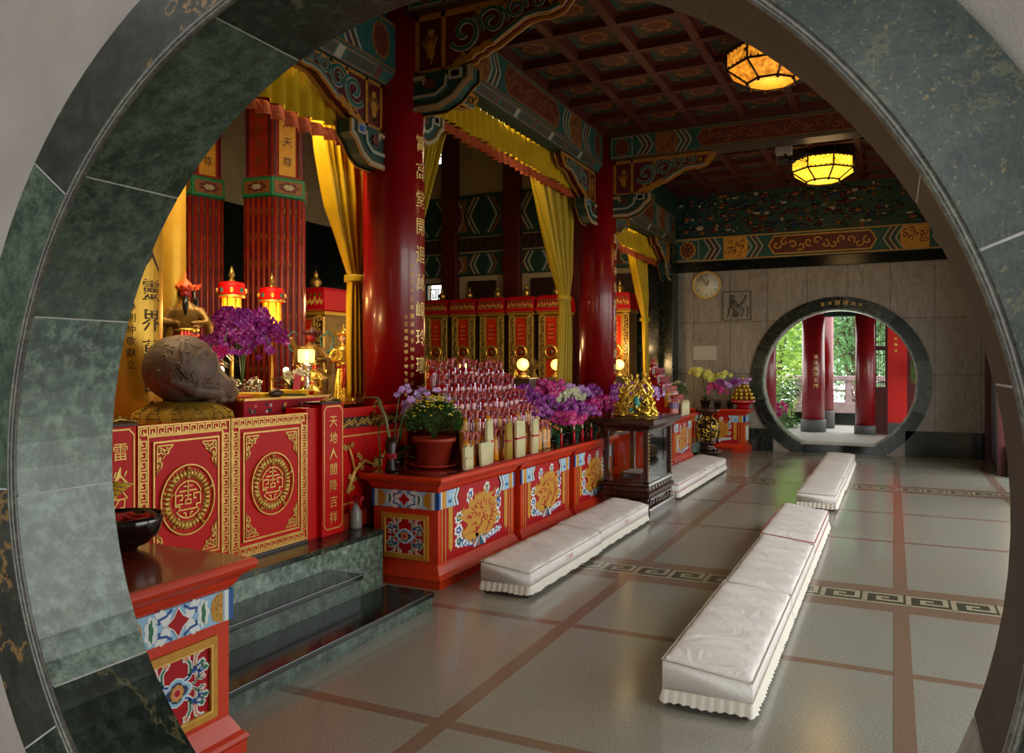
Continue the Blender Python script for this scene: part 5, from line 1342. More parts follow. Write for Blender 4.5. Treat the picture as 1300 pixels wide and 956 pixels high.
# ================================================================== PLANTS
def pot(t, x, y, z, r_, h, m, saucer=True, name='pot'):
    mb = MB(); mb.lathe([(r_*.68, 0), (r_*.7, .01), (r_*.92, h*.86), (r_*1.04, h*.86), (r_*1.06, h), (r_*.96, h), (r_*.9, h*.9), (0.001, h*.88)], m, 28, (x, y, z + (.012 if saucer else 0))); mb.build(name, t)
    if saucer: mb = MB(); mb.lathe([(r_*.9, 0), (r_*1.2, .028), (r_*1.16, .03), (r_*.85, .012)], 'terracotta_red', 28, (x, y, z)); mb.build('saucer', t)
def leafstrap(mb, p, a, l, w, up, m, n=6):
    d = Vector((cos(a), sin(a), 0)); s_ = Vector((-sin(a), cos(a), 0)); vs = []
    for i in range(n+1):
        q = i/n; c = Vector(p) + d*l*q*(.9) + Vector((0, 0, up*l*(sin(min(1, q*1.1)*pi*.75))*.8)); ww = w*sin(pi*min(.97, .12 + q*.85))
        vs += [c - s_*ww, c - Vector((0, 0, ww*.3)), c + s_*ww]
    mb.add(vs, [f for i in range(n) for f in ((3*i, 3*i+1, 3*i+4, 3*i+3), (3*i+1, 3*i+2, 3*i+5, 3*i+4))], m, True)
def orchid_flower(mb, p, nrm, s_, pet, lip):
    n = Vector(nrm).normalized(); u = n.cross(Vector((0, 0, 1))); u = u.normalized() if u.length > .01 else Vector((1, 0, 0)); v = u.cross(n)
    mx = Matrix(((u.x, -v.x, n.x, p[0]), (u.y, -v.y, n.y, p[1]), (u.z, -v.z, n.z, p[2]), (0, 0, 0, 1)))
    for a, l, w in ((pi/2, 1, .34), (pi/2 + 2.35, .9, .3), (pi/2 - 2.35, .9, .3), (.25, 1.0, .55), (pi - .25, 1.0, .55)):
        c, q = cos(a), sin(a)
        pts = [(0, 0, .1), (.5*l, -w, .22), (l, 0, .05), (.5*l, w, .22)]
        mb.add([((x*c - y*q)*s_, (x*q + y*c)*s_, z*s_) for x, y, z in pts], [(0, 1, 2, 3)], pet, False, mx)
    mb.add([(x*s_, y*s_, z*s_) for x, y, z in ((0, .14, .25), (-.16, -.05, .4), (0, -.3, .42), (.16, -.05, .4))], [(0, 1, 2, 3)], lip, False, mx)
def orchid(x, y, z, h, nst, pet, lip, label, seed, lean=0, potm='pot_dark', fl=9, fs=.04, face=(1, -.9, 0), tagged=False, spread=.16, potr=.07, second=None, name='potted_orchid', drop=.5):
    t = thing(name, label, 'orchid', (x, y, z)); r = random.Random(seed)
    pot(t, x, y, z, potr, potr*1.5, potm, False); zt = z + potr*1.4
    mb = MB()
    for k in range(6): leafstrap(mb, (x, y, zt), r.uniform(0, 6.28), r.uniform(.14, .22), .026, r.uniform(.2, .6), 'leaf_dark' if k % 2 else 'leaf')
    mb.build('leaves', t)
    for k in range(nst):
        a = lean + (k - (nst-1)/2)*(2.2/max(1, nst)) ; hh = h*r.uniform(.85, 1.05); sp_ = spread*r.uniform(.7, 1.3)
        P0 = Vector((x, y, zt)); P1 = Vector((x + sp_*.2*cos(a), y + sp_*.2*sin(a), zt + hh*.7)); P2 = Vector((x + sp_*.7*cos(a), y + sp_*.7*sin(a), zt + hh)); P3 = Vector((x + sp_*1.6*cos(a), y + sp_*1.6*sin(a), zt + hh*(1 - drop*.45)))
        pts = [((1-q)**3*P0 + 3*(1-q)**2*q*P1 + 3*(1-q)*q*q*P2 + q**3*P3) for q in [i/10 for i in range(11)]]
        mb = MB(); mb.tube(pts, .004, 'stem', 5); st = mb.build('flower_stem', t)
        mb = MB(); p_ = second if (second and k % 2) else pet
        for i in range(fl):
            q = .5 + .5*i/(fl-1); c = (1-q)**3*P0 + 3*(1-q)**2*q*P1 + 3*(1-q)*q*q*P2 + q**3*P3
            c = c + Vector((r.uniform(-1, 1), r.uniform(-1, 1), r.uniform(-1, 1)))*fs*.9
            orchid_flower(mb, c, (face[0] + r.uniform(-.6, .6), face[1] + r.uniform(-.6, .6), face[2] + r.uniform(-.3, .3)), fs*r.uniform(.8, 1.15)*(1.1 - .3*i/fl), p_, lip)
        mb.build('blossoms', st)
    if tagged:
        mb = MB(); a = lean; mb.box(x + .09, y - .04, zt + h*.35, x + .094, y + .03, zt + h*.62, 'red_paper'); mb.tube([(x + .09, y, zt + h*.35), (x + .095, y, zt + h*.15)], [.006, .012], 'red_paper', 5); mb.box(x + .0945, y - .02, zt + h*.4, x + .096, y + .012, zt + h*.58, 'gold_bright'); mb.build('greeting_tag', t)
    return t
def bushy(x, y, z, rad, h, label, flower, seed, potm='terracotta', potr=.14, poth=.19, n=900, leafm='leaf', nfl=70, name='potted_chrysanthemum', saucer=True, cat='plant', fls=.011, top=1):
    t = thing(name, label, cat, (x, y, z)); r = random.Random(seed)
    pot(t, x, y, z, potr, poth, potm, saucer); zt = z + poth
    mb = MB()
    for k in range(26):
        a = r.uniform(0, 6.28); q = r.uniform(.2, .9)*rad; mb.tube([(x, y, zt - .01), (x + q*.5*cos(a), y + q*.5*sin(a), zt + h*.5), (x + q*cos(a), y + q*sin(a), zt + h*r.uniform(.75, 1))], .0035, 'stem', 4)
    mb.build('stems', t)
    mb = MB()
    for i in range(n):
        a = r.uniform(0, 6.28); ph = r.uniform(-.25, 1)*pi/2; q = r.uniform(.5, 1)**.5
        p = Vector((x + rad*q*cos(a)*cos(ph), y + rad*q*sin(a)*cos(ph), zt + h*.38 + h*.5*q*sin(ph)))
        d = Vector((cos(a), sin(a), r.uniform(-.3, .9))).normalized()*r.uniform(.014, .03); s_ = d.cross(Vector((r.uniform(-1, 1), r.uniform(-1, 1), 1))).normalized()*.009
        mb.add([p, p + d*.5 + s_, p + d, p + d*.5 - s_], [(0, 1, 2, 3)], leafm if i % 3 else 'leaf_light')
    mb.build('foliage', t)
    mb = MB()
    for i in range(nfl):
        a = r.uniform(0, 6.28); ph = r.uniform(.15, 1)*pi/2; q = r.uniform(.85, 1.08)
        p = (x + rad*q*cos(a)*cos(ph), y + rad*q*sin(a)*cos(ph), zt + h*.42 + h*.56*q*sin(ph))
        mb.lathe([(.002, -.004), (fls, .003), (fls*.7, .007), (.001, .008)], flower if isinstance(flower, str) else r.choice(flower), 7, p)
    mb.build('blossoms', t)
    return t
bushy(-3.27, 5.40, T1, .225, .34, 'potted yellow chrysanthemum bush in a terracotta pot on the nearest table end', ['yellow_flower', 'yellow_flower', 'white_petal'], 1, nfl=150, n=3000, potr=.165, poth=.22)
bushy(-3.25, 13.2, T1, .17, .3, 'potted white daisy bush in a red pot behind the small bottle pyramid', ['white_petal', 'yellow_petal'], 2, potm='terracotta_red', potr=.12, poth=.24, nfl=60, n=800, name='potted_daisy')
# tall vase orchid at the left of the chrysanthemum
orchid(-3.42, 5.06, T1, .66, 2, 'violet_pale', 'white_petal', 'pale violet orchid at the left end of the first altar table', 3, lean=1.2, fl=7, fs=.032, spread=.22, potr=.05)
orchid(-3.60, 5.40, T1, .52, 3, 'violet_pale', 'white_petal', 'violet and white orchid rising behind the chrysanthemum bush', 4, lean=1.0, fl=8, fs=.032, spread=.16, potr=.06)
mb = MB(); t = thing('bamboo_vase', 'slim dark vase with leafy bamboo shoot at the left end of the altar table', 'vase', (-3.35, 4.97, T1))
mb.lathe([(.035, 0), (.04, .02), (.03, .1), (.045, .2), (.03, .26)], 'glass' if False else 'pot_dark', 16, (-3.40, 4.99, T1)); mb.build('vase', t)
mb = MB(); mb.tube([(-3.40, 4.99, T1 + .2), (-3.43, 4.97, T1 + .4), (-3.48, 4.93, T1 + .56)], .011, 'bamboo_stem', 8); mb.build('stalk', t)
mb = MB(); r = random.Random(2)
for a in (2.6, 3.4, 3.0, 4.2): leafstrap(mb, (-3.47, 4.93, T1 + .55), a, .16, .018, .1, 'leaf_light')
mb.build('leaves', t)
mb = MB(); mb.lathe([(.043, 0), (.045, .02), (.043, .04)], 'band_red', 14, (-3.40, 4.99, T1 + .1)); mb.build('ribbon', t)
# brown dried flower cone
t = thing('dried_flower', 'brown dried flower cone on stems behind the violet orchid', 'flower', (-3.62, 5.17, T1)); r = random.Random(8)
mb = MB(); mb.tube([(-3.62, 5.17, T1), (-3.62, 5.15, T1 + .35)], .006, 'stem', 5); mb.build('stem', t)
mb = MB()
for i in range(90):
    q = r.random(); a = r.uniform(0, 6.28); rad = .055*sin(pi*(.15 + .8*q)); mb.ball((-3.62 + rad*cos(a), 5.15 + rad*sin(a), T1 + .33 + .2*q), (.012, .012, .01), 'gold_dull', 5, 3)
mb.build('cone', t)
# orchids massed between the two pyramids
specs = [(-3.45, 7.32, .52, 'purple', 'white_petal', 'purple orchid rising highest beside the end of the large pyramid', 0), (-3.52, 8.15, .56, 'magenta', 'white_petal', 'dark magenta orchid at the back of the flower group', 0), (-3.5, 8.80, .5, 'violet_pale', 'white_petal', 'pale violet orchid between the white one and the second column', 1), (-3.08, 8.98, .3, 'magenta', 'yellow_petal', 'low magenta orchid right behind the gold sculpture', 1), (-3.12, 7.78, .34, 'purple', 'yellow_petal', 'purple orchid at the very front of the flower group', 1),
         (-3.30, 7.16, .36, 'purple', 'white_petal', 'purple orchid immediately right of the large bottle pyramid', 1), (-3.40, 7.50, .44, 'purple', 'violet_pale', 'tall purple orchid behind the small kalanchoe pots', 1),
         (-3.10, 7.55, .22, 'magenta', 'yellow_petal', 'short magenta orchid at the front of the flower group', 0), (-3.35, 7.95, .30, 'violet_pale', 'white_petal', 'pale violet orchid in the middle of the flower group', 1),
         (-3.15, 8.15, .28, 'purple', 'white_petal', 'dense purple orchid with a red tag left of the gold sculpture', 1), (-3.45, 8.45, .46, 'white_petal', 'yellow_petal', 'white and yellow orchid standing tallest left of the second column', 0),
         (-3.10, 8.60, .34, 'magenta', 'white_petal', 'magenta orchid with a gold tag just left of the gold sculpture', 1), (-3.40, 9.05, .46, 'purple', 'white_petal', 'purple orchid in front of the foot of the second column', 0),
         (-3.62, 9.6, .5, 'purple', 'violet_pale', 'deep purple orchid behind the gold sculpture', 0)]
for i, (x, y, h, p, l, lb, tg) in enumerate(specs):
    orchid(x, y, T1, h*1.08, 4, p, l, lb, 30 + i, lean=-.4, fl=14, fs=.048, tagged=bool(tg), spread=.15, potm='ceramic_green' if i % 2 else 'pot_dark', drop=.7)
t = thing('flower_shelf', 'dark wooden shelf stand behind the display case that carries orchid pots', 'stand', (-3.3, 10.0, 0))
mb = MB(); mb.box(-3.66, 9.0, .76, -3.0, 10.8, .805, 'timber_dark'); mb.build('shelf', t, bevel=.006)
for x in (-3.64, -3.08):
    for y in (9.05, 10.7): mb = MB(); mb.box(x, y, 0, x + .05, y + .05, .76, 'timber_dark'); mb.build('leg', t)
for i, (x, y, h, p, lb) in enumerate(((-3.25, 9.75, .5, 'purple', 'purple orchid on the dark stand, near the glowing globe'), (-3.4, 10.3, .52, 'purple', 'purple orchid on the dark stand, second from the gold sculpture'), (-3.2, 10.75, .48, 'violet_pale', 'pale orchid on the dark stand, left of the small pyramid'), (-3.45, 11.3, .5, 'purple', 'purple orchid directly left of the small pyramid'))):
    orchid(x, y, T1, h, 4, p, 'white_petal', lb, 60 + i, lean=-.3, fl=14, fs=.052, spread=.2, drop=.8)
for i, (x, y, c, lb) in enumerate(((-3.05, 7.22, ['orange', 'pink_flower', 'yellow_flower'], 'small kalanchoe with orange, pink and yellow flowers on the second table'), (-3.08, 7.92, ['pink_flower', 'band_red'], 'small pot of pink flowers among the orchids'), (-3.04, 8.4, ['band_red', 'orange'], 'little pot of red flowers beside the glass case'), (-3.30, 7.62, ['pink_flower', 'magenta'], 'low pot of deep pink flowers under the purple orchids'))):
    bushy(x, y, T1, .09, .16, lb, c, 70 + i, 'pot_dark', .05, .07, 240, 'leaf', 36, 'potted_kalanchoe', False, fls=.013)
# little figurines
for i, (x, y, lb) in enumerate(((-3.02, 6.99, 'tiny white and brown figurine next to the last incense bundle'), (-3.03, 7.07, 'second tiny figurine, right of the first one'))):
    t = thing('figurine', lb, 'figurine', (x, y, T1)); mb = MB(); mb.lathe([(.02, 0), (.024, .02), (.016, .05), (.012, .06)], 'bottle_cap', 12, (x, y, T1)); mb.build('base', t)
    mb = MB(); mb.lathe([(.014, .055), (.02, .075), (.015, .1), (.008, .115)], 'white_board', 12, (x, y, T1)); mb.ball((x, y, T1 + .125), .016, 'white_board', 10); mb.build('figure', t)
# small hanging gold tassels
for i, (x, y) in enumerate(((-3.0, 8.0), (-2.99, 8.25), (-3.0, 7.75), (-3.0, 7.4))):
    t = thing('votive_candle', 'short red votive candle with pale top at the front of the flower tables', 'candle', (x, y, T1), 'red votive candles before the orchids')
    mb = MB(); mb.lathe([(.014, 0), (.014, .12)], 'red_paper', 12, (x, y, T1)); mb.build('glass', t); mb = MB(); mb.ball((x, y, T1 + .15), (.011, .011, .028), 'bundle_paper', 8); mb.build('flame_tip', t)
# far wall table plants
orchid(-3.25, 15.35, T1, .62, 5, 'yellow_petal', 'yellow_flower', 'large yellow-green orchid on the far wall table below the blank board', 80, lean=-1.2, fl=13, fs=.062, spread=.3, face=(.5, -1, 0), potr=.1, drop=.3)
orchid(-3.0, 15.25, T1, .42, 3, 'magenta', 'white_petal', 'magenta and white orchid between the yellow orchid and the red tag', 81, lean=-1.3, fl=9, fs=.05, spread=.16, face=(.5, -1, 0), drop=1.2)
orchid(-2.78, 15.3, T1, .5, 4, 'purple', 'violet_pale', 'purple orchid with red tag on the far wall table', 82, lean=-1.3, fl=9, fs=.05, spread=.22, face=(.5, -1, 0), tagged=True, second='violet_pale', drop=.4)
t = thing('gold_offering_cone', 'cone of small gold cups on a red dish, right end of the far table', 'offering', (-2.52, 15.3, T1))
mb = MB(); mb.lathe([(.12, 0), (.1, .04), (.14, .08), (.22, .12), (.23, .16), (.2, .16)], 'crimson', 24, (-2.55, 15.34, T1 + .002))
mb.build('red_dish', t)
mb = MB(); mb.lathe([(.102, .045), (.106, .05), (.102, .055)], 'paint_white', 24, (-2.55, 15.34, T1)); mb.lathe([(.226, .125), (.235, .14), (.226, .15)], 'film_pink', 24, (-2.55, 15.34, T1)); mb.build('dish_rims', t)
mb = MB()
for k, (n, rr) in enumerate(((12, .19), (10, .155), (8, .12), (6, .085), (3, .045), (1, 0))):
    for i in range(n): a = 2*pi*i/n + k*.3; mb.lathe([(.022, 0), (.03, .05), (.034, .065), (.02, .068), (.014, .085)], 'gold_bright', 8, (-2.55 + rr*cos(a), 15.34 + rr*sin(a), T1 + .155 + k*.072))
mb.build('gold_cups', t)
# gilt openwork globe on a stand
t = thing('gilt_globe_stand', 'gilded openwork globe on a black carved pedestal with round black top', 'stand', (-3.08, 13.95, .11)); gx, gy = -3.0, 14.35
mb = MB(); mb.lathe([(.15, 0), (.16, .03), (.1, .06), (.12, .1), (.14, .14), (.1, .16)], 'case_wood', 20, (gx, gy, .11)); mb.build('pedestal', t)
mb = MB(); r = random.Random(6); mb.ball((gx, gy, .50), (.175, .175, .215), 'bronze', 20)
for i in range(70):
    a = r.uniform(0, 6.28); b = r.uniform(-1.2, 1.2); pts = []
    for j in range(8):
        q = j/7*5; rr = .055*(1 - q*.15); aa = a + rr/.19*cos(q + i)/max(.3, cos(b)); bb = b + rr/.22*sin(q + i); pts.append((gx + .19*cos(aa)*cos(bb), gy + .19*sin(aa)*cos(bb), .5 + .225*sin(bb)))
    mb.tube(pts, .0085, 'gold_bright', 5)
mb.build('openwork_globe', t)
mb = MB(); mb.lathe([(.08, 0), (.1, .03), (.12, .06), (.2, .08), (.21, .12), (.19, .13)], 'case_wood', 24, (gx, gy, .71)); mb.build('round_top', t)
for k in range(4):
    a = k*pi/2 + .5; mb = MB(); mb.tube([(gx + .17*cos(a), gy + .17*sin(a), .2), (gx + .22*cos(a), gy + .22*sin(a), .48), (gx + .14*cos(a), gy + .14*sin(a), .76)], .014, 'case_wood', 6); mb.build('rib', t)
# spray bottle on the platform
t = thing('spray_bottle', 'small translucent plastic spray bottle with red trigger by the end of the first altar table', 'bottle', (-3.6, 4.72, .405))
mb = MB(); mb.lathe([(.045, 0), (.048, .02), (.046, .12), (.02, .17), (.014, .19)], 'plastic_clear', 14, (-3.58, 4.8, .405)); mb.build('body', t)
mb = MB(); mb.lathe([(.015, .19), (.016, .22)], 'band_red', 10, (-3.58, 4.8, .405)); mb.box(-3.60, 4.78, .62, -3.52, 4.82, .645, 'band_red'); mb.box(-3.545, 4.79, .585, -3.535, 4.81, .625, 'band_red'); mb.build('trigger', t)

# ================================================================== BOWL ON THE FOREGROUND TABLE
bxx, byy = -3.02, 2.38
t = thing('lacquer_bowl', 'round black lacquer bowl filled with red divination blocks on the foreground table', 'bowl', (bxx, byy, T1))
mb = MB(); mb.lathe([(.065, 0), (.07, .008), (.12, .03), (.155, .07), (.17, .12), (.172, .15), (.166, .15), (.16, .12), (.13, .08), (.02, .06)], 'lacquer_black', 40, (bxx, byy, T1)); mb.build('bowl', t)
r = random.Random(3)
for i in range(17):
    a = r.uniform(0, 6.28); q = .095*sqrt(r.random()); p = (bxx + q*cos(a), byy + q*sin(a), T1 + .115 + .02*r.random() + .02*(1 - q/.1)); az_ = r.uniform(0, 6.28)
    mx = Matrix.Translation(p) @ Matrix.Rotation(az_, 4, 'Z') @ Matrix.Rotation(r.uniform(-.5, .5), 4, 'X')
    mb = MB(mx); pts = [(.06*cos(b), .035*sin(b) + .01*cos(2*b)) for b in [pi*j/10 for j in range(11)]] + [(.03, .008), (0, .013), (-.03, .008)]
    mb.prism(pts, -.008, .008, 'crimson' if i % 3 else 'red_bright'); o = mb.build('divination_block', bevel=.003)
    tag(o, 'crescent shaped red wooden divination block heaped in the black bowl', 'divination block', 'red divination blocks in the bowl')
t = thing('flower_garland', 'yellow ribbons and pink flowers hanging at the arch edge beside the bowl', 'garland', (-3.1, 2.15, T1)); r = random.Random(12)
mb = MB()
for i in range(9): mb.tube([(-3.28, 2.36 + .006*i, 1.06 + .006*i), (-3.2 + .008*i, 2.4, 1.05 + .008*i - .02), (-3.12 + .008*i, 2.42 + .006*i, 1.01 + .008*i)], .005, 'yellow_flower' if i % 2 else 'label_mixed', 5)
mb.build('ribbons', t)
mb = MB()
for i in range(36): mb.ball((-3.24 + r.uniform(-.04, .03), 2.36 + r.uniform(-.03, .03), r.choice((.82, .86, .98, .99)) + r.uniform(0, .03)), (.018, .018, .016), 'pink_flower' if i % 3 else 'violet_pale', 6, 4)
mb.build('flowers', t)

# ================================================================== INNER SHRINE
# long inner table under a red embroidered cloth
t = thing('inner_altar_table', 'long inner altar table behind the double doors draped with red embroidered cloth', 'table', (-4.8, 5.2, .405))
mb = MB(); mb.box(-5.3, 2.3, .405, -4.34, 7.6, 1.24, 'vermilion_dark'); mb.build('carcass', t)
mb = MB(); mb.box(-5.32, 2.28, 1.24, -4.3, 7.62, 1.27, 'top_lacquer'); mb.build('top', t)
# raised shelf with red cloth
t = thing('raised_altar_shelf', 'raised shelf with red cloth front embroidered with figures, behind the right door', 'shelf', (-4.05, 4.2, 1.25))
mb = MB(); mb.box(-4.3, 3.95, 1.256, -3.85, 4.85, 1.37, 'vermilion_dark'); mb.build('shelf', t)
mb = MB(face_px(-3.85, 3.95, 1.256)); mb.box(0, 0, 0, .9, .125, .008, 'red_cloth'); mb.box(0, .115, 0, .9, .13, .012, 'gold_leaf'); r = random.Random(4)
for i in range(6):
    x = .08 + i*.15; c = ['paint_salmon', 'paint_white', 'gold_leaf'][i % 3]
    for k in range(5): mb.ball((x + r.uniform(-.03, .03), .06 + r.uniform(-.03, .03), .008), (.013, .014, .006), c if k % 2 else 'paint_teal', 6, 4)
mb.build('embroidered_cloth', t)
mb = MB(); mb.box(-4.26, 3.97, 1.37, -3.84, 4.83, 1.378, 'yellow_silk'); mb.build('yellow_runner', t)
# muyu on crochet cushion
t = thing('prayer_cushion', 'round cushion under a yellow crocheted cloth beneath the great wooden fish', 'cushion', (-4.02, 3.6, 1.25))
mb = MB(); mb.lathe([(.25, 0), (.275, .03), (.27, .07), (.2, .11), (.05, .12)], 'vermilion_dark', 32, (-4.02, 3.62, 1.252)); mb.build('pad', t)
mb = MB(); n = 64; rs = []
for r_, z in ((.06, .125), (.16, .122), (.225, .1), (.29, .06), (.305, .0)):
    rs.append([(-4.02 + r_*cos(2*pi*i/n)*(1 + .03*cos(12*2*pi*i/n)*(r_ > .2)), 3.62 + r_*sin(2*pi*i/n)*(1 + .03*cos(12*2*pi*i/n)*(r_ > .2)), 1.254 + z) for i in range(n)])
mb.rings(rs, 'crochet', True, False); 
PR = [(.225, .1), (.29, .06), (.305, .0)]
for k in range(14):
    a = 2*pi*k/14
    for j in range(8):
        q = j/7*1.75; i0 = min(1, int(q)); f_ = q - i0; rr = PR[i0][0] + (PR[i0+1][0] - PR[i0][0])*f_ + .003; z = PR[i0][1] + (PR[i0+1][1] - PR[i0][1])*f_
        for e in range(-j, j + 1):
            if abs(e) == j or (j % 2 == 0 and e % 2 == 0): mb.ball((-4.02 + rr*cos(a + e*.026), 3.62 + rr*sin(a + e*.026), 1.256 + z), .0045, 'bronze', 5, 3)
mb.build('crocheted_cloth', t)
t = thing('wooden_fish', 'large carved brown wooden fish drum resting on the yellow cushion', 'wooden fish', (-4.02, 3.55, 1.375))
# axis roughly along +Y (handle to the right)
mb = MB(); c0 = Vector((-4.02, 3.60, 1.585))
mb.ball(c0, (.215, .235, .212), 'muyu_wood', 28, 18)
mb.tube([c0 + Vector((.02, .02, -.02)), c0 + Vector((.03, .2, -.1)), c0 + Vector((.04, .33, -.15)), c0 + Vector((.03, .42, -.165))], [.19, .13, .075, .035], 'muyu_wood', 16)
mb.tube([c0 + Vector((.1, -.18, -.06)), c0 + Vector((.16, -.05, -.13)), c0 + Vector((.16, .12, -.155)), c0 + Vector((.1, .26, -.16))], [.03, .045, .04, .02], 'muyu_wood', 10)
for pts in ([(.19, -.05, -.1), (.2, .0, -.02), (.185, -.04, .08), (.17, .04, .12)], [(.2, .02, -.06), (.19, .1, .0), (.17, .1, .1)], [(.16, -.13, .0), (.15, -.13, .1), (.11, -.08, .16)], [(.17, .13, -.1), (.14, .18, -.04), (.12, .16, .06)]):
    mb.tube([c0 + Vector(p) for p in pts], .018, 'muyu_wood', 8)
mb.ball(c0 + Vector((.1, .28, -.1)), (.045, .05, .04), 'muyu_wood', 10); mb.ball(c0 + Vector((.07, .34, -.12)), (.03, .05, .05), 'muyu_wood', 10)
for q in ((.11, .22, -.2), (.1, .3, -.2), (.12, .12, -.2)): mb.ball(c0 + Vector(q), (.04, .045, .025), 'muyu_wood', 10)
mb.build('carved_body', t, remesh=.007)
mb = MB(); r = random.Random(14)
for i in range(34):
    b = r.uniform(-.5, 1.1); a = r.uniform(-1.4, .9); q = r.uniform(.06, .17); pts = []
    for j in range(12):
        w_ = j/11*5 + i; rr = q*(1 - j/14); aa = a + rr*cos(w_); bb = b + rr*sin(w_)
        pts.append(c0 + Vector((.211*cos(aa)*cos(bb), .231*sin(aa)*cos(bb), .208*sin(bb))))
    mb.tube(pts, [.0085]*6 + [.007, .006, .005, .004, .003, .002], 'muyu_wood', 6)
mb.build('relief_scrolls', t)
mb = MB(); mb.tube([c0 + Vector((.135, -.17, .02)), c0 + Vector((.165, -.14, -.03)), c0 + Vector((.18, -.11, -.06))], .013, 'black', 6, flat=.5); mb.build('sound_slot', t)
mb = MB(); mb.tube([c0 + Vector((.105, .27, -.075)), c0 + Vector((.135, .30, -.085)), c0 + Vector((.14, .29, -.11)), c0 + Vector((.115, .26, -.11))], .008, 'muyu_wood', 6); mb.ball(c0 + Vector((.13, .285, -.095)), .013, 'bronze', 8); mb.build('fish_eye', t)
# mallet, papers
t = thing('drum_mallet', 'dark padded mallet lying on the yellow papers right of the wooden fish', 'mallet', (-3.95, 4.45, 1.38))
mb = MB(); mb.ball((-3.92, 4.34, 1.41), (.035, .07, .032), 'timber_dark', 14); mb.build('head', t); mb = MB(); mb.tube([(-3.92, 4.38, 1.4), (-3.9, 4.62, 1.39)], .009, 'leaf_dark', 6); mb.build('handle', t)
for i, (y, lb) in enumerate(((4.08, 'orange-yellow folded prayer cloth nearest the wooden fish'), (4.28, 'second yellow folded prayer cloth beside the mallet'), (4.66, 'yellow folded cloth at the right end of the raised shelf'))):
    mb = MB(); mx = Matrix.Translation((-4.08, y, 1.379)) @ Matrix.Rotation(.2*i, 4, 'Z'); mb.at(mx); mb.box(-.12, -.09, 0, .12, .09, .022 + .012*i, 'orange_fringe' if i == 0 else 'yellow_silk'); tag(mb.build('prayer_cloth', bevel=.008), lb, 'cloth')
# gold couplet boards (curved)
def curved_board(x, y, r_, a_mid, half, z0, z1, label, txt=None, txt2=None, inscm='ink'):
    t = thing('couplet_board', label, 'board', (x, y, z0)); n = 18; th = .02
    A = [a_mid + half*(2*i/n - 1) for i in range(n+1)]
    mb = MB(); mb.rings([[(x + (r_+d)*cos(a), y + (r_+d)*sin(a), z) for a, d in [(a, 0) for a in A] + [(a, -th) for a in reversed(A)]] for z in (z0, z1)], 'gold_board', False); mb.build('board', t)
    if txt:
        mb = MB(); fn = lambda px, py, pz: (x + (r_+pz)*cos(a_mid + px/r_), y + (r_+pz)*sin(a_mid + px/r_), py)
        mb.vtext(txt, .06, z1 - .1, .2, .16, inscm, .003, fn)
        if txt2: mb.vtext(txt2, -.062 - .02, z1 - .75, .075, .06, inscm, .003, fn)
        mb.build('brush_inscription', t)
    return t
curved_board(-4.62, 3.66, .24, -.14, 1.35, 1.27, 3.3, 'tall curved gold couplet board with dark brushed characters behind the wooden fish', '玄天上帝人靈界萬古今', '歲次甲子年三月林則仲敬獻立')
curved_board(-5.15, 4.5, .12, -.6, 1.3, 1.27, 3.3, 'second curved gold board glowing behind the first, left of the guardian figure')
for nm, x, y, z in (('board_base', -4.62, 3.26, .405), ('board_base', -5.2, 3.95, .405)): pass
# red hexagonal lamp towers
def tower(x, y, label, seed, a0=0.0, s_=1.0):
    t = thing('lamp_tower', label, 'tower', (x, y, .405)); R0 = .36*s_; n = 6; H0, H1, H2 = .405, 3.5, 5.0
    pt = lambda r_, i, z: (x + r_*cos(a0 + 2*pi*i/n), y + r_*sin(a0 + 2*pi*i/n), z)
    mb = MB(); mb.rings([[pt(R0, i, z) for i in range(n)] for z in (H0, 3.5)], 'dark_red', False); mb.build('core', t)
    mb = MB()
    for i in range(n):
        a = Vector(pt(R0, i, 0)); b = Vector(pt(R0, i+1, 0))
        for k in range(5):
            p = a + (b-a)*(k + .5)/5; p.z = H0; mb.tube([p, (p.x, p.y, 3.5)], .022, 'tower_red', 8)
        for k in range(6):
            p = a + (b-a)*k/5
            for z in range(9): mb.tube([(p.x, p.y, .9 + z*.3), (p.x, p.y, 1.0 + z*.3)], .007, 'gold_dull', 4)
    mb.build('lamp_ribs', t)
    mb = MB(); mb.rings([[pt(R0*q, i, z) for i in range(n)] for q, z in ((1.0, 3.5), (1.1, 3.52), (1.1, 3.72), (1.0, 3.74))], 'paint_green', False)
    for i in range(n):
        a = Vector(pt(R0*1.1, i, 3.54)); b = Vector(pt(R0*1.1, i+1, 3.54)); L = (b-a).length; u = (b-a)/L
        mb.at(P(a, u, (0, 0, 1))); mb.box(.03, .01, 0, L - .03, .15, .006, 'paint_ochre'); mb.blob(L/2, .08, L*.3, .055, 7, .3, 0, .01, 'paint_rust'); mb.blob(L/2, .08, L*.16, .03, 6, .3, 0, .012, 'paint_pale'); mb.at(I4)
    mb.build('painted_band', t)
    mb = MB(); mb.rings([[pt(R0*.98, i, z) for i in range(n)] for z in (3.74, H2)], 'tower_red', False)
    for i in range(n):
        a = Vector(pt(R0*.985, i, 3.76)); b = Vector(pt(R0*.985, i+1, 3.76)); L = (b-a).length; u = (b-a)/L
        mb.at(P(a, u, (0, 0, 1)))
        if i % 2: mb.box(L*.22, 0, 0, L*.78, 1.2, .008, 'paint_gold'); mb.vtext('大千太天尊', L/2, 1.15, .22, .12, 'ink', .01)
        else: mb.vtext('保命護身天尊', L/2, 1.15, .18, .11, 'gold_dull', .006)
        for q in (.03, L - .03): mb.box(q - .015, 0, 0, q + .015, 1.22, .014, 'dark_red')
        mb.at(I4)
    mb.build('couplet_head', t)
tower(-6.5, 7.18, 'right and nearer of two tall red hexagonal lamp towers with gold couplets', 1, .12)
tower(-7.3, 6.7, 'left one of two tall red hexagonal lamp towers, darker', 2, .3)
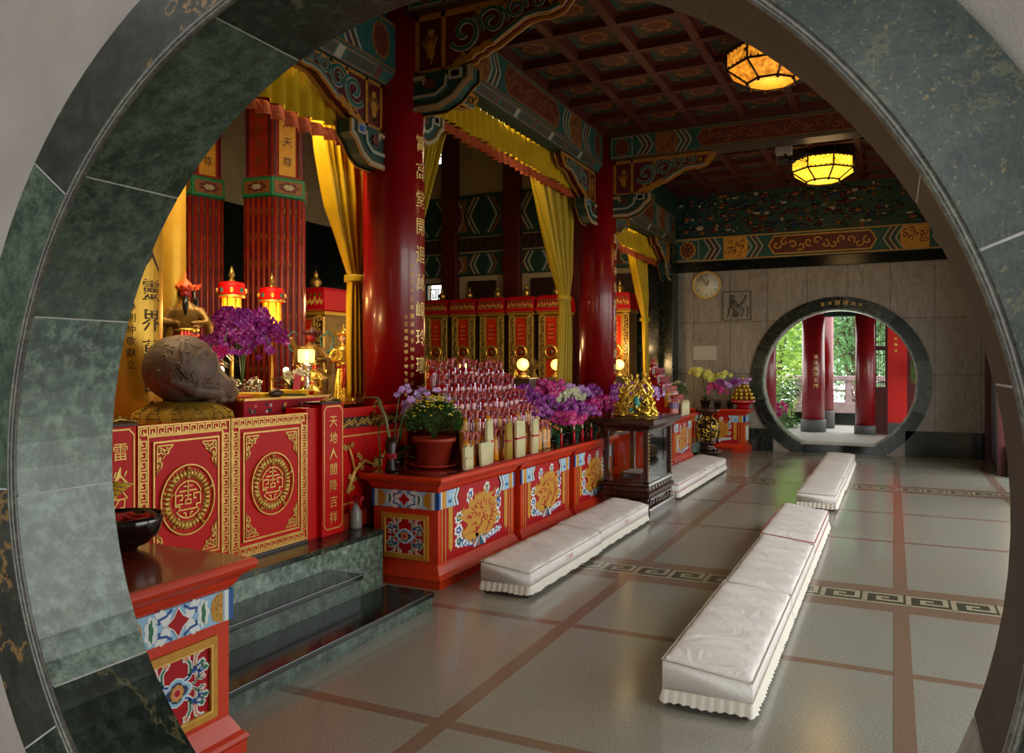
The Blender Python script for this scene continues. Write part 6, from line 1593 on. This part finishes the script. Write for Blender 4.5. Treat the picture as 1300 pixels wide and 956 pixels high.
# guardian statues
def limb(mb, pts, rr, m): mb.tube(pts, rr, m, 10)
def guardian(x, y, z, h, label, robe, face, seed, ribbon='teal_ribbon', lunge=0, crown='gold_bright', beard=False, pomp=None, fa=-.75):
    t = thing('guardian_statue', label, 'statue', (x, y, z)); r = random.Random(seed)
    B = Matrix.Translation((x, y, z)) @ Matrix.Rotation(fa, 4, 'Z') @ Matrix.Scale(h, 4)     # local +X = front, height 1
    T = lambda *p: tuple(B @ Vector(p))
    mb = MB(B)
    # legs and robe skirt
    if lunge:
        mb.tube([(0, .06, .42), (.14, .13, .30), (.12, .14, .03)], [.085, .07, .045], robe, 10); mb.tube([(0, -.06, .42), (-.03, -.16, .22), (-.06, -.22, .03)], [.085, .065, .045], robe, 10)
        mb.ball((.15, .14, .02), (.07, .035, .025), robe, 8); mb.ball((-.02, -.23, .02), (.07, .035, .025), robe, 8)
        mb.lathe([(.15, .30), (.14, .36), (.11, .45)], robe, 14)
    else:
        rs = []
        for z_, a in ((.0, .15), (.1, .135), (.25, .12), (.38, .11), (.47, .10)):
            rs.append([((a + .012*cos(9*q)*(1 - z_*2))*cos(q)*.85, (a + .012*cos(9*q)*(1 - z_*2))*sin(q), z_) for q in [2*pi*i/36 for i in range(36)]])
        mb.rings(rs, robe)
    mb.lathe([(.10, .42), (.115, .5), (.125, .62), (.13, .70), (.09, .75), (.045, .775), (.04, .81)], robe, 18, sx=.75)
    for s_ in (-1, 1):
        el = (.03 + .05*(s_ > 0), s_*.19, .57 + .12*lunge*(s_ < 0)); ha = (.15, s_*.06, .57) if not (lunge and s_ < 0) else (.05, -.26, .84)
        mb.tube([(0, s_*.11, .71), el, ha], [.05, .045, .03], robe, 10)
        mb.tube([el, tuple(a + b for a, b in zip(el, (-.02, s_*.03, -.2)))], [.045, .03], robe, 8)
        mb.ball(ha, (.028, .024, .026), robe, 8)
    mb.build('robed_body', t, remesh=.009*h/.6)
    mb = MB(B); mb.ball((.012, 0, .86), (.058, .052, .068), face, 16); mb.ball((.07, 0, .85), (.012, .01, .014), face, 8)
    for s_ in (-1, 1): mb.ball((.06, s_*.02, .868), (.006, .011, .004), 'black', 6, 4); mb.ball((.0, s_*.053, .855), (.012, .008, .02), face, 6, 4)
    mb.ball((.064, 0, .825), (.006, .015, .004), 'band_red', 6, 4)
    mb.build('head', t)
    mb = MB(B); mb.lathe([(.062, .885), (.075, .895), (.068, .92), (.05, .955), (.02, .98), (.008, 1.0), (.004, 1.06)], crown, 16)
    for i in range(14):
        a = 2*pi*i/14; mb.ball((.075*cos(a), .075*sin(a), .91 + .015*(i % 2)), .016, pomp if pomp and i % 2 == 0 else crown, 7, 5)
    for s_ in (-1, 1): mb.prism([(0, 0), (.05, .02), (.07, .07), (.02, .06)], -.006, .006, crown, P((0, s_*.07, .88), (0, s_, 0), (0, 0, 1)))
    mb.build('headdress', t)
    mb = MB(B)
    for q in (.50, .455): mb.lathe([(.11, q), (.125, q + .012), (.11, q + .03)], 'band_red' if q < .48 else 'gold_bright', 16, sx=.8)
    for k in range(3): mb.tube([(.09, (-.03 + .03*k), .5), (.12, (-.03 + .03*k), .35), (.13, (-.04 + .04*k), .2)], .012, 'band_red' if k == 1 else 'orange', 5)
    mb.build('belt_sash', t)
    if ribbon:
        mb = MB(B)
        for s_ in (-1, 1): mb.tube([(-.04, s_*.1, .62), (-.08, s_*.26, .7), (-.08, s_*.3, .86), (-.06, s_*.22, .94), (-.05, s_*.16, .88)], [.02, .024, .022, .018, .01], ribbon, 6, flat=.5)
        mb.build('floating_ribbon', t)
    if beard:
        mb = MB(B); mb.tube([(.06, 0, .82), (.09, 0, .74), (.08, 0, .62)], [.025, .03, .008], 'black', 7)
        for s_ in (-1, 1): mb.tube([(-.01, s_*.06, .88), (-.01, s_*.09, .78), (.03, s_*.09, .6)], [.02, .025, .015], 'black', 6)
        mb.build('beard', t)
    return t
guardian(-4.55, 5.92, 1.27, .68, 'gold robed guardian statue with pale face beside the yellow curtain', 'gold_bright', 'face_white', 1, pomp='orange')
guardian(-4.62, 5.56, 1.27, .68, 'dark red faced guardian statue with teal ribbons left of the pale faced one', 'gold_dull', 'face_red', 2, lunge=1, crown='dark_red')
guardian(-4.42, 5.30, 1.27, .40, 'small gilded lunging figure in front of the red faced guardian', 'gold_bright', 'gold_bright', 3, ribbon=None, lunge=1)
mb = MB(); mb.box(-5.2, 4.3, 1.272, -4.85, 4.75, 1.43, 'timber_dark'); mb.box(-5.18, 4.32, 1.43, -4.87, 4.73, 1.45, 'gold_dull'); tag(mb.build('statue_pedestal', bevel=.006), 'low dark pedestal under the red faced bearded guardian', 'pedestal')
guardian(-5.0, 4.52, 1.45, .84, 'red faced bearded guardian with orange pompoms above the magenta flowers', 'gold_dull', 'face_red', 4, ribbon=None, beard=True, pomp='orange', crown='orange')
for i, (y, lb) in enumerate(((7.0, 'first small gilded attendant figure right of the first column'), (7.4, 'second small gilded attendant figure in the inner row'))):
    guardian(-4.8, y, 1.27, .45, lb, 'gold_dull', 'gold_bright', 10 + i, ribbon=None)
# candle lamp, censers
def globe_lamp(x, y, z, r_, hb, label, base='brass', gl='globe_glow', square=False, e=5):
    t = thing('altar_lamp', label, 'lamp', (x, y, z))
    mb = MB(); mb.lathe([(r_*1.1, 0), (r_*1.2, .02), (r_*.5, .05), (r_*.35, hb*.4), (r_*.7, hb*.55), (r_*.4, hb*.7), (r_*.9, hb*.92), (r_*1.0, hb)], base, 18, (x, y, z)); mb.build('base', t)
    mb = MB()
    if square: mb.box(x - r_, y - r_, z + hb, x + r_, y + r_, z + hb + 2.1*r_, gl)
    else: mb.ball((x, y, z + hb + r_*.95), r_, gl, 20)
    mb.build('glowing_globe', t, bevel=.012 if square else 0)
    light('altar_lamp_light', 'POINT', (x + r_*1.6, y - r_*1.6, z + hb + r_*1.2), e, (1, .66, .28), shadow_soft_size=r_)
def light(name, typ, loc, energy, color=(1, 1, 1), **k):
    L = bpy.data.lights.new(name, typ); L.energy = energy; L.color = color
    for a, v in k.items():
        if a not in ('rot',): setattr(L, a, v)
    o = bpy.data.objects.new(name, L); COL.objects.link(o); o.location = loc
    if 'rot' in k: o.rotation_euler = k['rot']
    return o
globe_lamp(-4.25, 5.05, 1.27, .05, .36, 'ornate silver lotus lamp with square glowing yellow shade by the pale faced statue', 'silver', 'globe_glow', True, 3)
globe_lamp(-4.9, 4.78, 1.27, .03, .27, 'tiny bright bulb lamp left of the big purple orchids', 'brass', 'bulb_glow', e=4)
globe_lamp(-4.9, 5.55, 1.27, .026, .27, 'tiny bright bulb lamp right behind the big purple orchids', 'brass', 'bulb_glow', e=3)
t = thing('silver_censer', 'ornate silver incense burner left of the red paper on the raised shelf', 'censer', (-4.2, 4.12, 1.38)); sx_, sy_ = -4.42, 4.55; 
mb = MB(); mb.lathe([(.05, 0), (.07, .02), (.05, .05), (.1, .09), (.11, .14), (.09, .16), (.1, .18)], 'silver', 22, (sx_, sy_, 1.275)); mb.build('bowl', t)
mb = MB(); r = random.Random(4)
for i in range(40): a = r.uniform(0, 6.28); mb.tube([(sx_ + .1*cos(a), sy_ + .1*sin(a), 1.275 + r.uniform(.06, .2)), (sx_ + .125*cos(a + .2), sy_ + .125*sin(a + .2), 1.3 + r.uniform(.06, .2)), (sx_ + .11*cos(a + .4), sy_ + .11*sin(a + .4), 1.3 + r.uniform(.08, .22))], .008, 'silver', 5)
for s_ in (-1, 1): mb.tube([(sx_, sy_ + s_*.09, 1.37), (sx_, sy_ + s_*.15, 1.42), (sx_, sy_ + s_*.12, 1.52)], .014, 'silver', 6)
mb.build('dragon_handles', t)
t = thing('wooden_bucket', 'orange-brown wooden bucket behind the wooden fish', 'bucket', (-4.6, 4.3, 1.27))
mb = MB(); mb.lathe([(.1, 0), (.115, .14), (.105, .14), (.09, .02)], 'bucket_wood', 24, (-4.6, 4.38, 1.27)); mb.build('tub', t); mb = MB(); mb.lathe([(.106, .04), (.11, .05), (.106, .06)], 'brass', 24, (-4.6, 4.38, 1.27)); mb.build('hoop', t)
mb = MB(); mb.tube([(-4.62, 4.2, 1.27), (-4.62, 4.2, 1.55)], .016, 'white_board', 8); mb.box(-4.68, 4.14, 1.55, -4.56, 4.27, 1.61, 'white_board'); tag(mb.build('small_reading_lamp', bevel=.008), 'small pale desk lamp standing above the wooden bucket', 'lamp')
# shrine orchids and plants
orchid(-4.55, 4.66, 1.272, .78, 9, 'purple', 'violet_pale', 'big mass of purple orchids left of the guardian statues', 90, lean=-.9, fl=22, fs=.052, spread=.2, potr=.1, drop=1.25, face=(.8, -1, 0))
orchid(-4.42, 4.10, 1.272, .38, 5, 'magenta', 'magenta', 'bright magenta orchids directly behind the wooden fish', 91, lean=-.9, fl=13, fs=.045, spread=.2, potr=.07, drop=.3, face=(.8, -1, 0))
orchid(-4.15, 4.78, 1.385, .16, 3, 'white_petal', 'pink_flower', 'small white and pink flowers with red paper below the purple orchids', 92, lean=-.5, fl=8, fs=.022, spread=.08, potr=.03, tagged=True, face=(.8, -1, 0))
t = thing('potted_palm', 'dark green grassy plant in a red pot between the fish and the purple orchids', 'plant', (-4.85, 4.62, 1.272)); pot(t, -4.75, 4.42, 1.272, .09, .14, 'terracotta', False); mb = MB(); r = random.Random(31)
for i in range(60): leafstrap(mb, (-4.75, 4.42, 1.4), r.uniform(0, 6.28), r.uniform(.2, .34), .009, r.uniform(.5, 1.6), 'leaf_dark' if i % 3 else 'leaf')
mb.build('grassy_leaves', t)
t = thing('potted_palm', 'broad dark leafy plant left of the magenta orchids', 'plant', (-4.8, 3.9, 1.272)); pot(t, -4.9, 4.05, 1.272, .09, .14, 'pot_dark', False); mb = MB()
for i in range(24): leafstrap(mb, (-4.9, 4.05, 1.4), r.uniform(0, 6.28), r.uniform(.25, .4), .02, r.uniform(.6, 1.4), 'leaf_dark' if i % 3 else 'leaf')
mb.build('leaves', t)
for i, (x, y, z, c, lb) in enumerate(((-4.0, 4.75, 1.38, 'red_paper', 'upright red paper envelope leaning among the small white flowers'),)):
    mb = MB(); mb.at(Matrix.Translation((x, y - .12, z)) @ Matrix.Rotation(-.25, 4, 'X')); mb.box(-.008, -.035, 0, .0, .035, .16, c); tag(mb.build('red_envelope'), lb, 'envelope')
# hexagonal small palace lanterns on stands
def table_lantern(x, y, z, label, hs=.60):
    t = thing('pagoda_lamp', label, 'lamp', (x, y, z)); r_ = .105
    mb = MB(); mb.lathe([(.07, 0), (.075, .02), (.02, .05), (.015, hs), (.08, hs + .02)], 'brass', 14, (x, y, z)); mb.build('stand', t)
    mb = MB(); mb.lathe([(r_*.78, hs + .02), (r_*.82, hs + .32)], 'lantern_glow', 8, (x, y, z), False); mb.build('glowing_glass', t)
    mb = MB(); mb.lathe([(r_*1.05, hs + .32), (r_*1.1, hs + .33), (r_*1.08, hs + .44), (r_*.95, hs + .455), (.02, hs + .47)], 'red', 16, (x, y, z)); mb.lathe([(r_*1.13, hs + .325), (r_*1.15, hs + .33), (r_*1.13, hs + .345)], 'gold_bright', 16, (x, y, z))
    for k in range(8): a = k*pi/4; mb.ball((x + r_*1.1*cos(a), y + r_*1.1*sin(a), z + hs + .385), (.018, .018, .024), 'gold_leaf' if k % 2 else 'paint_teal', 7, 5)
    mb.build('red_canopy', t)
    mb = MB(); mb.lathe([(.03, .45), (.035, .47), (.015, .49), (.03, .52), (.02, .55), (.006, .6)], 'brass', 12, (x, y, z + hs)); mb.build('finial', t)
    mb = MB()
    for k in range(8): a = pi/8 + k*pi/4; mb.tube([(x + r_*.84*cos(a), y + r_*.84*sin(a), z + hs + .02), (x + r_*.84*cos(a), y + r_*.84*sin(a), z + hs + .32)], .005, 'gold_dull', 5)
    mb.build('bars', t)
    light('lantern_point', 'POINT', (x + .15, y - .15, z + hs + .15), 5, (1, .55, .18), shadow_soft_size=.06)
table_lantern(-5.22, 5.22, 1.275, 'left of two small red-capped glowing lanterns with gold finials')
table_lantern(-5.22, 5.72, 1.27, 'right of two small red-capped glowing lanterns with gold finials')
# red-canopied cabinets
def votive(x, y, z0, H, W, label, seed, D=.5, px=None, finial=True, roundel=True, mx=None):
    t = thing('votive_cabinet', label, 'cabinet', (x, y, z0))
    F = face_ny(x - W/2, y, z0); hd = .34
    mb = MB(F); mb.box(0, 0, -D, W, H - hd, 0, 'gold_dull'); mb.build('body', t)
    mb = MB(F); mb.box(-.03, H - hd - .05, -D, W + .03, H - hd, .04, 'gold_board'); mb.build('cornice', t, bevel=.006)
    for s_ in (0, 1):
        mb = MB(F @ Matrix.Translation((s_*(W*.76), 0, 0))); mb.box(.01, .3, 0, W*.23, H - hd - .08, .02, 'timber_dark'); r = random.Random(seed + s_)
        for k in range(int((H - hd)/.07)): mb.spiral(W*.12, .36 + k*.07, .045, 1, r.uniform(0, 6), .012, 0, .034, 'gold_leaf', n=9)
        mb.frame(.015, .3, W*.225, H - hd - .08, .014, 0, .036, 'gold_leaf'); mb.build('gilt_side_strip', t)
    mb = MB(F); mb.box(W*.25, .3, 0, W*.75, H - hd - .08, .012, 'vermilion'); mb.frame(W*.27, .3, W*.73, H - hd - .1, .018, 0, .022, 'gold_board')
    mb.box(W*.36, H - hd - .55, 0, W*.64, H - hd - .22, .02, 'orange'); mb.frame(W*.36, H - hd - .55, W*.64, H - hd - .22, .014, 0, .028, 'red')
    for q in range(4): mb.vtext('福壽康', W*(.41 + .06*q), H - hd - .26, .085, .04, 'dark_red', .024)
    if roundel: mb.lathe([(.14, 0), (.15, .03), (.11, .05), (.1, .03)], 'gold_bright', 20, (W/2, H - hd - .8, .01), cap=False); mb.ball((W/2, H - hd - .8, .02), (.06, .06, .03), 'gold_dull', 10)
    mb.build('front_panel', t)
    mb = MB(F); mb.rings([[(-o, zz, -D - o*.2), (-o, zz, .03 + o), (W + o, zz, .03 + o), (W + o, zz, -D - o*.2)][::-1] for o, zz in ((.03, H - hd), (.05, H - hd + .02), (.02, H - .06), (.0, H - .02), (-.1, H))], 'crimson', False); mb.build('red_canopy', t)
    mb = MB(F @ Matrix.Translation((0, 0, .075))); r = random.Random(seed)
    for k in range(9):
        u = W*(k + .5)/9; mb.stroke([(u - .03, H - hd + .1), (u, H - hd + .16 + .03*(k % 2)), (u + .03, H - hd + .1), (u + .045, H - hd + .15)], .022, -.05, .0, 'gold_leaf'); mb.blob(u, H - hd + .22, .02, .02, 5, .3, -.05, 0, 'gold_dull')
    mb.box(-.03, H - hd + .01, -.05, W + .03, H - hd + .04, 0, 'gold_leaf'); mb.build('embroidery', t)
    if finial: mb = MB(); mb.lathe([(.1, -.02), (.11, .01), (.06, .03), (.09, .08), (.07, .13), (.03, .16), (.04, .19), (.01, .26)], 'brass', 16, (x, y + D/2, z0 + H)); mb.build('finial', t)
    return t
names = ['half hidden by the first red column', 'second from the first red column', 'third from the first red column', 'middle one between the two columns', 'next but one before the second column', 'partly covered by the tied curtain', 'hidden behind the second column', 'beside the dark marble pier']
for i in (0, 1, 2, 3, 4, 5, 7):
    votive(-9.45 + i*.665, 14.6, .405, 2.62, .54, 'red-canopied gold votive cabinet in the back row, ' + names[i], 40 + i)
t = votive(-7.3, 8.62, .405, 2.28, .74, 'nearer red-canopied cabinet with gold fringe above the guardian statues', 60)
for i, (x, y, rr, lb) in enumerate(((-5.2, 9.35, .055, 'small bright globe lamp left above the bottle pyramid'), (-5.25, 11.35, .095, 'glowing yellow globe lamp above the right part of the large pyramid'), (-4.95, 12.0, .09, 'glowing yellow globe lamp left of the second curtain'), (-4.55, 14.05, .095, 'glowing yellow globe lamp right of the second column'))):
    mb = MB(); mb.box(x - .2, y - .2, .405, x + .2, y + .2, 1.42, 'timber_dark'); mb.frame_ = 0
    tag(mb.build('lamp_stand', bevel=.01), 'dark wooden stand under the ' + lb.replace('glowing yellow ', '').replace('small bright ', ''), 'stand')
    globe_lamp(x, y, 1.42, rr, .12, lb, 'brass', e=9)
globe_lamp(-4.72, 14.2, 1.42, .05, .5, 'small intense bulb lamp above the globe right of the second column', 'brass', 'bulb_glow', e=4)
# gilded clutter figures on a shelf before the cabinets
t = thing('inner_offering_table', 'dark inner offering table behind the orchids between the columns', 'table', (-5.6, 9.9, .405))
mb = MB(); mb.box(-6.3, 7.75, .405, -5.5, 13.2, 1.2, 'vermilion_dark'); mb.build('carcass', t); mb = MB(); mb.box(-6.35, 7.7, 1.2, -5.45, 13.25, 1.24, 'timber_dark'); mb.build('top', t)
r = random.Random(50)
for i in range(9):
    y = 8.0 + i*.6; x = -5.75 + r.uniform(-.1, .1)
    t = thing('gilt_vase', 'gilded vase with a fan of gold leaves on the inner offering table', 'vase', (x, y, 1.24), 'gilded vases on the inner table')
    mb = MB(); mb.lathe([(.06, 0), (.07, .02), (.04, .05), (.08, .12), (.07, .2), (.03, .25), (.05, .3)], 'gold_bright' if i % 2 else 'gold_dull', 16, (x, y, 1.242)); mb.build('vase', t)
    mb = MB()
    for k in range(9): a = -1.2 + .3*k; mb.tube([(x, y, 1.52), (x + .05*sin(a), y + .14*sin(a), 1.52 + .16*cos(a)), (x + .03*sin(a), y + .2*sin(a), 1.5 + .26*cos(a))], [.012, .02, .004], 'gold_dull', 5, flat=.4)
    mb.build('gold_leaves', t)
EXPO = 0.75
# ================================================================== LIGHT AND CAMERA
w = bpy.data.worlds.new('sky'); SC.world = w; w.use_nodes = True
nt = w.node_tree; nt.nodes.clear()
o_ = nt.nodes.new('ShaderNodeOutputWorld'); bg = nt.nodes.new('ShaderNodeBackground'); nt.links.new(bg.outputs[0], o_.inputs[0])
tc = nt.nodes.new('ShaderNodeTexCoord'); sp = nt.nodes.new('ShaderNodeSeparateXYZ'); rp = nt.nodes.new('ShaderNodeValToRGB')
nt.links.new(tc.outputs['Generated'], sp.inputs[0]); nt.links.new(sp.outputs[2], rp.inputs[0]); nt.links.new(rp.outputs[0], bg.inputs[0])
rp.color_ramp.elements[0].position = 0; rp.color_ramp.elements[0].color = (.82, .85, .80, 1)
rp.color_ramp.elements[1].position = .6; rp.color_ramp.elements[1].color = (.93, .95, .93, 1)
bg.inputs[1].default_value = 2.6
def light(name, typ, loc, energy, color=(1, 1, 1), **k):
    L = bpy.data.lights.new(name, typ); L.energy = energy; L.color = color
    for a, v in k.items():
        if a not in ('rot',): setattr(L, a, v)
    o = bpy.data.objects.new(name, L); COL.objects.link(o); o.location = loc
    if 'rot' in k: o.rotation_euler = k['rot']
    return o
def portal(x, y, z, sx, sz, rot):
    o = light('daylight_portal', 'AREA', (x, y, z), 1, shape='RECTANGLE', size=sx, size_y=sz, rot=rot); o.data.cycles.is_portal = True
# sky portals in the doorways of the right wall, the far gate and the porch sides (they emit nothing themselves)
for a, b in ((2.5, 5.6), (6.1, 11.0), (11.6, 14.2)): portal(XR + .15, (a+b)/2, 1.5, b-a, 3.0, (pi/2, 0, pi/2))
portal(FX, YF + .35, FZ, 2.7, 2.7, (-pi/2, 0, 0))
portal(-2.4, -4.6, 2.1, 6.0, 4.2, (pi/2, 0, 0))
light('cabinet_fill_light', 'POINT', (-6.4, 7.9, 2.4), 10, (1, .7, .35), shadow_soft_size=.1)  # bare point light added to brighten the nearer votive cabinet
# unseen warm strip lamps added behind the lintel to brighten the shrine
for i, (y, x) in enumerate(((3.4, -4.2), (4.8, -4.2), (8.5, -4.2), (13.0, -4.2))):
    lz = 4.62 if i == 2 else 4.2
    t = thing('added_strip_lamp', 'unseen tubular lamp added behind the lintel to brighten the shrine', 'lamp', (x, y, lz), 'added tubular lamps behind the shrine lintel')
    mb = MB(); mb.box(x - .05, y - .45, lz + .02, x + .05, y + .45, lz + .08, 'white_board'); mb.box(x + .04, y - .03, lz + .02, x + .08, y + .03, lz + .08, 'white_board'); mb.build('housing', t)
    mb = MB(); mb.tube([(x, y - .42, lz), (x, y + .42, lz)], .018, 'bulb_glow', 8); mb.build('tube', t)
    light('added_strip_light', 'AREA', (x, y, lz - .04), 40 if i < 2 else 24, (1, .78, .45), shape='RECTANGLE', size=.1, size_y=.8, rot=(0, radians(20), 0))
cam = bpy.data.cameras.new('camera'); co = bpy.data.objects.new('camera', cam); COL.objects.link(co)
co.location = (0, 0, 1.6); co.rotation_euler = (pi/2, 0, radians(25.6))
cam.sensor_width = 36; cam.lens = 1011/1300*36; cam.shift_y = -13/1300; cam.clip_start = .05
SC.camera = co
vs_ = SC.view_settings; vs_.view_transform = 'Standard'; vs_.look = 'None'; vs_.gamma = 1; vs_.use_curve_mapping = False; vs_.exposure = EXPO
cy = SC.cycles; cy.max_bounces = 8; cy.diffuse_bounces = 5; cy.glossy_bounces = 3; cy.transparent_max_bounces = 6; cy.caustics_reflective = False; cy.caustics_refractive = False
cy.sample_clamp_indirect = 6
